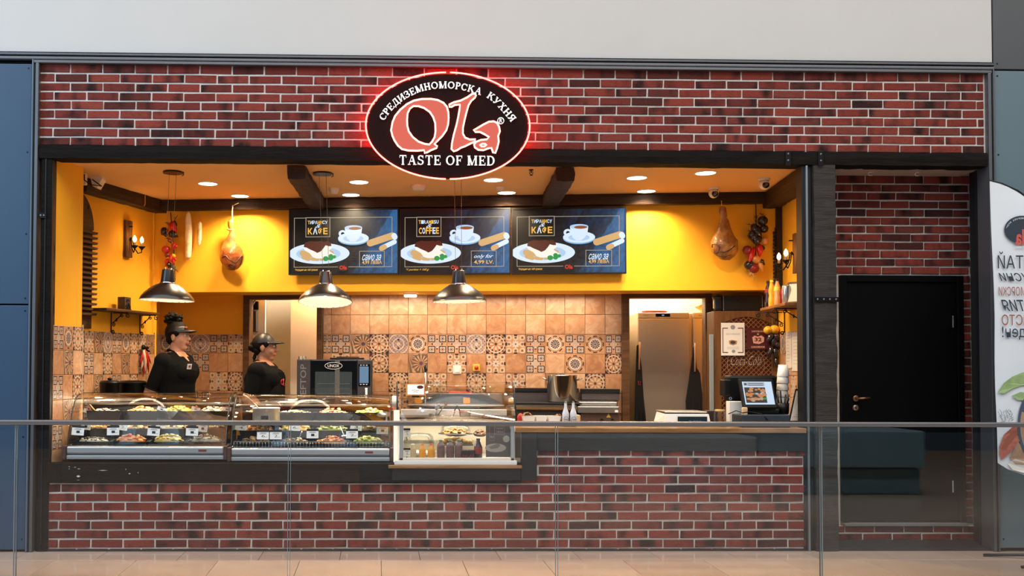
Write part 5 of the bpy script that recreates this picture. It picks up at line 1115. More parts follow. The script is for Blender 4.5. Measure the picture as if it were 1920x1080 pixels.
# bottles and boxes inside
PETG = glass('bottle_plastic', (.93, .95, .93), .8, .05)
def bottle(lab, px, pyb, pyt, Y, r, liq, cap, fill=.72, labc=None, F=F0, sq=False, grp='drinks in the pastry case'):
    p = at(px, pyb, Y, F); zt = az(px, pyt, Y, F); h = zt-p.z
    o = thing('drink_bottle', lab, 'bottle', (p.x, Y, p.z), grp, F); n = 4 if sq else 18
    sh = [(0, 0), (r*.9, 0), (r, .03*h), (r, fill*h*.85), (r*.86, fill*h*.95), (r*.45, .86*h), (r*.4, .93*h)]
    MB().lathe([(a, p.z+z) for a, z in sh], (p.x, Y, 0), n, 0, 'z', not sq).build('bottle_body', liq, o)
    MB().cyl((p.x, Y, p.z+.925*h), r*.5, h*.075, 14).build('bottle_cap', cap, o)
    if labc: MB().lathe([(r*1.01, p.z+.25*h), (r*1.02, p.z+.26*h), (r*1.02, p.z+.55*h), (r*1.01, p.z+.56*h)], (p.x, Y, 0), n, 0, 'z', not sq).build('bottle_label', labc, o)
    return o
OJ = M('orange_juice', (240, 160, 30), .2, var=.1, coat=.5); COLA = M('cola', (52, 26, 24), .12, var=.1, coat=.6); GRN = M('cap_green', (40, 110, 84), .4, var=0); ORC = M('cap_orange', (226, 120, 40), .4, var=0); REDC = M('cap_red', (196, 40, 34), .4, var=0); BLKC = M('cap_black', (20, 20, 22), .4, var=0); TEA = M('iced_tea', (120, 86, 82), .2, var=.15, coat=.5); BEG = M('milky_drink', (204, 180, 146), .3, var=.1); LABR = M('label_red', (150, 40, 40), .5, var=.1); LABM = M('label_mauve', (120, 84, 86), .5, var=.1)
yb = 859.5
bottle('beige milky drink bottle, first of the row in the pastry case', 774, yb, 832, .06, .028, BEG, CARD)
bottle('orange juice bottle with orange cap', 792, yb, 832, .06, .028, OJ, ORC); bottle('orange juice bottle with red cap', 808.5, yb, 832, .06, .029, OJ, REDC)
for px, l in ((826.5, 'first'), (844, 'second'), (860, 'third')): bottle('mauve iced tea bottle with green cap, %s of three' % l, px, yb, 824.5, .06, .031, TEA, GRN, .8, LABM)
bottle('cola bottle with black cap and red label beside the coffee poster', 896.5, yb, 822, .06, .034, COLA, BLKC, .66, LABR)
for px, l in ((871, 'left'), (884, 'right')):
    p = at(px, yb, .05); o = thing('drink_carton', 'dark carton with red swirl, %s of the two before the cola' % l, 'carton', (p.x, .05, p.z), 'drinks in the pastry case'); MB().box(p.x-.03, p.x+.024, .03, .08, p.z, p.z+.07, 0, .004).build('carton_body', COLA, o); b = MB(); b.tube([(p.x-.024, .029, p.z+.012), (p.x-.01, .0285, p.z+.026), (p.x+.004, .0285, p.z+.014), (p.x+.018, .029, p.z+.024)], .004, 5); b.build('carton_swirl', LABR, o)
def dome(lab, px0, px1, pyb, pyt, Y):
    a, c = at(px0, pyb, Y), at(px1, pyb, Y); r = (c.x-a.x)/2; z1 = az((px0+px1)/2, pyt, Y); h = z1-a.z
    o = thing('cake_dome', lab, 'dome', ((a.x+c.x)/2, Y, a.z), 'clear domes in the pastry case'); MB().lathe([(r, a.z), (r, a.z+h*.55), (r*.93, a.z+h*.82), (r*.75, a.z+h*.97), (0, z1)], ((a.x+c.x)/2, Y, 0), 28).build('dome_cover', GL_, o); MB().lathe([(0, a.z-.004), (r+.02, a.z-.004), (r+.02, a.z), (0, a.z)], ((a.x+c.x)/2, Y, 0), 28).build('dome_plate', DKM if 'cookie' in lab else CREAMP, o); return (a.x+c.x)/2, a.z, r
dome('empty clear cake dome above the juice bottles', 757, 814, 846, 812, .30)
cx, cz, r = dome('clear dome over a dark cookie tray on the upper level', 826, 882, 812.5, 797, .34)
CK = [(196, 140, 70), (170, 110, 50), (120, 76, 40)]
heap('cookie_heap', 'brown cookies under the clear dome', cx, .34, cz, r*.9, r*.7, .05, CK, 40, .018)
p = at(900, 812, .36); heap('cookie_heap', 'dark cookies right of the clear dome', p.x, .36, p.z-.01, .06, .06, .04, [(110, 70, 44), (70, 46, 34)], 26, .016)
for i, (px, py) in enumerate(((838, 824), (850, 822.5), (862, 824), (832, 828), (846, 828), (872, 828), (880, 829))):
    p = at(px, py, .2); o = MB().ell(p, .03, .03, .02, 0, 12, 8, .12).build('pastry', fmat((204, 150, 70))); tag(o, 'golden bun, %s in the pile below the clear dome' % (ORDN+['sixth', 'seventh'])[i], 'pastry', 'golden buns in the pastry case')
a, c = at(826, 833, .2), at(886, 833, .2); b = MB(); b.box(a.x, c.x, .13, .28, a.z-.004, a.z+.006, 0, .003); tag(b.build('pastry_tray', TRAY), 'dark tray under the golden buns', 'tray')
for px, py, w, lab in ((763, 813, .055, 'price card hanging at upper left inside the pastry case'), (763, 850, .055, 'price card at lower left inside the pastry case')): pricetag(lab, px, py, .04, w, .05, '2', True)
# things on top of the pastry case
for px, py, w, lab in ((843, 786, .10, 'white card with red logo on the pastry case, left one'), (905, 786, .16, 'wide white card with red logos on the pastry case, right one')): pricetag(lab, px, py, .08, w, .026, '2', False)
def cup(lab, px, pyb, pyt, Y, r, mat, cat='glass', n=20): 
    p = at(px, pyb, Y); z1 = az(px, pyt, Y); o = thing('tumbler', lab, cat, (p.x, Y, p.z)); MB().lathe([(0, p.z), (r*.8, p.z), (r, z1), (r*.94, z1), (r*.76, p.z+.006), (0, p.z+.006)], (p.x, Y, 0), n).build('tumbler_body', mat, o); return p, z1
p, z1 = cup('clear tumbler of utensils on the pastry case', 815, 790, 776, .10, .05, GL_)
for i, (a, m) in enumerate((((836, 756), WSP), ((822, 762), STEEL), ((818, 764), STEEL))): q = at(*a, .12); o = thing('utensil', ['wooden spatula', 'wide steel spatula', 'thin steel fork'][i]+' standing in the clear tumbler', 'utensil', (p.x, .1, p.z)); b = MB(); b.tube([p+Vector((0, 0, .01)), q], .004).ell(q, .012, .004, .022); b.build('utensil_body', m, o)
cup('low clear jar beside the tongs on the pastry case', 872, 790, 769, .12, .05, GL_)
p = at(857, 788, .12); o = thing('steel_tongs', 'dark tongs standing between the jar and the tumbler', 'tongs', p); b = MB()
for s in (-1, 1): b.tube([p+Vector((s*.03, 0, .02)), p+Vector((s*.02, 0, .08)), p+Vector((0, 0, .12))], .005)
b.build('tongs_arms', IRON, o)
p = at(779, 731, .10); o = thing('menu_card', 'white menu card with orange border standing on the pastry case', 'sign', (p.x, .1, p.z-.06)); T = .078
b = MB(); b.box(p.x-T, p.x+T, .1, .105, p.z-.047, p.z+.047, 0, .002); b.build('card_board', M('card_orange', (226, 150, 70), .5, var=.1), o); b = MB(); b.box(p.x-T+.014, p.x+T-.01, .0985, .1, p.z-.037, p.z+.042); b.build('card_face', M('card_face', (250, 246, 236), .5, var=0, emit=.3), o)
b = MB(); y = .0982; b.prism(ellp(p.x+.038, p.z+.022, .026, .014, 20), y, y+.0002, 0); b.tube([(p.x-.03, y, p.z-.006), (p.x-.01, y, p.z+.002), (p.x+.01, y, p.z-.004), (p.x+.03, y, p.z-.002)], .002, 4, 1).tube([(p.x-.02, y, p.z-.018), (p.x, y, p.z-.014), (p.x+.02, y, p.z-.02)], .002, 4, 1); textfit(b, 'Ola', p.x+.024, p.x+.052, p.z+.016, p.z+.028, .0978, 2)
tag(b.build('card_print', [M('print_dark', (60, 24, 20), .5, var=0), M('print_tan', (206, 160, 110), .5, var=0), INKR], o), kind='stuff'); MB().box(p.x-.03, p.x+.03, .09, .14, p.z-.06, p.z-.047).build('card_foot', DKM, o)
# ================================================================== kitchen equipment
OVD = M('oven_dark', (40, 40, 44), .35, .5, var=.06); OVG = M('oven_glass', (14, 16, 20), .06, var=0, spec=.8); OVS = M('oven_side', (70, 66, 68), .4, .3, var=.05); GREYT = M('grey_print', (120, 114, 114), .5, var=0); PALE = M('pale_print', (206, 200, 194), .4, var=0)
OY = 1.55
def ox(p, y=720, Y=OY): return ax(p, y, Y)
def oz(p, x=625, Y=OY): return az(x, p, Y)
o = thing('combi_oven', 'dark combi oven with blue touch display behind the wire rack case', 'oven', (ox(626), OY+.3, oz(777)))
b = MB(); b.box(ox(556.5), ox(698), OY, OY+.6, oz(777), oz(674), 0, .006); b.build('oven_body', OVD, o)
b = MB(); b.box(ox(557), ox(582), OY-.012, OY, oz(776), oz(675), 0, .004); b.build('side_panel', OVS, o)
b = MB(); b.box(ox(582.5), ox(669), OY-.014, OY, oz(772), oz(675), 0, .006); dg_ = b.build('oven_door', OVG, o)
b = MB(); b.box(ox(591), ox(660), OY-.0155, OY-.0142, oz(757), oz(697)); b.build('door_window', M('oven_window', (92, 104, 108), .08, .6, var=.15, scale=6, stretch=(9, 1, 1)), dg_)
b = MB(); b.box(ox(628), ox(637), OY-.0162, OY-.0156, oz(770), oz(676)); b.build('window_streak', M('steel_streak', (200, 196, 186), .2, .9, var=.1), dg_)
b = MB()
for i in range(4): b.box(ox(595), ox(656), OY-.0165, OY-.0157, oz(720+i*9), oz(719+i*9))
tag(b.build('rack_lines', STEEL, dg_), kind='stuff')
bx, bz = ox(625.3), oz(685.8); rx, rz = ox(642)-ox(625.3), oz(679)-oz(685.8)
b = MB(); b.prism(ellp(bx, bz, rx, rz), OY-.02, OY-.014, 0).prism(ellp(bx, bz, rx-.006, rz-.006), OY-.021, OY-.02, 1); textfit(b, 'UNOX', bx-rx*.66, bx+rx*.66, bz-rz*.42, bz+rz*.42, OY-.0215, 0, 0, .02); b.build('maker_badge', [PALE, OVG], dg_)
b = MB(); b.box(ox(670.5), ox(697), OY-.012, OY, oz(776), oz(675), 0, .004); cp_ = b.build('control_panel', OVS, o)
b = MB(); b.box(ox(672), ox(694), OY-.014, OY-.012, oz(724), oz(682), 0, .002); b.build('display_surround', OVG, cp_)
b = MB(); b.box(ox(674), ox(691), OY-.0148, OY-.0141, oz(718), oz(687)); b.build('touch_display', EM('oven_display', (110, 150, 182), .75), cp_)
b = MB()
for zz_ in (720.5, 684.5):
    for i in range(3): b.box(ox(675+i*5.5), ox(678+i*5.5), OY-.0148, OY-.0141, oz(zz_+.8), oz(zz_-.8))
tag(b.build('display_icons', PALE, cp_), kind='stuff')
b = MB(); b.tube([(ox(687), OY-.05, oz(768)), (ox(687), OY-.05, oz(727))], .012, 10).tube([(ox(687), OY-.05, oz(730)), (ox(687), OY, oz(730))], .007).tube([(ox(687), OY-.05, oz(765)), (ox(687), OY, oz(765))], .007); b.build('door_handle', STEEL, dg_)
b = MB(); vs, fs = _tv('CHEFTOP', 0, .01); w_, h_ = max(v.x for v in vs), max(v.y for v in vs)
xa, xb, za, zb = ox(563), ox(574), oz(770), oz(683); b.add([(xb-(v.y/h_)*(xb-xa), OY-.0135, za+(v.x/w_)*(zb-za)) for v in vs], fs); b.build('side_lettering', GREYT, o)
b = MB(); textfit(b, 'MIND.Maps', ox(591), ox(610), oz(768), oz(763), OY-.0155, 0, .4); b.build('door_lettering', PALE, dg_)
for px, w in ((562, .05), (568, .04)): b = MB(); b.cyl((ox(px), OY+.12, oz(674)), w/2, .03, 14); b.build('flue_cap', DKM, o)
b = MB(); b.box(ox(618), ox(682), OY+.02, OY+.4, oz(673.5), oz(670.5), 0, .003).box(ox(630), ox(672), OY+.05, OY+.36, oz(670.4), oz(668.4), 0, .003); tag(b.build('oven_tray', M('tray_brown', (52, 38, 32), .4, .5)), 'dark baking trays lying on top of the combi oven', 'tray')
b = MB(); b.box(ox(552), ox(702), OY+.02, OY+.6, .16, oz(777)-.03); tag(b.build('oven_stand', INOX), 'steel stand carrying the combi oven', 'stand')
for px in (575, 590, 660, 690): MB().cyl((ox(px), OY+.06, oz(777)-.032), .018, .032, 12).build('oven_foot', DKM, o)
# steel worktops in front of the tiled wall (in the wall's own frame)
KD = .02
def kx(p, y=740, d=KD): return ax(p, y, d, FB)
def kz(p, x=1000, d=KD): return az(x, p, d, FB)
kt = thing('kitchen_bench', 'steel kitchen bench with curved splash panel behind the pastry case', 'bench', (kx(860), .2, .16), frame=FB)
b = MB(); b.box(kx(765), kx(945), .0, .49, kz(764), kz(760), 0, .004); b.build('bench_top', INOX, kt)
b = MB(); b.box(kx(775), kx(944), .42, .49, kz(760), az(860, 737, .42, FB), 0, .01); b.build('splash_panel', M('splash_blue_steel', (120, 130, 142), .3, .8, var=.06), kt)
b = MB(); b.box(kx(768), kx(944), .03, .48, .16, kz(764)); b.build('bench_body', M('bench_grey', (96, 90, 84), .4, .6), kt)
rg_ = thing('gas_range', 'steel cooking range with black rear bar under the stockpot', 'range', (kx(1008), .2, .16), frame=FB)
b = MB(); b.box(kx(948), kx(1092), .40, .49, az(1000, 753, .4, FB), az(1000, 735, .4, FB), 0, .006); b.build('rear_panel', M('range_panel', (128, 120, 120), .3, .85, var=.08), rg_)
b = MB(); b.box(kx(948), kx(1092), .38, .49, az(1000, 735, .38, FB), az(1000, 727.5, .38, FB), 0, .004); b.build('rear_bar', DKM, rg_)
b = MB(); b.box(kx(950), kx(1090), -.03, .39, kz(757.5), kz(754.5), 0, .004); b.build('hob_plate', DKM, rg_)
b = MB(); b.cyl((kx(948), -.05, kz(765)), .026, kx(1081)-kx(948), 16, 0, 'x'); b.build('front_rail', STEEL, rg_)
b = MB(); b.box(kx(950), kx(1080), -.04, .38, .16, kz(758)); b.build('range_body', M('range_body', (84, 78, 74), .35, .8), rg_)
g = thing('griddle', 'steel griddle unit with warning triangle right of the stockpot', 'griddle', (kx(1130), .2, .16), frame=FB)
b = MB(); b.box(kx(1097), kx(1172), .40, .49, az(1130, 751, .4, FB), az(1130, 737, .4, FB), 0, .006); b.build('rear_panel', MATS['range_panel'], g)
b = MB(); b.box(kx(1096), kx(1172), .38, .49, az(1130, 737, .38, FB), az(1130, 729, .38, FB), 0, .004); b.build('rear_bar', DKM, g)
b = MB(); y0 = -.06; b.box(kx(1083, d=y0), kx(1161, d=y0), y0, .36, kz(774, d=y0), kz(761, d=y0), 0, .008); b.build('griddle_front', INOX, g)
b = MB(); b.box(kx(1086), kx(1160), .1, .37, kz(760), kz(753), 0, .01); b.build('griddle_hood', INOX, g)
b = MB(); b.box(kx(1088), kx(1160), y0+.02, .36, .16, kz(774, d=y0)-.002); b.build('griddle_body', M('griddle_body', (92, 66, 52), .45, .4), g)
t3 = at(1141, 779.5, y0+.018, FB); b = MB(); b.prism([(t3.x-.022, t3.z-.017), (t3.x+.022, t3.z-.017), (t3.x, t3.z+.021)], y0+.016, y0+.019); b.build('warning_triangle', M('warning_yellow', (206, 150, 50), .5, var=0), g)
b = MB(); t4 = at(1156, 771, y0, FB); b.box(t4.x-.016, t4.x+.016, y0-.002, y0, t4.z-.01, t4.z+.01); b.build('rating_plate', CARD, g)
for px in (1128, 1148): q = at(px, 787, y0+.02, FB); MB().cyl((q.x, y0+.0, q.z), .014, .02, 12, 0, 'y').build('control_knob', DKM, g)
# stockpot
d = .15; c = at(1054, 753, d, FB); z0, z1 = kz(754, d=.02), az(1054, 703.5, d, FB); r = (ax(1082, 730, d, FB)-ax(1026, 730, d, FB))/2
o = thing('stockpot', 'tall shiny stockpot on the range', 'pot', (c.x, d, z0), frame=FB); MB().lathe([(0, z0), (r-.008, z0), (r, z0+.008), (r, z1-.006), (r+.005, z1), (r-.004, z1), (r-.006, z0+.01), (0, z0+.01)], (c.x, d, 0), 40).build('pot_body', M('pot_mirror', (200, 198, 194), .12, 1, var=0), o)
for s in (-1, 1): MB().tube([(c.x+s*r, d-.05, z1-.05), (c.x+s*(r+.035), d-.05, z1-.03), (c.x+s*(r+.045), d, z1-.03), (c.x+s*(r+.035), d+.05, z1-.03), (c.x+s*r, d+.05, z1-.05)], .006).build('pot_handle', STEEL, o)
# tap, socket, emergency switch
c = at(797.5, 760, .40, FB); zt = az(797, 688, .40, FB); o = thing('spray_tap', 'tall thin chrome spray tap before the tiled wall', 'tap', (c.x, .4, c.z), frame=FB)
MB().tube([(c.x, .4, c.z), (c.x, .4, zt-.04)], .009).build('tap_column', CHR, o); MB().tube([(c.x, .4, zt-.05), (c.x-.004, .39, zt), (c.x+.012, .36, zt+.02), (c.x+.014, .33, zt-.04)], .012).build('tap_spout', M('tap_dark', (70, 66, 62), .3, .7), o); MB().tube([(c.x, .40, c.z+.07), (c.x+.07, .40, c.z+.075)], .008).build('tap_lever', CHR, o)
q = at(857, 693, .49, FB); o = thing('wall_socket', 'white switch plate on a patterned kitchen tile', 'switch', (q.x, .49, q.z-.045), frame=FB); MB().box(q.x-.044, q.x+.044, .478, .494, q.z-.045, q.z+.045, 0, .006).build('socket_plate', WPL, o); MB().box(q.x-.026, q.x+.026, .472, .479, q.z-.028, q.z+.028, 0, .004).build('socket_rocker', CARD, o)
q = at(893.5, 689.5, .49, FB); o = thing('emergency_switch', 'yellow box with a red stop button on the kitchen tiles', 'switch', (q.x, .49, q.z-.035), frame=FB); MB().box(q.x-.036, q.x+.036, .44, .494, q.z-.035, q.z+.035, 0, .006).build('switch_box', M('safety_yellow', (226, 176, 40), .45, var=.05), o); MB().lathe([(0, -.03), (.018, -.026), (.022, -.014), (.014, 0)], (q.x, .44, q.z), 18, 0, 'y').build('stop_button', M('stop_red', (190, 30, 26), .35, var=0), o)
for pp, lab, cat, m, r, h in (((740, 757), 'stacked paper cups left behind the pastry case', 'cups', CREAMP, .03, .09),):
    q = at(*pp, .9); o = thing('paper_cup', 'pale paper cup standing left behind the pastry case glass', 'cup', (q.x, .9, q.z-.02)); MB().lathe([(0, q.z-.02), (r, q.z-.02), (r*.72, q.z+h-.02), (0, q.z+h-.02)], (q.x, .9, 0), 18).build('cup_body', m, o)
    MB().box(q.x-.3, q.x+.3, .8, 1.0, q.z-.04, q.z-.02).build('support_shelf', INOX, kt)
q = at(785, 757, .30, FB); b = MB(); b.box(q.x-.04, q.x+.035, .27, .34, kz(760), kz(760)+.055, 0, .004); tag(b.build('sponge_box', M('box_orange', (206, 140, 50), .6, var=.1), frame=FB), 'small orange box on the bench beside the spray tap', 'box')
q = at(875, 757, .25, FB); o = thing('spice_jar', 'orange and blue food packet on the bench behind the pastry case', 'packet', (q.x, .25, kz(760)), frame=FB); MB().box(q.x-.035, q.x+.035, .22, .28, kz(760), kz(760)+.08, 0, .008).build('packet_body', M('packet_orange', (206, 140, 60), .4, var=.2, scale=30), o); MB().box(q.x-.035, q.x+.035, .219, .281, kz(760)+.065, kz(760)+.082).build('packet_band', M('packet_blue', (60, 90, 150), .4, var=0), o)
# ================================================================== items on the worktop
WY = .22; PLA = M('white_melamine', (232, 226, 216), .35, var=.02); BRN = M('napkin_kraft', (140, 104, 70), .9, var=.15)
def wx(p, Y=WY): return ax(p, 790, Y)
o = thing('napkin_caddy', 'long white caddy base at the left end of the worktop', 'caddy', (wx(1012), WY, ZW1)); b = MB(); b.box(wx(979), wx(1046), WY-.07, WY+.07, ZW1, az(1010, 793, WY), 0, .006); b.build('caddy_base', PLA, o)
for i, (a, c_) in enumerate(((978, 1002), (1003, 1024), (1026, 1050))):
    x0, x1 = wx(a), wx(c_); za, zb = az(1010, 793, WY), az(1010, 779.5, WY); b = MB(); vs = []
    for zz_, k in ((za, .8), (zb, 1.)):
        for sx, sy in ((-1, -1), (1, -1), (1, 1), (-1, 1)): vs.append(((x0+x1)/2+sx*(x1-x0)/2*k, WY+sy*.05*k, zz_))
    b.add(vs, [(3, 2, 1, 0)]+[(i_, (i_+1) % 4, 4+(i_+1) % 4, 4+i_) for i_ in range(4)]); b.box((x0+x1)/2-.035, (x0+x1)/2+.035, WY-.035, WY+.035, za+.002, zb-.012)
    b.build('caddy_tub', PLA, o)
for i, (a, c_, hh, lab) in enumerate(((979, 1000, 772, 'crumpled brown paper napkins in the left caddy tub'), (1040, 1054, 775, 'brown paper corner sticking out of the right caddy tub'))):
    x0, x1 = wx(a), wx(c_); b = MB(); zb = az(1010, 783, WY); zt = az(1010, hh, WY); n = 5; vs = []; fs = []
    for j in range(n):
        for k in range(n): vs.append((x0+(x1-x0)*j/(n-1), WY-.04+.08*k/(n-1), zb+(zt-zb)*(.4+R.uniform(0, .6))*(1 if 0 < j < n-1 else .2)))
    for j in range(n-1):
        for k in range(n-1): fs.append((j*n+k, (j+1)*n+k, (j+1)*n+k+1, j*n+k+1))
    b.add(vs, fs); m_ = [(x, y, zb-.02) for x, y in ((x0, WY-.04), (x1, WY-.04), (x1, WY+.04), (x0, WY+.04))]; b.box(x0+.005, x1-.005, WY-.035, WY+.035, zb-.02, zb+.003); tag(b.build('paper_napkins', BRN), lab, 'napkins', kind='stuff')
SAUW = M('sauce_white', (206, 210, 212), .25, var=.04, coat=.3); SLAB = M('sauce_label', (120, 134, 148), .5, var=0)
for px, lab in ((1060.5, 'left white sauce bottle with black cap on the worktop'), (1075, 'right white sauce bottle with black cap on the worktop')):
    c = at(px, 800, .14); zt = az(px, 752, .14); h = zt-ZW1; r = .027; o = thing('sauce_bottle', lab, 'bottle', (c.x, .14, ZW1), 'white sauce bottles')
    MB().lathe([(0, ZW1), (r, ZW1+.003), (r, ZW1+h*.5), (r*.8, ZW1+h*.6), (r*.42, ZW1+h*.75), (r*.42, ZW1+h*.92)], (c.x, .14, 0), 20).build('bottle_body', SAUW, o); MB().cyl((c.x, .14, ZW1+h*.92), r*.46, h*.08, 14, r2=r*.3).build('bottle_cap', DKM, o)
    b = MB(); b.tube([(c.x+.019*math.cos(a), .14-r-.0005+(1-math.cos(.9*math.cos(a)))*.012, ZW1+h*.28+.022*math.sin(a)) for a in [i*PI/10 for i in range(20)]], .0016, 4, closed=True).box(c.x-.012, c.x+.012, .14-r-.002, .14-r, ZW1+h*.26, ZW1+h*.3); b.build('label_ring', SLAB, o)
p = at(1082, 785, .3); b = MB(); b.box(p.x-.02, p.x+.02, .26, .34, ZW1, az(1082, 778, .3), 0, .003); tag(b.build('straw_box', M('pale_wood_box', (196, 168, 130), .6, var=.1)), 'small pale box right of the white sauce bottles', 'box')
p = at(930-0, 785, .3); p = at(976, 789, .25); b = MB(); b.ell((p.x, .25, ZW1+.05), .03, .02, .05, 0, 14, 10, .04); tag(b.build('snack_packet', [M('packet_red', (196, 50, 40), .4, var=.3, scale=40)]), 'red and white packet beside the pastry case post', 'packet')
# scale
SY_ = .16; x0, x1 = ax(1247, 785, SY_), ax(1333, 785, SY_); o = thing('counter_scale', 'white electronic scale with steel plate on the worktop', 'scale', ((x0+x1)/2, SY_+.15, ZW1)); zb = az(1290, 777, SY_)
b = MB(); xc = (x0+x1)/2; vs = [(x0, SY_, ZW1+.012), (x1, SY_, ZW1+.012), (x1, SY_+.32, ZW1+.012), (x0, SY_+.32, ZW1+.012), (x0+.01, SY_+.02, zb), (x1-.01, SY_+.02, zb), (x1-.02, SY_+.30, zb+.01), (x0+.02, SY_+.30, zb+.01)]
b.add(vs, [(3, 2, 1, 0), (4, 5, 6, 7), (0, 1, 5, 4), (1, 2, 6, 5), (2, 3, 7, 6), (3, 0, 4, 7)]); b.build('scale_body', PLA, o)
b = MB(); b.box(x0+.012, x1-.012, SY_+.05, SY_+.30, zb+.012, zb+.022, 0, .004); b.build('weighing_plate', STEEL, o)
b = MB(); xa, xb = ax(1271, 785, SY_), ax(1326, 785, SY_); b.box(xa, xb, SY_-.001, SY_+.008, ZW1+.022, az(1290, 781, SY_), 0, .001); s_ = b.build('scale_display', OVG, o)
b = MB(); textfit(b, '0.000', xa+.09, xb-.05, ZW1+.03, ZW1+.05, SY_-.0016); b.box(xa+.02, xa+.04, -.0, .0, ZW1+.03, ZW1+.03); b.build('display_digits', EM('digit_blue', (120, 160, 180), .5), s_)
for sx in (x0+.04, x1-.04): MB().cyl((sx, SY_+.05, ZW1), .014, .014, 10).build('scale_foot', DKM, o)
# jar of coins
c = at(1350, 795, .18); r = .047; zt = az(1350, 768, .18); o = thing('tip_jar', 'square glass jar with a wooden lid on the worktop', 'jar', (c.x, .18, ZW1)); MB().lathe([(0, ZW1), (r, ZW1), (r*1.03, ZW1+.02), (r*1.03, zt-.03), (r*.8, zt-.012)], (c.x, .18, 0), 20).build('jar_body', GL_, o); MB().lathe([(0, ZW1+.004), (r*.9, ZW1+.004), (r*.9, ZW1+.035), (0, ZW1+.045)], (c.x, .18, 0), 20).build('jar_contents', M('coins', (150, 140, 120), .35, .7, var=.4, scale=60), o); MB().lathe([(r*.86, zt-.014), (r*.9, zt), (0, zt+.002)], (c.x, .18, 0), 20).build('jar_lid', M('lid_gold', (176, 146, 86), .4, .4), o)
b = MB(); p = at(1337, 772, .34); b.box(p.x-.05, p.x+.03, .30, .42, ZW1, p.z+.01, 0, .004); tag(b.build('card_box', M('dark_wood_box', (44, 28, 22), .5, var=.2)), 'small dark wooden box behind the glass jar', 'box')
p = at(1236, 797, .06); b = MB(); b.lathe([(0, ZW1), (.06, ZW1), (.10, ZW1+.012), (.096, ZW1+.014), (.058, ZW1+.004), (0, ZW1+.004)], (p.x, .09, 0), 32); tag(b.build('glass_dish', GL_), 'flat clear glass dish on the worktop left of the scale', 'dish')
# till
TILL = M('till_black', (10, 10, 10), .45, spec=.3, var=.15); o = thing('cash_register', 'black point of sale terminal with a lit customer screen', 'terminal', (wx(1430, .3), .3, ZW1))
b = MB(); b.box(ax(1390, 790, .05), ax(1482, 790, .05), .05, .42, ZW1, az(1430, 778, .05), 0, .006); b.build('cash_drawer', M('drawer_slate', (44, 52, 60), .5, .2, var=.1), o)
T = Matrix.Rotation(-.32, 4, 'X'); cc = at(1422, 737, .16); hw, hh = (ax(1455, 737, .16)-ax(1388, 737, .16))/2, .128; TZ = Matrix.Translation(cc) @ Matrix.Rotation(.10, 4, 'Z') @ T
def tt(b, parent=o, name='x', mat=TILL): b.v = [tuple(TZ @ Vector(v)) for v in b.v]; return b.build(name, mat, parent)
mn = tt(MB().box(-hw, hw, 0, .03, -hh, hh, 0, .008), o, 'monitor_case')
SM2 = [EM('till_pale', (206, 226, 246), .95), EM('till_grey', (176, 184, 196), .85), EM('till_dark', (60, 50, 46), .8), EM('till_orange', (206, 130, 70), .9), EM('till_tan', (190, 160, 130), .9), EM('till_green', (40, 150, 60), .9)]
b = MB(); sw, sh = hw*.86, hh*.76; b.box(-sw, sw, -.0012, -.0006, -sh, sh).box(-sw*.92, sw*.5, -.0016, -.0014, sh*.62, sh*.94, 1); b.box(-sw*.92, sw*.5, -.0016, -.0014, -sh*.86, sh*.5, 2)
rn = random.Random(4)
for i in range(26): b.prism(ellp(rn.uniform(-.8, .38)*sw, rn.uniform(-.72, .38)*sh, .02*rn.uniform(.6, 1.3), .013*rn.uniform(.6, 1.3), 10), -.0022-.0002*i, -.0021-.0002*i, rn.choice((3, 3, 4, 4, 1, 5 if i % 6 == 0 else 4)))
b.prism(ellp(-sw*.8, sh*.78, .012, .008, 12), -.002, -.0018, 2)
for k in range(2): b.box(-sw*.6, sw*.4, -.002, -.0018, sh*(.84-.16*k)-.002, sh*(.84-.16*k)+.002, 2)
sc_ = tt(b, mn, 'screen_image', SM2); tag(sc_, kind='stuff')
b = MB(); b.box(ax(1362, 720, .42), ax(1452, 720, .42), .36, .50, az(1400, 752, .4), az(1400, 704, .4), 0, .02); b.build('rear_monitor', TILL, o)
b = MB(); b.box(ax(1354, 720, .40), ax(1366, 720, .40), .34, .46, az(1400, 742, .4), az(1400, 712, .4), 0, .008); b.build('card_reader', TILL, o)
q = at(1422, 770, .26); b = MB(); b.box(q.x-.14, q.x+.14, .16, .42, az(1430, 778, .05), az(1430, 766, .2), 0, .012).box(q.x-.06, q.x+.06, .24, .36, az(1430, 768, .2), az(1430, 735, .3), 0, .01); b.build('terminal_stand', TILL, o)
q = at(1369.5, 747, .34); b = MB(); b.prism(ringp(q.x, q.z, .012, .012, .004)[0], .338, .342, 0, ringp(q.x, q.z, .012, .012, .004)[1]); b.build('round_emblem', M('emblem_blue', (120, 150, 186), .4, var=0), o)
p0 = at(1377, 770, .30); o2 = thing('paper_roll_box', 'small white box beside the till', 'box', (p0.x, .30, ZW1)); MB().box(p0.x-.06, p0.x+.05, .25, .33, ZW1+.0, az(1377, 752.5, .27), 0, .004).build('box_body', PLA, o2)
b = MB(); p = at(1396, 767, .12); b.box(p.x-.02, p.x+.02, .10, .14, ZW1, p.z+.015, 0, .008); tag(b.build('card_stub', M('kraft_pale', (206, 170, 130), .7, var=.1)), 'little pale cardboard piece before the till screen', 'card')
b = MB(); b.tube([at(1366, 776, .1), at(1380, 770, .12), at(1392, 774, .1), at(1405, 772, .1), at(1428, 776, .06), at(1440, 788, .04)], .004, 6); tag(b.build('till_cable', TILL), 'black cable lying before the till', 'cable')
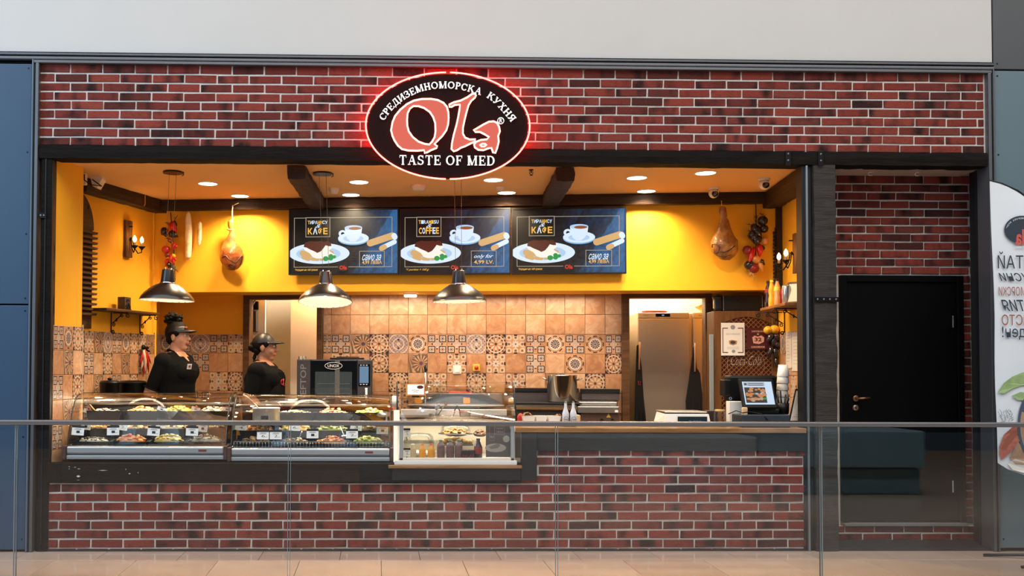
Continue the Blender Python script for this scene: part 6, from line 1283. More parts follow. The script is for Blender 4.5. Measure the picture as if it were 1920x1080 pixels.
# cup stack, pens, menu clipboard
c = at(1466, 770, .45); o = thing('cup_stack', 'tall leaning stack of white paper cups beside the till', 'cup stack', (c.x, .45, ZW1)); zt = az(1466, 684, .45)
for i in range(7):
    za = ZW1+.06+(zt-ZW1-.16)*i/6; b = MB(); k = .003*i; b.lathe([(.05, za), (.051, za+.004), (.038, za+.10), (0, za+.10)], (c.x-.004+k, .45, 0), 20); b.build('paper_cup', PLA, o)
b = MB(); b.lathe([(0, ZW1), (.05, ZW1), (.05, ZW1+.06)], (c.x, .45, 0), 20); b.build('cup_base', PLA, o)
c = at(1470, 780, .2); o = thing('pen_pot', 'black pot full of dark pens at the right of the till', 'pot', (c.x, .22, az(1430, 778, .05))); zb = az(1430, 778, .05); MB().lathe([(0, zb), (.045, zb), (.05, zb+.09), (.046, zb+.09), (.042, zb+.004)], (c.x, .22, 0), 18).build('pot_body', TILL, o)
for i in range(8): a = i*.8; MB().tube([(c.x+.02*math.cos(a), .22+.02*math.sin(a), zb+.02), (c.x+.05*math.cos(a), .22+.04*math.sin(a), zb+.13+.03*(i % 3))], .006, 6).build('pen', TILL, o)
o = thing('menu_board', 'tilted menu sheet in a black clipboard at the right end of the worktop', 'clipboard', (wx(1492, .12), .12, ZW1))
q0, q1, q2, q3 = at(1479, 793, .10), at(1512, 793, .16), at(1519, 729, .30), at(1492, 729, .26); b = MB()
for k, (mt, e, nm) in enumerate(((TILL, 0, 'clipboard'), (M('menu_paper', (206, 196, 184), .7, var=.04), .010, 'menu_sheet'))):
    n = (q1-q0).cross(q3-q0).normalized(); n = n if n.y < 0 else -n; cen = (q0+q1+q2+q3)/4; b = MB()
    pts = [cen+(p-cen)*(1 if k == 0 else .88)+n*(.002 if k else 0) for p in (q0, q1, q2, q3)]; b.add(pts+[p-n*(.008 if k == 0 else .001) for p in pts], [(0, 1, 2, 3), (7, 6, 5, 4)]+[(i, 4+i, 4+(i+1) % 4, (i+1) % 4) for i in range(4)]); b.build(nm, mt, o)
b = MB()
for i in range(14):
    t = .08+.06*i; A_ = pts[3].lerp(pts[0], t); B_ = pts[2].lerp(pts[1], t); l0, l1 = .12, .3+.5*R.random(); a_, c_ = A_.lerp(B_, l0)+n*.001, A_.lerp(B_, l1)+n*.001; dv = (pts[0]-pts[3])*.012
    b.add([a_, c_, c_+dv, a_+dv], [(3, 2, 1, 0)])
tag(b.build('menu_lines', GREYT, o), kind='stuff')
# ================================================================== drinks cooler with lattice front
CWD = wood('cooler_wood', (84, 54, 26), (118, 78, 40), .5, .2, (8, 8, 1)); CY_ = .12
def cx_(p, Y=CY_): return ax(p, 680, Y, FB)
def cz_(p, Y=CY_): return az(1400, p, Y, FB)
x0, x1 = cx_(1339.5), cx_(1458); zt = cz_(583); o = thing('drinks_cooler', 'tall wooden drinks cooler with a dark red lattice front behind the till', 'cooler', ((x0+x1)/2, CY_+.2, .16), frame=FB)
b = MB(); b.box(x0, x1, CY_+.02, CY_+.37, .16, zt, 0, .004); b.build('cooler_body', CWD, o)
xa, xb = cx_(1353), cx_(1447); zl = cz_(800)
b = MB(); b.box(x0, xa, CY_, CY_+.02, .16, zt, 0, .003).box(xb, x1, CY_, CY_+.02, .16, zt, 0, .003).box(xa, xb, CY_, CY_+.02, .16, zl)
za_, zc_ = cz_(607), cz_(594); n = 14; arc = [(xa+(xb-xa)*i/n, za_+(zc_-za_)*math.sin(PI*i/n)) for i in range(n+1)]
b.prism([(xa, zt), (xb, zt)]+arc[::-1], CY_, CY_+.02); b.build('front_frame', CWD, o)
b = MB(); b.box(xa, xb, CY_+.014, CY_+.0195, zl, zc_); pn = b.build('red_panel', M('cooler_red', (70, 22, 20), .4, var=.15, scale=3), o)
b = MB(); ccx, ccz, cr = cx_(1399), cz_(683), (cx_(1434)-cx_(1399)); b.tube([(ccx+cr*math.cos(a), CY_+.0125, ccz+cr*math.sin(a)) for a in [i*PI/24 for i in range(48)]], .0022, 5, closed=True); b.build('disc_outline', M('outline_pink', (190, 140, 130), .5, var=0), pn)
b = MB(); textfit(b, 'Coca-Cola', cx_(1371), cx_(1428), cz_(685), cz_(667), CY_+.011, 0, .45, -.012); b.build('script_lettering', M('script_white', (206, 200, 196), .4, var=0), pn)
b = MB(); pitch = .046; s2 = math.sqrt(.5)
import itertools
for sgn_ in (1, -1):
    k = -int(3/pitch)
    for k in range(-40, 41):
        c0 = k*pitch; pts = []
        # line z = zl + sgn*(x - xa) + c0 clipped to the panel
        x_lo, x_hi = xa, xb; f = lambda x: zl+.2+sgn_*(x-(xa+xb)/2)+c0
        lo = []; 
        for i in range(61):
            x = xa+(xb-xa)*i/60; z = f(x); top = za_+(zc_-za_)*math.sin(PI*(x-xa)/(xb-xa))
            if zl+.02 < z < top: lo.append((x, z))
        if len(lo) > 1: (ax0, az0), (ax1, az1) = lo[0], lo[-1]; yy = CY_+(.004 if sgn_ > 0 else .008); d_ = .0038; b.add([(ax0, yy, az0-d_), (ax1, yy, az1-d_), (ax1, yy, az1+d_), (ax0, yy, az0+d_), (ax0, yy+.005, az0-d_), (ax1, yy+.005, az1-d_), (ax1, yy+.005, az1+d_), (ax0, yy+.005, az0+d_)], [(0, 1, 2, 3), (7, 6, 5, 4), (0, 4, 5, 1), (2, 6, 7, 3)])
for k in range(-40, 41): pass
tag(b.build('lattice', M('lattice_wood', (134, 88, 44), .5, var=.1), o), kind='stuff')
q = at(1374, 636, CY_-.006, FB); w, h = (cx_(1396)-cx_(1352))/2, (cz_(605)-cz_(666.5))/2; o = thing('certificate', 'white framed certificate on the wooden drinks cooler', 'certificate', (q.x, CY_-.006, q.z-h), frame=FB); PP = [M('paper_white', (226, 222, 216), .6, var=0), M('print_brown', (96, 62, 52), .6, var=0), M('print_grey', (140, 140, 146), .6, var=0), M('print_gold', (176, 120, 60), .6, var=0), M('print_navy', (40, 60, 80), .6, var=0)]
b = MB(); b.box(q.x-w, q.x+w, CY_-.010, CY_-.002, q.z-h, q.z+h, 0, .002); b.build('certificate_sheet', PP[0], o); b = MB(); y = CY_-.0106
for s in (-1, 1): b.box(q.x+s*w*.86-.004, q.x+s*w*.86+.004, y, y+.0004, q.z-h*.84, q.z+h*.7, 1); b.box(q.x+s*w*.86, q.x+s*w*.42, y, y+.0004, q.z+h*.64, q.z+h*.7, 1); b.box(q.x+s*w*.86, q.x+s*w*.42, y, y+.0004, q.z-h*.84, q.z-h*.78, 1)
b.prism(ellp(q.x, q.z+h*.73, w*.2, h*.14, 16), y-.0002, y, 2); textfit(b, 'УДОСТОВЕРЕНИЕ', q.x-w*.6, q.x+w*.6, q.z+h*.25, q.z+h*.36, y, 2)
b.prism([(q.x-w*.35, q.z-h*.1), (q.x-w*.1, q.z-h*.04), (q.x+w*.36, q.z-h*.1), (q.x+w*.32, q.z-h*.3), (q.x, q.z-h*.38), (q.x-w*.3, q.z-h*.3)], y, y+.0002, 3).prism(ellp(q.x, q.z-h*.2, w*.22, h*.1, 14), y-.0004, y-.0002, 4)
for i in range(3): b.box(q.x-w*.5, q.x+w*.5, y, y+.0004, q.z-h*(.48+.06*i)-.001, q.z-h*(.48+.06*i)+.001, 2)
b.prism(ellp(q.x+w*.05, q.z-h*.74, w*.16, h*.1, 14), y, y+.0002, 2); tag(b.build('certificate_print', PP, o), kind='stuff')
q = at(1421, 635, CY_-.006, FB); w, h = (cx_(1443)-cx_(1400))/2, (cz_(615)-cz_(655.5))/2; o = thing('lunchroom_sign', 'dark red enamel sign reading lunchroom on the wooden cooler', 'sign', (q.x, CY_-.006, q.z-h), frame=FB); LS = [M('sign_maroon', (76, 26, 24), .35, var=.05), M('sign_pink', (214, 160, 140), .5, var=0)]
b = MB(); b.box(q.x-w, q.x+w, CY_-.010, CY_-.002, q.z-h, q.z+h, 0, .002); b.build('sign_plate', LS[0], o); b = MB(); y = CY_-.0106; textfit(b, 'ЗАКУСВАЛНЯ', q.x-w*.55, q.x+w*.55, q.z+h*.6, q.z+h*.76, y, 1, 0, .03); textfit(b, 'LUNCHROOM', q.x-w*.58, q.x+w*.58, q.z-h*.86, q.z-h*.68, y, 1, 0, .03)
b.prism([(q.x+.012*(1 if i % 2 == 0 else .45)*math.sin(i*PI/5), q.z+h*.42+.012*(1 if i % 2 == 0 else .45)*math.cos(i*PI/5)) for i in range(10)], y, y+.0002, 1)
b.prism([(q.x-w*.5, q.z+h*.12), (q.x-w*.3, q.z+h*.28), (q.x, q.z+h*.18), (q.x+w*.3, q.z+h*.3), (q.x+w*.55, q.z+h*.1), (q.x+w*.5, q.z-h*.3), (q.x+w*.1, q.z-h*.5), (q.x-w*.4, q.z-h*.42)], y, y+.0002, 1); textfit(b, '32', q.x-w*.3, q.x+w*.32, q.z-h*.26, q.z+h*.1, y-.0004, 0, 0, .04); tag(b.build('sign_print', LS, o), kind='stuff')
garland(FB, CY_-.02, [('round', 1440, 619, 1440, 619, 7, PYEL), ('round', 1452, 618, 1452, 618, 7.5, PYEL), ('pod', 1448, 625, 1438, 642, 5, PDRK), ('pod', 1452, 626, 1456, 640, 5, PDRK), ('pod', 1449, 632, 1448, 652, 5, PDRK), ('pod', 1453, 640, 1464, 655, 4, PDRK), ('pod', 1447, 648, 1438, 668, 4, PDRK), ('pod', 1450, 652, 1455, 672, 5, PDRK), ('pod', 1446, 655, 1441, 676, 3, PDRK), ('pod', 1454, 668, 1457, 690, 3, PDRK)], ((1448, 596), (1450, 690)), 'string of two lemons and dark aubergines on the drinks cooler')
o = thing('television', 'black flat box screen lying on top of the drinks cooler', 'screen', (cx_(1400), CY_+.1, zt), frame=FB); b = MB(); b.box(cx_(1356), cx_(1431), CY_+.0, CY_+.12, zt, cz_(554), 0, .006); b.build('screen_body', TILL, o); b = MB(); b.box(cx_(1356.5), cx_(1357.5), CY_-.003, CY_, zt+.004, cz_(555)).box(cx_(1429.5), cx_(1430.5), CY_-.003, CY_, zt+.004, cz_(555)); b.build('screen_edge', GREYT, o)
b = MB(); q = at(1348, 570, CY_+.03, FB); b.box(q.x-.045, q.x+.05, CY_+.01, CY_+.11, zt, zt+.14, 0, .03).ell((q.x, CY_+.06, zt+.13), .05, .05, .035, 0, 16, 12, .12); tag(b.build('cable_bag', M('black_bag', (18, 17, 18), .3, var=.1), frame=FB), 'crumpled black bag beside the box screen on the cooler', 'bag')
b = MB(); b.box(cx_(1431), cx_(1447), CY_+.1, CY_+.3, zt, cz_(556), 0, .004); tag(b.build('storage_box', M('brown_box', (70, 40, 22), .6, var=.1), frame=FB), 'brown box behind the box screen on the cooler', 'box')
b = MB(); b.box(ax(1331, 690, .1, FB), ax(1338.5, 690, .1, FB), .1, .13, .16, az(1335, 627, .1, FB), 0, .004); tag(b.build('grey_board', M('grey_blue_board', (128, 136, 138), .5, var=.03), frame=FB), 'tall narrow grey board left of the drinks cooler', 'board')
# papers and things on the right wall
for i, (a, c_, d_, e, lab) in enumerate(((1474, 1484, 622, 690, 'white strip of paper on the right tiled wall'), (1485, 1508, 622, 696, 'large white paper sheet on the right tiled wall'))):
    xa, xb = ax(a, 650, -.016, FR), ax(c_, 650, -.016, FR); b = MB(); b.box(xa, xb, -.018, -.0135, az((a+c_)/2, e, -.016, FR), az((a+c_)/2, d_, -.016, FR)); o = b.build('paper_sheet', M('notice_paper', (206, 196, 182), .7, var=.06), frame=FR); tag(o, lab, 'paper')
    org = ORG[o.name]; L_ = MB(); z0_, z1_ = az((a+c_)/2, e, -.016, FR), az((a+c_)/2, d_, -.016, FR)
    for k in range(9): zz_ = z1_-.03-(z1_-z0_)*.09*k; L_.box(min(xa, xb)+abs(xb-xa)*.12, min(xa, xb)+abs(xb-xa)*(.5+.4*R.random()), -.0186, -.0181, zz_-.003, zz_)
    tag(L_.build('paper_lines', GREYT, o), kind='stuff')
# ================================================================== shelves
def bracket(F, x, zs_, dep, o, span):
    b = MB(); y0, y1 = -.006, -dep; L = span
    def sp(cy, cz, r, a0, turns, n=18): return [(x, cy+r*(1-.75*i/n)*math.cos(a0+turns*2*PI*i/n), cz+r*(1-.75*i/n)*math.sin(a0+turns*2*PI*i/n)) for i in range(n+1)]
    b.tube([(x, y0, zs_), (x, y0, zs_-L)]+sp(y0-.02, zs_-L, .02, 0, 1.2), .0055, 6)
    b.tube([(x, y1*.9, zs_-.004), (x, y0-.02, zs_-.004)], .0045, 6).tube(sp(y1*.95, zs_-.03, .024, PI/2, -1.2), .004, 6).tube([(x, y1*.62, zs_-.02), (x, y0-.012, zs_-L*.55)], .005, 6).tube(sp(y1*.62, zs_-.028, .02, PI/2, -1.2), .004, 6).tube(sp(y0-.026, zs_-L*.62, .018, PI/2, 1.2), .004, 6)
    b.ell((x, (y1*.62+y0)/2, zs_-.02-L*.26), .008, .008, .016, 0, 8, 6); b.build('scroll_bracket', IRON, o)
SHW = wood('shelf_wood', (110, 66, 30), (160, 104, 52), .5, .3, (1, 9, 9)); SHD = wood('shelf_dark', (62, 36, 18), (100, 62, 30), .5, .3, (1, 9, 9))
D1 = .20; xa, xb = ax(200, 582, -D1, FL), ax(300, 590, -D1, FL); xb = min(xb, LLEN-.02); zs_ = az(250, 584, -D1, FL)
o = thing('wall_shelf', 'dark wooden shelf on scrolled iron brackets on the left wall', 'shelf', ((xa+xb)/2, 0, zs_-.3), frame=FL); b = MB(); b.box(xa, xb, -D1, -.002, zs_-.012, zs_+.012, 0, .005); b.build('shelf_board', SHD, o)
for p in (208.5, 262.5): bracket(FL, ax(p, 610, -.006, FL), zs_-.012, D1, o, .185)
q = at(233, 577, -.10, FL); o = thing('ornate_box', 'small dark decorated house shaped box on the left shelf', 'box', (q.x, -.10, zs_+.013), frame=FL); zb = zs_+.012; b = MB(); b.box(q.x-.05, q.x+.05, -.14, -.06, zb, zb+.125, 0, .004); b.build('box_body', M('ornate_dark', (64, 48, 40), .5, var=.4, scale=40), o)
b = MB(); b.tube([(q.x-.04, -.142, zb+.03), (q.x, -.142, zb+.07), (q.x+.04, -.142, zb+.03)], .005, 6).tube([(q.x-.02, -.142, zb+.075), (q.x-.015, -.142, zb+.10), (q.x+.005, -.142, zb+.105), (q.x+.015, -.142, zb+.085)], .004, 6).prism([(q.x-.045, zb+.004), (q.x+.045, zb+.004), (q.x, zb+.055)], -.15, -.141); b.build('box_ornament', IRON, o)
D2 = .26; xe = ax(1425, 578, -D2, FR); zs2 = az(1440, 577, -D2, FR); xe2 = RLEN-.12
o = thing('wall_shelf', 'light wooden shelf with drinks on scrolled brackets on the right wall', 'shelf', ((xe+xe2)/2, 0, zs2-.3), frame=FR); b = MB(); b.box(max(xe, .02), xe2, -D2, -.002, zs2-.014, zs2+.012, 0, .005); b.build('shelf_board', SHW, o)
for p in (1471, 1506): bracket(FR, min(ax(p, 600, -.006, FR), RLEN-.2), zs2-.014, D2, o, .2)
TOPZ = zs2+.012
def shelf_bottle(lab, px, pyt, d, r, liq, cap, labc, F=FR):
    p = at(px, 560, d, F); p.x = max(.05, min(p.x, RLEN-.16)); o = thing('drink_bottle', lab, 'bottle', (p.x, d, TOPZ), 'drinks on the right shelf', F); h = az(px, pyt, d, F)-TOPZ
    MB().lathe([(0, TOPZ), (r*.9, TOPZ), (r, TOPZ+.01), (r, TOPZ+h*.3), (r*.85, TOPZ+h*.42), (r, TOPZ+h*.55), (r*.8, TOPZ+h*.74), (r*.4, TOPZ+h*.88), (r*.4, TOPZ+h*.93)], (p.x, d, 0), 18).build('bottle_body', liq, o); MB().cyl((p.x, d, TOPZ+h*.92), r*.48, h*.08, 14).build('bottle_cap', cap, o); MB().lathe([(r*1.0, TOPZ+h*.56), (r*1.03, TOPZ+h*.57), (r*.9, TOPZ+h*.70)], (p.x, d, 0), 18).build('bottle_label', labc, o); return o
YLW = M('drink_yellow', (230, 170, 40), .15, var=.1, coat=.5); ORG_ = M('drink_orange', (224, 150, 90), .15, var=.1, coat=.5)
shelf_bottle('cola bottle at the left end of the right shelf', 1440, 527, -.20, .029, COLA, BLKC, LABR); shelf_bottle('yellow drink bottle with yellow cap on the right shelf', 1447, 525, -.21, .029, YLW, M('cap_yellow', (236, 196, 50), .4, var=0), YLW); shelf_bottle('second cola bottle, behind the yellow one on the right shelf', 1452, 524, -.14, .029, COLA, BLKC, LABR); shelf_bottle('peach drink bottle beside the red can on the right shelf', 1457.5, 523, -.20, .029, ORG_, BLKC, M('label_yellow', (236, 200, 70), .5, var=0))
def can(lab, px, d, r, h, m, bandm):
    p = at(px, 560, d, FR); o = thing('drink_can', lab, 'can', (p.x, d, TOPZ), 'drinks on the right shelf', FR); MB().lathe([(0, TOPZ), (r*.8, TOPZ), (r, TOPZ+.01), (r, TOPZ+h-.014), (r*.82, TOPZ+h), (r*.78, TOPZ+h-.004), (0, TOPZ+h-.004)], (p.x, d, 0), 20).build('can_body', m, o)
    q = p+Vector((0, 0, 0)); a = -2.2; b = MB(); b.tube([(p.x+(r+.0005)*math.cos(a+.5*math.cos(t)), d+(r+.0005)*math.sin(a+.5*math.cos(t)), TOPZ+h*.5+.03*math.sin(t)) for t in [i*PI/10 for i in range(20)]], .004, 5, closed=True); b.build('can_emblem', bandm, o)
can('red drink can between the peach bottle and the silver can', 1464, -.17, .027, .15, M('can_red', (176, 34, 30), .3, .4, var=.1), CARD); can('silver beer can with round red emblem on the right shelf', 1474, -.18, .034, .165, M('can_silver', (196, 196, 194), .25, .8, var=.05), INKR)
p = at(1487, 568, -.14, FR); p.x = min(p.x, RLEN-.3); o = thing('photo_frame', 'tilted dark framed picture standing on the right shelf', 'picture', (p.x, -.14, TOPZ), frame=FR); T = Matrix.Translation((p.x, -.14, TOPZ+.005)) @ Matrix.Rotation(.9, 4, 'Z') @ Matrix.Rotation(-.25, 4, 'X')
for nm, bb, mt in (('frame_border', frame4(MB(), -.065, .065, 0, .19, .012, -.008, .008), OAK), ('frame_picture', MB().box(-.055, .055, -.002, .006, .01, .18), M('picture_pale', (206, 190, 160), .4, var=.1))): bb.v = [tuple(T @ Vector(v)) for v in bb.v]; bb.build(nm, mt, o)
shelf_bottle('small clear bottle with white label at the right end of the right shelf', 1503, 537, -.12, .026, M('clear_bottle', (150, 130, 100), .1, var=.1, coat=.5), BLKC, CARD)
# ================================================================== store room behind the right opening
FRG = M('fridge_steel', (176, 164, 150), .38, .55, var=.04, scale=2); d = .95
def fx(p, y=650): return ax(p, y, d, FB)
def fz(p, x=1240): return az(x, p, d, FB)
for pa, pb, lab in ((1196, 1293, 'large steel fridge in the store room doorway'), (1300, 1345, 'second steel fridge, cut off by the right jamb of the doorway')):
    x0, x1 = fx(pa), fx(pb); o = thing('upright_fridge', lab, 'fridge', ((x0+x1)/2, d+.3, .16), 'store room fridges', FB)
    b = MB(); b.box(x0, x1, d+.02, d+.66, .16, fz(586), 0, .006); b.build('fridge_body', FRG, o); b = MB(); b.box(x0+.004, x1-.004, d, d+.02, .2, fz(597.5), 0, .004); dd = b.build('fridge_door', FRG, o); b = MB(); b.box(x0+.004, x1-.004, d, d+.02, fz(596.5), fz(586.5), 0, .003); hd = b.build('control_header', FRG, o)
    q = at(1243 if pa < 1290 else 1340, 591, d, FB); MB().box(q.x-.075, q.x+.075, d-.002, d, q.z-.016, q.z+.016).build('fridge_display', OVG, hd); MB().box(q.x-.012, q.x+.012, d-.003, d-.002, q.z-.006, q.z+.006).build('display_digits', EM('fridge_blue', (120, 170, 220), .9), hd)
    b = MB(); q = at(pa+15, 591, d, FB); b.box(q.x-.03, q.x+.03, d-.002, d, q.z-.004, q.z+.003); b.build('maker_mark', GREYT, hd)
b = MB(); b.box(fx(1293.5), fx(1299.5), d+.05, d+.6, .16, fz(588)); tag(b.build('fridge_filler', M('filler_cream', (206, 180, 140), .6, var=.05), frame=FB), 'narrow cream strip standing between the two fridges', 'panel')
b = MB(); q = at(1227, 584, d+.2, FB); b.ell((q.x, d+.2, fz(586)+.02), .14, .12, .02, 0, 18, 8, .05); tag(b.build('red_tray', M('tray_red', (150, 50, 36), .5, var=.3), frame=FB), 'flat dark red tray on top of the large fridge', 'tray')
b = MB(); q = at(1316, 578, d+.2, FB); zf = fz(586); b.prism([(q.x-.06, zf+.075), (q.x-.03, zf+.09), (q.x+.06, zf+.06), (q.x+.1, zf+.06), (q.x+.1, zf), (q.x, zf), (q.x-.0, zf+.04)], d+.1, d+.3); tag(b.build('carton', M('carton_tan', (206, 150, 70), .7, var=.1), frame=FB), 'torn tan carton on top of the second fridge', 'carton')
APR = M('apron_black', (11, 11, 12), .85, var=.1)
for pts, stick, lab, logo in (([(1194, 648), (1197, 646), (1203, 690), (1206, 740), (1212, 800), (1190, 800), (1191, 730)], ((1199.5, 641), (1198.5, 693)), 'black apron with red logo hanging at the left of the store room', True), ([(1300, 652), (1302, 648), (1306, 690), (1312, 700), (1318, 760), (1322, 800), (1288, 800), (1286, 752), (1292, 710), (1295, 690)], ((1303.5, 643), (1303, 697)), 'black apron hanging before the gap between the fridges', False)):
    dd = .78; P_ = [at(*p, dd, FB) for p in pts]; xs__ = [p.x for p in P_]; o = thing('hanging_apron', lab, 'apron', (sum(xs__)/len(xs__), dd, min(p.z for p in P_)), 'aprons in the store room', FB)
    b = MB(); b.prism([(p.x, p.z) for p in P_], dd-.02, dd+.02); b.build('apron_cloth', APR, o)
    for k in (1, 2): 
        x = min(xs__)+(max(xs__)-min(xs__))*k/3; z0_ = min(p.z for p in P_); b = MB(); b.tube([(x, dd-.02, z0_), (x+.01, dd-.026, z0_+.15), (x-.0, dd-.02, z0_+.3)], [.012, .01, .002], 6); b.build('cloth_fold', APR, o)
    a, c_ = at(*stick[0], dd-.03, FB), at(*stick[1], dd-.03, FB); MB().tube([a, c_], .009).build('wooden_stick', M('stick_wood', (206, 160, 120), .5, var=.1), o)
    if logo: q = at(1199, 718, dd-.021, FB); b = MB(); b.tube([(q.x-.012, dd-.022, q.z+.02), (q.x-.012, dd-.022, q.z), (q.x-.012, dd-.022, q.z-.018), (q.x+.014, dd-.022, q.z-.018)], .004, 5).tube([(q.x+.012*math.cos(t), dd-.022, q.z+.006+.01*math.sin(t)) for t in [i*PI/6 for i in range(12)]], .003, 5, closed=True); b.build('apron_logo', INKR, o)
# ================================================================== left back corner
tb = thing('rear_table', 'dark side table along the left wall carrying black pots', 'table', (-1.95, 1.25, .16)); zt_ = 1.03
b = MB(); b.box(-2.42, -2.12, 1.1, 1.5, zt_-.03, zt_, 0, .004); b.build('table_top', INOX, tb)
for x in (-2.28, -2.14):
    for y in (1.24, 1.46): MB().box(x-.02, x+.02, y-.02, y+.02, .16, zt_-.03).build('leg', INOX, tb)
def pot(lab, px0, px1, pyt, Y, zb, knob):
    a, c_ = at(px0, pyt, Y), at(px1, pyt, Y); r = (c_.x-a.x)/2; x = (a.x+c_.x)/2; zt = a.z; o = thing('black_pot', lab, 'pot', (x, Y, zb), 'black pots on the side table')
    MB().lathe([(0, zb), (r*.92, zb), (r, zb+.02), (r, zt-.035), (r*1.06, zt-.03), (r*1.06, zt-.02)], (x, Y, 0), 28).build('pot_body', TRAY, o); MB().lathe([(r*1.05, zt-.02), (r*.9, zt-.004), (r*.5, zt), (0, zt)], (x, Y, 0), 28).build('pot_lid', TRAY, o)
    if knob: MB().ell((x, Y, zt+.012), .022, .022, .014, 0, 12, 8).build('lid_knob', TRAY, o)
pot('squat black pot at the left of the side table', 188, 224, 713, 1.12, zt_, True); pot('wide black pot behind the woman with the hair bun', 224, 274, 713, 1.3, zt_, False)
# dried pepper bunch on the left wall
q = at(268, 655, -.03, FL); o = thing('pepper_bunch', 'bunch of long red and cream peppers with a black bow on the left wall', 'bunch', (q.x, -.03, az(270, 706, -.03, FL)), frame=FL)
CRP = M('pepper_cream', (226, 196, 160), .5, var=.15)
for i, (px, py, m) in enumerate(((264, 696, CRP), (268, 706, PRED), (272, 702, CRP), (277, 690, CRP), (283, 682, PRED), (279, 700, PRED), (262, 684, PRED), (273, 694, CRP))):
    e = at(px, py, -.035-.012*(i % 3), FL); s_ = q+Vector((R.uniform(-.02, .02), -.01*(i % 3), 0)); pod(s_, e, .016, 0).build('dried_pepper', m, o)
b = MB(); b.ell(q+Vector((-.02, -.02, .02)), .03, .02, .025, 0, 12, 8, .1).ell(q+Vector((.03, -.02, .015)), .04, .016, .016, 0, 12, 8, .1).tube([q+Vector((0, 0, .02)), q+Vector((.08, -.02, -.02))], .01); b.build('black_bow', TRAY, o)
q = at(94, 678, .01, FP)
# device on the back room wall
q0, q1 = at(473, 622, .70, FB), at(490, 566, .70, FB); o = thing('control_box', 'dark grey control box mounted just inside the left rear doorway', 'box', ((q0.x+q1.x)/2, .72, q0.z), frame=FB)
b = MB(); b.box(q0.x-.03, q0.x+.045, .69, .78, q0.z, q1.z-.1, 0, .006); b.build('box_body', M('device_grey', (66, 60, 56), .5, var=.1), o); b = MB(); b.box(q0.x-.03, q0.x+.0, .684, .69, q0.z+.02, q1.z-.14); b.build('box_cover', TILL, o); b = MB(); b.tube([(q0.x, .72, q1.z-.1), (q0.x-.01, .72, q1.z-.04), (q0.x+.02, .74, q1.z+.02)], .012).box(q0.x-.02, q0.x+.05, .74, .78, q1.z-.08, q1.z+.01); b.build('box_conduit', IRON, o)
b = MB(); xq = q0.x; b.box(xq-.1, xq+.12, .78, .82, .16, ZC-.4); struct(b.build('wall_back_room_near', CREAM, frame=FB))
# ================================================================== people
SKIN1 = M('skin_light', (206, 150, 118), .5, var=.05, scale=30); SKIN2 = M('skin_shaded', (176, 122, 92), .5, var=.05, scale=30); CLO = M('black_cotton', (9, 9, 10), .95, spec=.15, var=.15, scale=25, bump=.15, bscale=90)  # second woman's skin colour darkened for the shade she stands in
HAIR = M('dark_hair', (14, 9, 7), .6, spec=.2, var=.3, scale=60, bump=.5, bscale=150); CAPM = M('cap_black', (6, 5, 6), .95, spec=.06, var=.1); LIP = M('lips', (164, 86, 78), .4, var=0); EYEW = M('eye_white', (226, 220, 212), .25, var=0); IRIS = M('iris_dark', (40, 26, 18), .2, var=0); SHOE = M('shoe_black', (22, 21, 22), .4, var=0); TROU = M('black_trousers', (24, 23, 26), .85, var=.1)
def remesh(b, vox, sm=6):
    me = bpy.data.meshes.new('t'); me.from_pydata([Vector(v) for v in b.v], [], b.f); me.update()
    o = bpy.data.objects.new('t', me); COL.objects.link(o)
    m = o.modifiers.new('r', 'REMESH'); m.mode = 'VOXEL'; m.voxel_size = vox; m.adaptivity = 0
    m = o.modifiers.new('s', 'SMOOTH'); m.iterations = sm; m.factor = .5
    dg = bpy.context.evaluated_depsgraph_get(); r = bpy.data.meshes.new_from_object(o.evaluated_get(dg)); bpy.data.objects.remove(o); return r
def loft(b, rings, n=24):
    vs = []; fs = []
    for c, rx, ry in rings:
        for i in range(n): a = 2*PI*i/n; vs.append((c[0]+rx*math.cos(a), c[1]+ry*math.sin(a), c[2]))
    for j in range(len(rings)-1):
        for i in range(n): a, d = j*n+i, j*n+(i+1) % n; fs.append((a, d, d+n, a+n))
    fs += [tuple(range(n))[::-1], tuple((len(rings)-1)*n+i for i in range(n))]
    b.add(vs, fs); return b
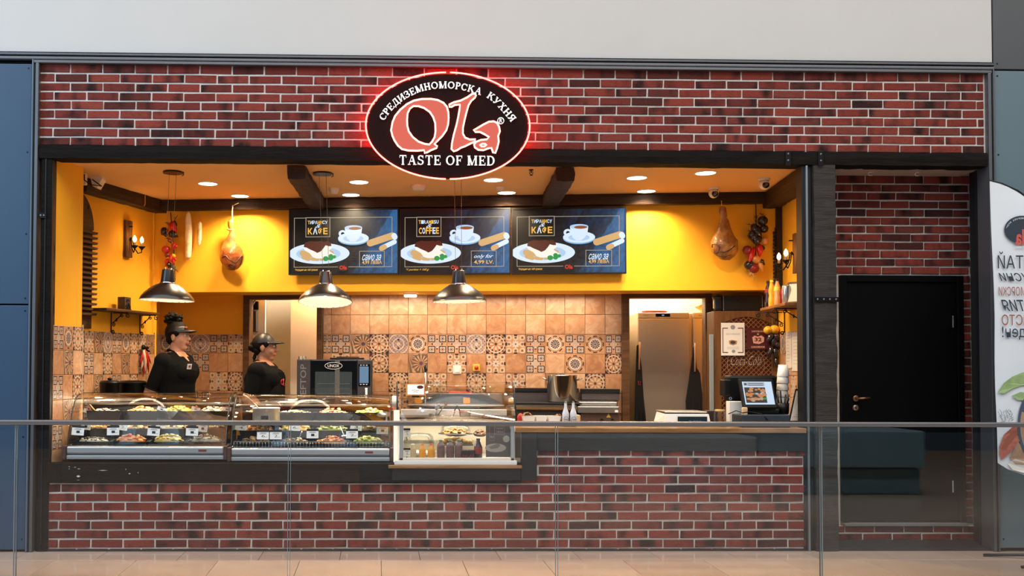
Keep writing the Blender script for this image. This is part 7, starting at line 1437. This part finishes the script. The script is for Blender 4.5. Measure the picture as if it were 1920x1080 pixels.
def person(label, hc, floor_z, yaw, hyaw, hpitch, stout, skin, arms, kind):
    """hc: head centre in the world; local +x is forward, +y the person's left"""
    Hh = hc.z-floor_z; s = Hh/1.50; o = bpy.data.objects.new('person', None); COL.objects.link(o); ORG[o.name] = Vector((0, 0, 0)); tag(o, label, 'person'); o.location = (hc.x, hc.y, floor_z); o.rotation_euler.z = yaw
    st = stout; b = MB()
    tor = [(.74, .02, .14), (.78, .11, .165), (.86, .145, .185), (.94, .145, .18), (1.00, .138, .17), (1.08, .14, .168), (1.15, .152, .172), (1.20, .155, .176), (1.25, .135, .182), (1.295, .105, .178), (1.32, .085, .15), (1.345, .068, .10), (1.37, .06, .07)]
    loft(b, [((.012 if 1.1 < z < 1.27 else 0, 0, z*s), rx*st*s, ry*st*s) for z, rx, ry in tor])
    for q in (-1, 1): b.ell((.085*s*st, q*.07*s*st, 1.19*s), .07*s*st, .075*s*st, .085*s*st, 0, 18, 12)
    HM = Matrix.Translation((.02*s, 0, Hh)) @ Matrix.Rotation(hyaw, 4, 'Z') @ Matrix.Rotation(hpitch, 4, 'Y') @ Matrix.Scale(1.09, 4)
    nk = HM @ Vector((-.018, 0, -.05)); b.tube([(-.01, 0, 1.30*s), (-.002, 0, 1.37*s), nk], [.075*s, .060*s, .055*s], 18)
    hd = []
    def E(c, r, nu=16, nv=12, rot=None): hd.append((c, r, rot)); m3 = (HM.to_3x3() @ rot) if rot else HM.to_3x3(); b.ell(HM @ Vector(c), r[0], r[1], r[2], 0, nu, nv, 0, None, m3)
    E((-.014, 0, .034), (.1, .078, .09), 24, 18); E((.022, 0, -.03), (.068, .061, .08), 24, 18); E((.046, 0, -.092), (.034, .034, .026)); E((-.0, 0, -.06), (.05, .056, .045))
    for q in (-1, 1):
        E((.052, q*.033, -.03), (.03, .027, .032)); E((.077, q*.026, .031), (.016, .024, .010)); E((-.008, q*.076, -.006), (.02, .009, .031)); E((.105, q*.010, -.028), (.010, .008, .008))
    E((.098, 0, .0), (.013, .010, .032), 12, 10, Matrix.Rotation(-.42, 3, 'Y')); E((.110, 0, -.024), (.013, .012, .011)); E((.088, 0, -.056), (.013, .023, .006)); E((.086, 0, -.067), (.013, .021, .0075))
    hands = []
    for q, (sh, el, wr, hv) in arms.items():
        S, L, Wr = (Vector(v)*s for v in (sh, el, wr))
        b.tube([S, S.lerp(L, .5), L], [.062*s*st, .056*s*st, .046*s*st], 16); b.ell(S, .07*s*st, .068*s*st, .068*s*st, 0, 16, 12); b.ell(L, .047*s*st, .047*s*st, .047*s*st, 0, 14, 10)
        b.tube([L, L.lerp(Wr, .4), Wr], [.046*s*st, .043*s*st, .029*s], 14)
        f = (Wr-L).normalized(); hv = Vector(hv).normalized(); side = f.cross(hv).normalized()
        pm = Matrix((f, side, hv)).transposed(); b.ell(Wr+f*.045*s, .05*s, .038*s, .016*s, 0, 16, 10, 0, None, pm)
        for i, (off, ln) in enumerate(((-.028, .062), (-.010, .074), (.010, .070), (.027, .055))):
            k0 = Wr+f*.075*s+side*off*s; k1 = k0+(f*.7+hv*.25)*ln*.55*s; k2 = k1+(f*.45+hv*.6)*ln*.5*s; b.tube([k0-f*.03*s, k0, k1, k2], [.0095*s, .0095*s, .0085*s, .007*s], 8)
        t0 = Wr+f*.03*s+side*(-.034)*s; b.tube([t0-f*.012*s+side*.014*s, t0+f*.02*s-side*.014*s+hv*.012*s, t0+f*.048*s-side*.014*s+hv*.026*s], [.012*s, .0105*s, .008*s], 8); hands.append((S, L, Wr))
    for q in (-1, 1):
        hp, kn, an = (Vector((0, q*.09*st, .82))*s, Vector((.02, q*.1, .46))*s, Vector((-.02, q*.1, .07))*s)
        b.tube([hp, hp.lerp(kn, .5), kn, kn.lerp(an, .4), an], [.098*s*st, .082*s*st, .06*s*st, .054*s*st, .038*s], 16)
        b.ell((.05*s, q*.1*s, .035*s), .125*s, .046*s, .04*s, 0, 18, 10)
    me = remesh(b, .0062*1.0, 5)
    bm = bmesh.new(); bm.from_mesh(me); inv = HM.inverted()
    for f in bm.faces:
        c = f.calc_center_median(); f.smooth = True; m = 1; z = c.z/s
        hl = inv @ c
        near = min(((c-(L+(Wr-L)*max(0, min(1, (c-L).dot(Wr-L)/(Wr-L).length_squared)))).length, (c-(S+(L-S)*max(0, min(1, (c-S).dot(L-S)/(L-S).length_squared)))).length, (c-S).dot(L-S)/(L-S).length_squared) for S, L, Wr in hands) if hands else (9, 9, 0)
        if z < .86: m = 2
        if z < .07: m = 3
        if z > 1.325 and (abs(c.y) < .075*s): m = 0
        if kind == 1 and z > 1.285 and c.x > .04 and abs(c.y) < .008+(z-1.285)*.5: m = 0
        if hl.z > -.13 and z > 1.36: m = 0
        if .84 < z < 1.32 and abs(c.y) > .10 or abs(z-1.0) < .3:
            if near[0] < .062*s*st and (near[0] < near[1] or near[2] > .74): m = 0
        if m == 0 and (hl-Vector((.097, 0, -.0615))).length < .025 and abs(hl.z+.0615) < .0115 and abs(hl.y) < .021: m = 4
        f.material_index = m
    bm.to_mesh(me); bm.free()
    for x in (skin, CLO, TROU, SHOE, LIP): me.materials.append(x)
    bd = bpy.data.objects.new('body', me); COL.objects.link(bd); bd.parent = o; ORG[bd.name] = Vector((0, 0, 0))
    def hp_(bb, name, mat, parent=bd, sm=None): bb.v = [tuple(HM @ Vector(v)) for v in bb.v]; x = bb.build(name, mat, parent, smooth=sm); return x
    for q in (-1, 1):
        e = hp_(MB().ell((.0815, q*.029, .012), .0125, .0135, .0095, 0, 14, 10), 'eye', EYEW); hp_(MB().ell((.0905, q*.028+.0015, .012), .0045, .0062, .0062, 0, 12, 8), 'iris', IRIS, o)
        hp_(MB().tube([(.085, q*.017, .014), (.091, q*.024, .0225), (.088, q*.034, .0225), (.078, q*.043, .014)], .0028, 6), 'eyelid', skin)
        hp_(MB().tube([(.093, q*.013, .032), (.094, q*.026, .040), (.084, q*.042, .036), (.074, q*.05, .029)], [.0026, .0036, .003, .0015], 6), 'eyebrow', HAIR)
    # hair under the cap
    rn = random.Random(kind)
    h = MB(); h.ell((-.032, 0, .035), .09, .083, .087, 0, 26, 18, .02, rn); h.ell((-.065, 0, -.02), .045, .066, .05, 0, 18, 12, .04, rn)
    for q in (-1, 1): h.ell((.018, q*.068, .035), .03, .014, .034, 0, 12, 10, .05, rn)
    if kind == 1: h.ell((-.02, 0, .05), .098, .085, .096, 0, 26, 18, .02, rn)
    hr = hp_(h, 'hair', HAIR)
    if kind == 1:
        h = MB()
        for i in range(46):
            a, e_ = rn.uniform(0, 2*PI), rn.uniform(-1, 1); c = Vector((-.05+.062*math.cos(a)*math.sqrt(1-e_*e_), .06*math.sin(a)*math.sqrt(1-e_*e_), .158+.045*e_)); h.ell(c, rn.uniform(.018, .03), rn.uniform(.016, .028), rn.uniform(.014, .024), 0, 10, 8, .1, rn)
        for i in range(10):
            a = rn.uniform(0, 2*PI); p = Vector((-.05+.05*math.cos(a), .05*math.sin(a), .15)); h.tube([p, p+Vector((rn.uniform(-.03, .03), rn.uniform(-.03, .03), .045)), p+Vector((rn.uniform(-.05, .05), rn.uniform(-.05, .05), .03))], .004, 5)
        hp_(h, 'hair_bun', HAIR)
    else:
        h = MB()
        for i in range(16): c = Vector((-.115+rn.uniform(-.025, .02), rn.uniform(-.03, .03), -.0+rn.uniform(-.035, .035))); h.ell(c, .024, .024, .022, 0, 10, 8, .1, rn)
        hp_(h, 'hair_bun', HAIR); h = MB()
        for i in range(5): h.tube([(-.09, .04*(i-2)/2, -.05), (-.10, .05*(i-2)/2, -.09), (-.085-.01*i, .05*(i-2)/2, -.125)], .0035, 5)
        hp_(h, 'loose_strands', HAIR)
    cp = MB(); R_ = (.104, .089, .095); n = 28; rows_ = []
    top = .085 if kind == 1 else .128
    for z in ([.042, .06, .078, .09] if kind == 1 else [.042, .06, .08, .10, .115, .125, .13]):
        k = math.sqrt(max(.0, 1-((z-.034)/(.1))**2)); rows_.append((z+.0, k))
    vs = []; fs = []
    for z, k in rows_:
        for i in range(n): a = 2*PI*i/n; vs.append((-.012+R_[0]*k*math.cos(a), R_[1]*k*math.sin(a), z-.10*0*(1-math.cos(a))+(.012*math.cos(a) if z < .05 else 0)))
    for j in range(len(rows_)-1):
        for i in range(n): a, d = j*n+i, j*n+(i+1) % n; fs.append((a, d, d+n, a+n))
    fs.append(tuple((len(rows_)-1)*n+i for i in range(n)))
    cp.add(vs, fs, 0, True); cpo = hp_(cp, 'cap', CAPM)
    vz = MB(); vs = []; fs = []; m_ = 12
    for j, (ex, dz) in enumerate(((0, .0), (.03, .004), (.06, -.001), (.078, -.008))):
        for i in range(m_+1):
            a = -1.15+2.3*i/m_; rr = 1+ex/.1*max(.0, math.cos(a*1.15))**.6; vs.append((-.012+R_[0]*math.cos(a)*rr+.0, R_[1]*math.sin(a)*(1+ex*.6), .054+dz+.010*(math.cos(a)-1)*1.8))
    L_ = m_+1
    for j in range(3):
        for i in range(m_): fs.append((j*L_+i, j*L_+i+1, (j+1)*L_+i+1, (j+1)*L_+i))
    nv = len(vs); vs += [(x, y, z-.006) for x, y, z in vs]; fs += [tuple(nv+i for i in f)[::-1] for f in fs[:]]
    fs += [(3*L_+i, 3*L_+i+1, nv+3*L_+i+1, nv+3*L_+i) for i in range(m_)]
    vz.add(vs, fs, 0, True); hp_(vz, 'cap_visor', CAPM)
    if kind == 1: hp_(MB().ell((.085, -.012, .075), .008, .022, .012, 0, 12, 8), 'cap_logo', M('cap_logo', (150, 60, 54), .6, var=.2), o)
    # collar, badge, apron
    if kind == 1:
        cl = MB()
        for q in (-1, 1): cl.tube([(-.07*s, 0, 1.385*s), (-.045*s, q*.062*s, 1.38*s), (.015*s, q*.072*s, 1.36*s), (.075*s, q*.045*s, 1.315*s), (.10*s, q*.02*s, 1.285*s)], [.014, .016, .018, .02, .006], 8)
        cl.build('polo_collar', CLO, o)
        bx = MB().box(-.024, .024, -.003, .003, -.026, .026, 0, .003); T = Matrix.Translation((.165*st*s, -.075*st*s, 1.235*s)) @ Matrix.Rotation(PI/2-.45, 4, 'Z') @ Matrix.Rotation(.25, 4, 'X'); bx.v = [tuple(T @ Vector(v)) for v in bx.v]; bgd = bx.build('name_badge', M('badge_white', (196, 186, 180), .4, var=.1), o)
        bx = MB().ell((0, -.004, .002), .012, .002, .012, 0, 10, 8); bx.v = [tuple(T @ Vector(v)) for v in bx.v]; bx.build('badge_mark', M('badge_mark', (96, 70, 66), .5, var=.2), bgd)
        for q, (S, L, Wr) in enumerate(hands):
            d_ = (L-S).normalized(); c = S+(L-S)*.86; u = d_.cross(Vector((0, 0, 1))); u = (u if u.length > .1 else d_.cross(Vector((1, 0, 0)))).normalized(); w = d_.cross(u); MB().tube([c+u*(.062*s*st*math.cos(t))+w*(.062*s*st*math.sin(t)) for t in [i*PI/10 for i in range(20)]], .008, 6, closed=True).build('sleeve_hem', CLO, o)
    else:
        ap = MB()
        for q in (-1, 1): ap.tube([(-.07*s, q*.03*s, 1.375*s), (-.03*s, q*.064*s, 1.372*s), (.05*s, q*.078*s, 1.33*s), (.125*s*st, q*.085*s, 1.25*s)], .009, 6)
        ap.build('apron_strap', M('apron_cloth', (13, 12, 13), .9, spec=.15, var=.1), o)
        vs = []; fs = []
        for j, z in enumerate((1.26, 1.2, 1.12, 1.04, .95, .86, .75)):
            for i in range(9):
                t = (i/8-.5)*2; a = t*(.75 if z > 1.1 else 1.1); rx, ry = (.140, .12) if z > 1.15 else (.145, .16); vs.append(((.012+rx*math.cos(a)+.012)*st*s, ry*math.sin(a)*st*s, z*s))
        for j in range(6):
            for i in range(8): fs.append((j*9+i, j*9+i+1, j*9+10+i, j*9+9+i))
        n0 = len(vs); vs += [(x-.006, y, z) for x, y, z in vs]; fs += [tuple(n0+k for k in f)[::-1] for f in fs[:]]
        aq = MB(); aq.add(vs, fs, 0, True); apo = aq.build('apron_bib', MATS['apron_cloth'], o)
        lg = MB(); X0 = .213*st*s; k_ = lambda a, z: ((.012+.150*math.cos(a)+.012)*st*s, .14*math.sin(a)*st*s, z*s)
        lg.tube([k_(-.3+.10*math.cos(t), 1.165+.025*math.sin(t)) for t in [i*PI/8 for i in range(16)]], .0045, 5, closed=True).tube([k_(-.17, 1.2), k_(-.19, 1.13), k_(-.1, 1.135)], .0045, 5); lg.build('apron_logo', INKR, apo)
    return o
hc = at(331, 632, 1.42)
person('woman with a curly hair bun, black polo and visor cap behind the leftmost case', hc, .16, -.36, .02, -.03, 1.15, SKIN1, {-1: ((-.02, -.18, 1.28), (-.125, -.225, 1.00), (-.235, -.06, .93), (0, 0, 1)), 1: ((-.02, .18, 1.28), (-.10, .23, 1.00), (-.225, .07, .90), (0, 0, 1))}, 1)
hc = at(494, 652, 1.62)
person('woman in profile with black cap and apron before the left rear doorway', hc, .16, -.22, .08, .0, 1.27, SKIN2, {-1: ((-.0, -.2, 1.27), (-.06, -.25, 1.00), (.05, -.23, .84), (0, .6, -.8)), 1: ((0, .2, 1.27), (-.04, .25, 1.0), (.06, .23, .84), (0, -.6, -.8))}, 2)
# ================================================================== feather flag at the right
FY = -.45
def fp(px, py): return at(px, py, FY)
FLG = M('flag_cloth', (216, 222, 228), .8, var=.03, scale=3)
o = thing('feather_flag', 'tall white feather flag with reversed lettering at the right edge', 'flag', (ax(1925, 1030, FY), FY, 0))
TOP = [(1856, 340), (1870, 343), (1890, 350), (1910, 361), (1930, 376), (1950, 395), (1975, 425), (1995, 460), (2006, 500)]
LEFT = [(1856, 340), (1861, 480), (1866, 600), (1868, 720), (1870, 800), (1871, 868)]
BOT = [(1871, 868), (1890, 880), (1920, 891), (1960, 895), (2006, 885)]
def lin(P_, t):
    d = [0]
    for i in range(1, len(P_)): d.append(d[-1]+math.dist(P_[i], P_[i-1]))
    s = t*d[-1]
    for i in range(1, len(P_)):
        if s <= d[i]+1e-9: k = (s-d[i-1])/(d[i]-d[i-1]+1e-9); return (P_[i-1][0]+(P_[i][0]-P_[i-1][0])*k, P_[i-1][1]+(P_[i][1]-P_[i-1][1])*k)
    return P_[-1]
def wave(u, v): return (.007*math.sin(u*7+v*3)+.004*math.sin(u*13-v*6))*min(1, .4+v)+.03*max(0, .12-u)*math.sin(v*12)
NU, NV = 26, 44; vs = []
RIGHT = [(2006, 500), (2006, 700), (2006, 885)]
for j in range(NV+1):
    v = j/NV
    for i in range(NU+1):
        u = i/NU; l, r, t, b_ = lin(LEFT, v), lin(RIGHT, v), lin(TOP, u), lin(BOT, u)
        x = (1-u)*l[0]+u*r[0]+(1-v)*t[0]+v*b_[0]-((1-u)*(1-v)*LEFT[0][0]+u*(1-v)*TOP[-1][0]+(1-u)*v*LEFT[-1][0]+u*v*RIGHT[-1][0])
        y = (1-u)*l[1]+u*r[1]+(1-v)*t[1]+v*b_[1]-((1-u)*(1-v)*LEFT[0][1]+u*(1-v)*TOP[-1][1]+(1-u)*v*LEFT[-1][1]+u*v*RIGHT[-1][1])
        p = fp(x, y); vs.append(Vector((p.x, FY+wave(u, v), p.z)))
L_ = NU+1; fs = [(j*L_+i, j*L_+i+1, (j+1)*L_+i+1, (j+1)*L_+i) for j in range(NV) for i in range(NU)]
n0 = len(vs); allv = vs+[v_+Vector((0, .003, 0)) for v_ in vs]
b = MB(); b.add(allv, fs+[tuple(n0+k for k in f)[::-1] for f in fs], 0, True); cl = b.build('flag_cloth', FLG, o)
XA_, XB_ = ax(1860, 600, FY), ax(2006, 600, FY); ZA_, ZB_ = az(1900, 345, FY), az(1900, 890, FY)
def onflag(x, y, z):
    u = max(0, min(1, (x-XA_)/(XB_-XA_))); v = max(0, min(1, (ZA_-z)/(ZA_-ZB_))); return (x, FY+wave(u, v)-.012+y, z)
NAVY = M('flag_navy', (44, 54, 66), .8, var=0); TERR = M('flag_terracotta', (150, 84, 62), .8, var=0); FRED = M('flag_red', (196, 84, 76), .8, var=0); FWH = FLG; LET = M('flag_green', (150, 176, 120), .8, var=.2, scale=30); BAC = M('flag_bacon', (176, 100, 84), .8, var=.3, scale=30); BRD = M('flag_bread', (170, 136, 110), .8, var=.2, scale=20); BWL = M('flag_bowl', (66, 82, 104), .8, var=.05); EGG = M('flag_egg', (226, 222, 214), .8, var=0)
FM = [NAVY, TERR, FRED, FWH, LET, BAC, BRD, BWL, EGG]
def F2(px, py): p = fp(px, py); return (p.x, p.z)
b = MB()
def fpoly(pts, m, k): # subdivided enough to follow the cloth
    b.prism([F2(*p) for p in pts], -.0004*k-.0003, -.0004*k, m, None, onflag)
fpoly(ellp(1914, 431, 32, 26, 40), 0, 1)
c = F2(1914, 431)
textfit(b, 'Ola', F2(1896, 0)[0], F2(1932, 0)[0], F2(0, 447)[1], F2(0, 416)[1], -.0012, 2, 0, .03, True, onflag)
textfit(b, 'TASTE OF MED', F2(1894, 0)[0], F2(1934, 0)[0], F2(0, 452.5)[1], F2(0, 448.5)[1], -.0012, 3, 0, .01, True, onflag)
arcw = 'СРЕДИЗЕМНОМОРСКА КУХНЯ'
for i, ch in enumerate(arcw):
    if ch == ' ': continue
    t = PI*.06+PI*.88*(i/(len(arcw)-1)); x, z = 1914+27*math.cos(t), 431-21*math.sin(t); q = F2(x, z); an = t-PI/2
    vs_, fs_ = _tv(ch, 0, .02); sc0 = .016; pts = [(-(v_.x-.3)*sc0, (v_.y-.3)*sc0) for v_ in vs_]; an2 = PI/2-t; an2 = t-PI/2
    b.add([onflag(q[0]+x_*math.cos(an2)-z_*math.sin(an2), -.0012, q[1]+x_*math.sin(an2)+z_*math.cos(an2)) for x_, z_ in pts], fs_, 3)
for txt, x0, x1, y0, y1, m, sh in (('ОПИТАЙ', 1870, 1972, 472, 504, 0, 0), ('вкусни', 1871, 1955, 512, 533, 0, .4), ('СРЕДИЗЕМНОМОРСКИ', 1871, 2004, 538, 558, 1, 0), ('ястия', 1875, 1950, 562, 584, 0, .4), ('НА МЯСТО', 1876, 1975, 590, 610, 1, 0), ('всеки ден!', 1876, 1990, 612, 637, 0, 0)):
    textfit(b, txt, F2(x0, 560)[0], F2(x1, 560)[0], F2(1900, y1)[1], F2(1900, y0)[1], -.0008, m, sh, .0, True, onflag)
fpoly([(1870, 735), (1880, 718), (1895, 706), (1915, 698), (1945, 700), (1945, 722), (1915, 722), (1895, 728), (1880, 738)], 4, 1); fpoly([(1893, 742), (1910, 735), (1945, 738), (1945, 752), (1905, 750)], 4, 1)
fpoly([(1872, 838), (1880, 815), (1895, 800), (1910, 795), (1916, 805), (1906, 830), (1890, 850), (1876, 862), (1872, 852)], 5, 1); fpoly([(1874, 842), (1886, 818), (1900, 806), (1905, 812), (1890, 832), (1878, 852)], 1, 2)
fpoly([(1890, 858), (1905, 828), (1925, 850), (1945, 862), (1930, 872), (1900, 868)], 6, 1); fpoly(ellp(1937, 798, 33, 64, 36), 7, 2); fpoly(ellp(1937, 798, 28, 56, 36), 6, 3); fpoly(ellp(1934, 785, 14, 18, 16), 1, 4); fpoly(ellp(1938, 815, 15, 18, 16), 4, 4); fpoly(ellp(1925, 800, 8, 12, 12), 8, 5)
fpoly([(1886, 868), (1900, 860), (1925, 866), (1940, 884), (1915, 886), (1895, 880)], 8, 2)
tag(b.build('flag_print', FM, cl), kind='stuff')
b = MB()
for i in range(40):
    x, y = R.uniform(1871, 1894), R.uniform(772, 792); p = Vector(onflag(F2(x, y)[0], -.001, F2(x, y)[1])); b.tube([p, p+Vector((R.uniform(-.02, .02), 0, R.uniform(.0, .03)))], .0012, 4)
tag(b.build('herb_print', NAVY, cl), kind='stuff')
b = MB(); P_ = [fp(2009, 1032), fp(2009, 700), fp(2009, 500), fp(1998, 455), fp(1977, 420), fp(1952, 391), fp(1931, 372), fp(1910, 357), fp(1880, 343), fp(1856, 337)]; b.tube([Vector((p.x, FY+.01, max(p.z, .03))) for p in P_], [.014, .013, .012, .010, .009, .008, .007, .006, .005, .004], 8); b.build('flag_pole', DKM, o)
b = MB(); bxx = ax(1925, 1030, FY); pz = ax(2009, 1030, FY)
for a in (-.55, .55, PI-.55, PI+.55): b.tube([(pz, FY+.01, .05), (pz+.3*math.cos(a), FY+.01+.25*math.sin(a), .03), (pz+.62*math.cos(a), FY+.01+.42*math.sin(a), .012)], .011, 8)
b.build('flag_base', DKM, o)
# ================================================================== glass balustrade in front
RY = -1.5; RAILM = M('rail_steel', (122, 122, 124), .38, .75, var=.05, scale=3, stretch=(1, 30, 30))
r0, r1 = at(0, 788.0, RY), at(1920, 791.5, RY); b0_, b1_ = at(0, 797.5, RY), at(1920, 799.5, RY)
sl = ((r1.z+b1_.z)-(r0.z+b0_.z))/2/(r1.x-r0.x); hz = ((r0.z-b0_.z)+(r1.z-b1_.z))/2
zc = ((r0.z+b0_.z)/2+(r1.z+b1_.z)/2)/2; xc = (r0.x+r1.x)/2
o = thing('glass_balustrade', 'glass balustrade with a grey steel handrail across the whole foreground', 'railing', (xc, RY, 0))
b = MB(); b.box(-6.5, 9.5, RY-.03, RY+.03, zc-hz/2, zc+hz/2, 0, .006); b.build('handrail', RAILM, o)
PANE = glass('pane_glass', (.95, .967, .97), 1.0, .0); PEDG = M('pane_edge', (120, 138, 146), .2, var=0, spec=.7)
js = [ax(p, 900, RY) for p in (30, 542.5, 1043.5, 1538.5)]; w = (js[3]-js[0])/3; xs_ = [js[0]-w*3, js[0]-2*w, js[0]-w]+js+[js[3]+w, js[3]+2*w, js[3]+3*w]
for i in range(len(xs_)-1):
    b = MB(); b.box(xs_[i]+.007, xs_[i+1]-.007, RY-.008, RY+.008, .02, zc-hz/2+.002, 0); pn = b.build('glass_pane', PANE, o)
    for xe in (xs_[i]+.007, xs_[i+1]-.007):
        MB().box(xe-.0014, xe+.0014, RY-.0082, RY+.0082, .02, zc-hz/2).build('pane_edge', PEDG, pn)
b = MB(); b.box(-6.5, 9.5, RY-.04, RY+.04, .0, .03); b.build('base_channel', ALU, o)
# ================================================================== the hall behind the camera
HG = M('reflected_grey', (150, 152, 154), .8, var=.05); HD = M('hall_dark', (40, 42, 46), .7, var=.1); HT = M('reflected_teal', (112, 140, 150), .5, var=.05)
b = MB(); b.box(-16, 18, -18.2, -18, -.1, 4.2); struct(b.build('wall_opposite', HD))
b = MB(); b.box(-.2, 4.4, -6.9, -6.3, 0, .66, 0, .02).box(4.4, 6.3, -6.9, -6.2, .32, .74, 1, .02).box(4.4, 6.3, -6.9, -6.3, 0, .30, 1, .02); struct(b.build('reflected_block', [HG, HT]))  # added unseen blocks, mirrored as grey and teal haze in the balustrade glass
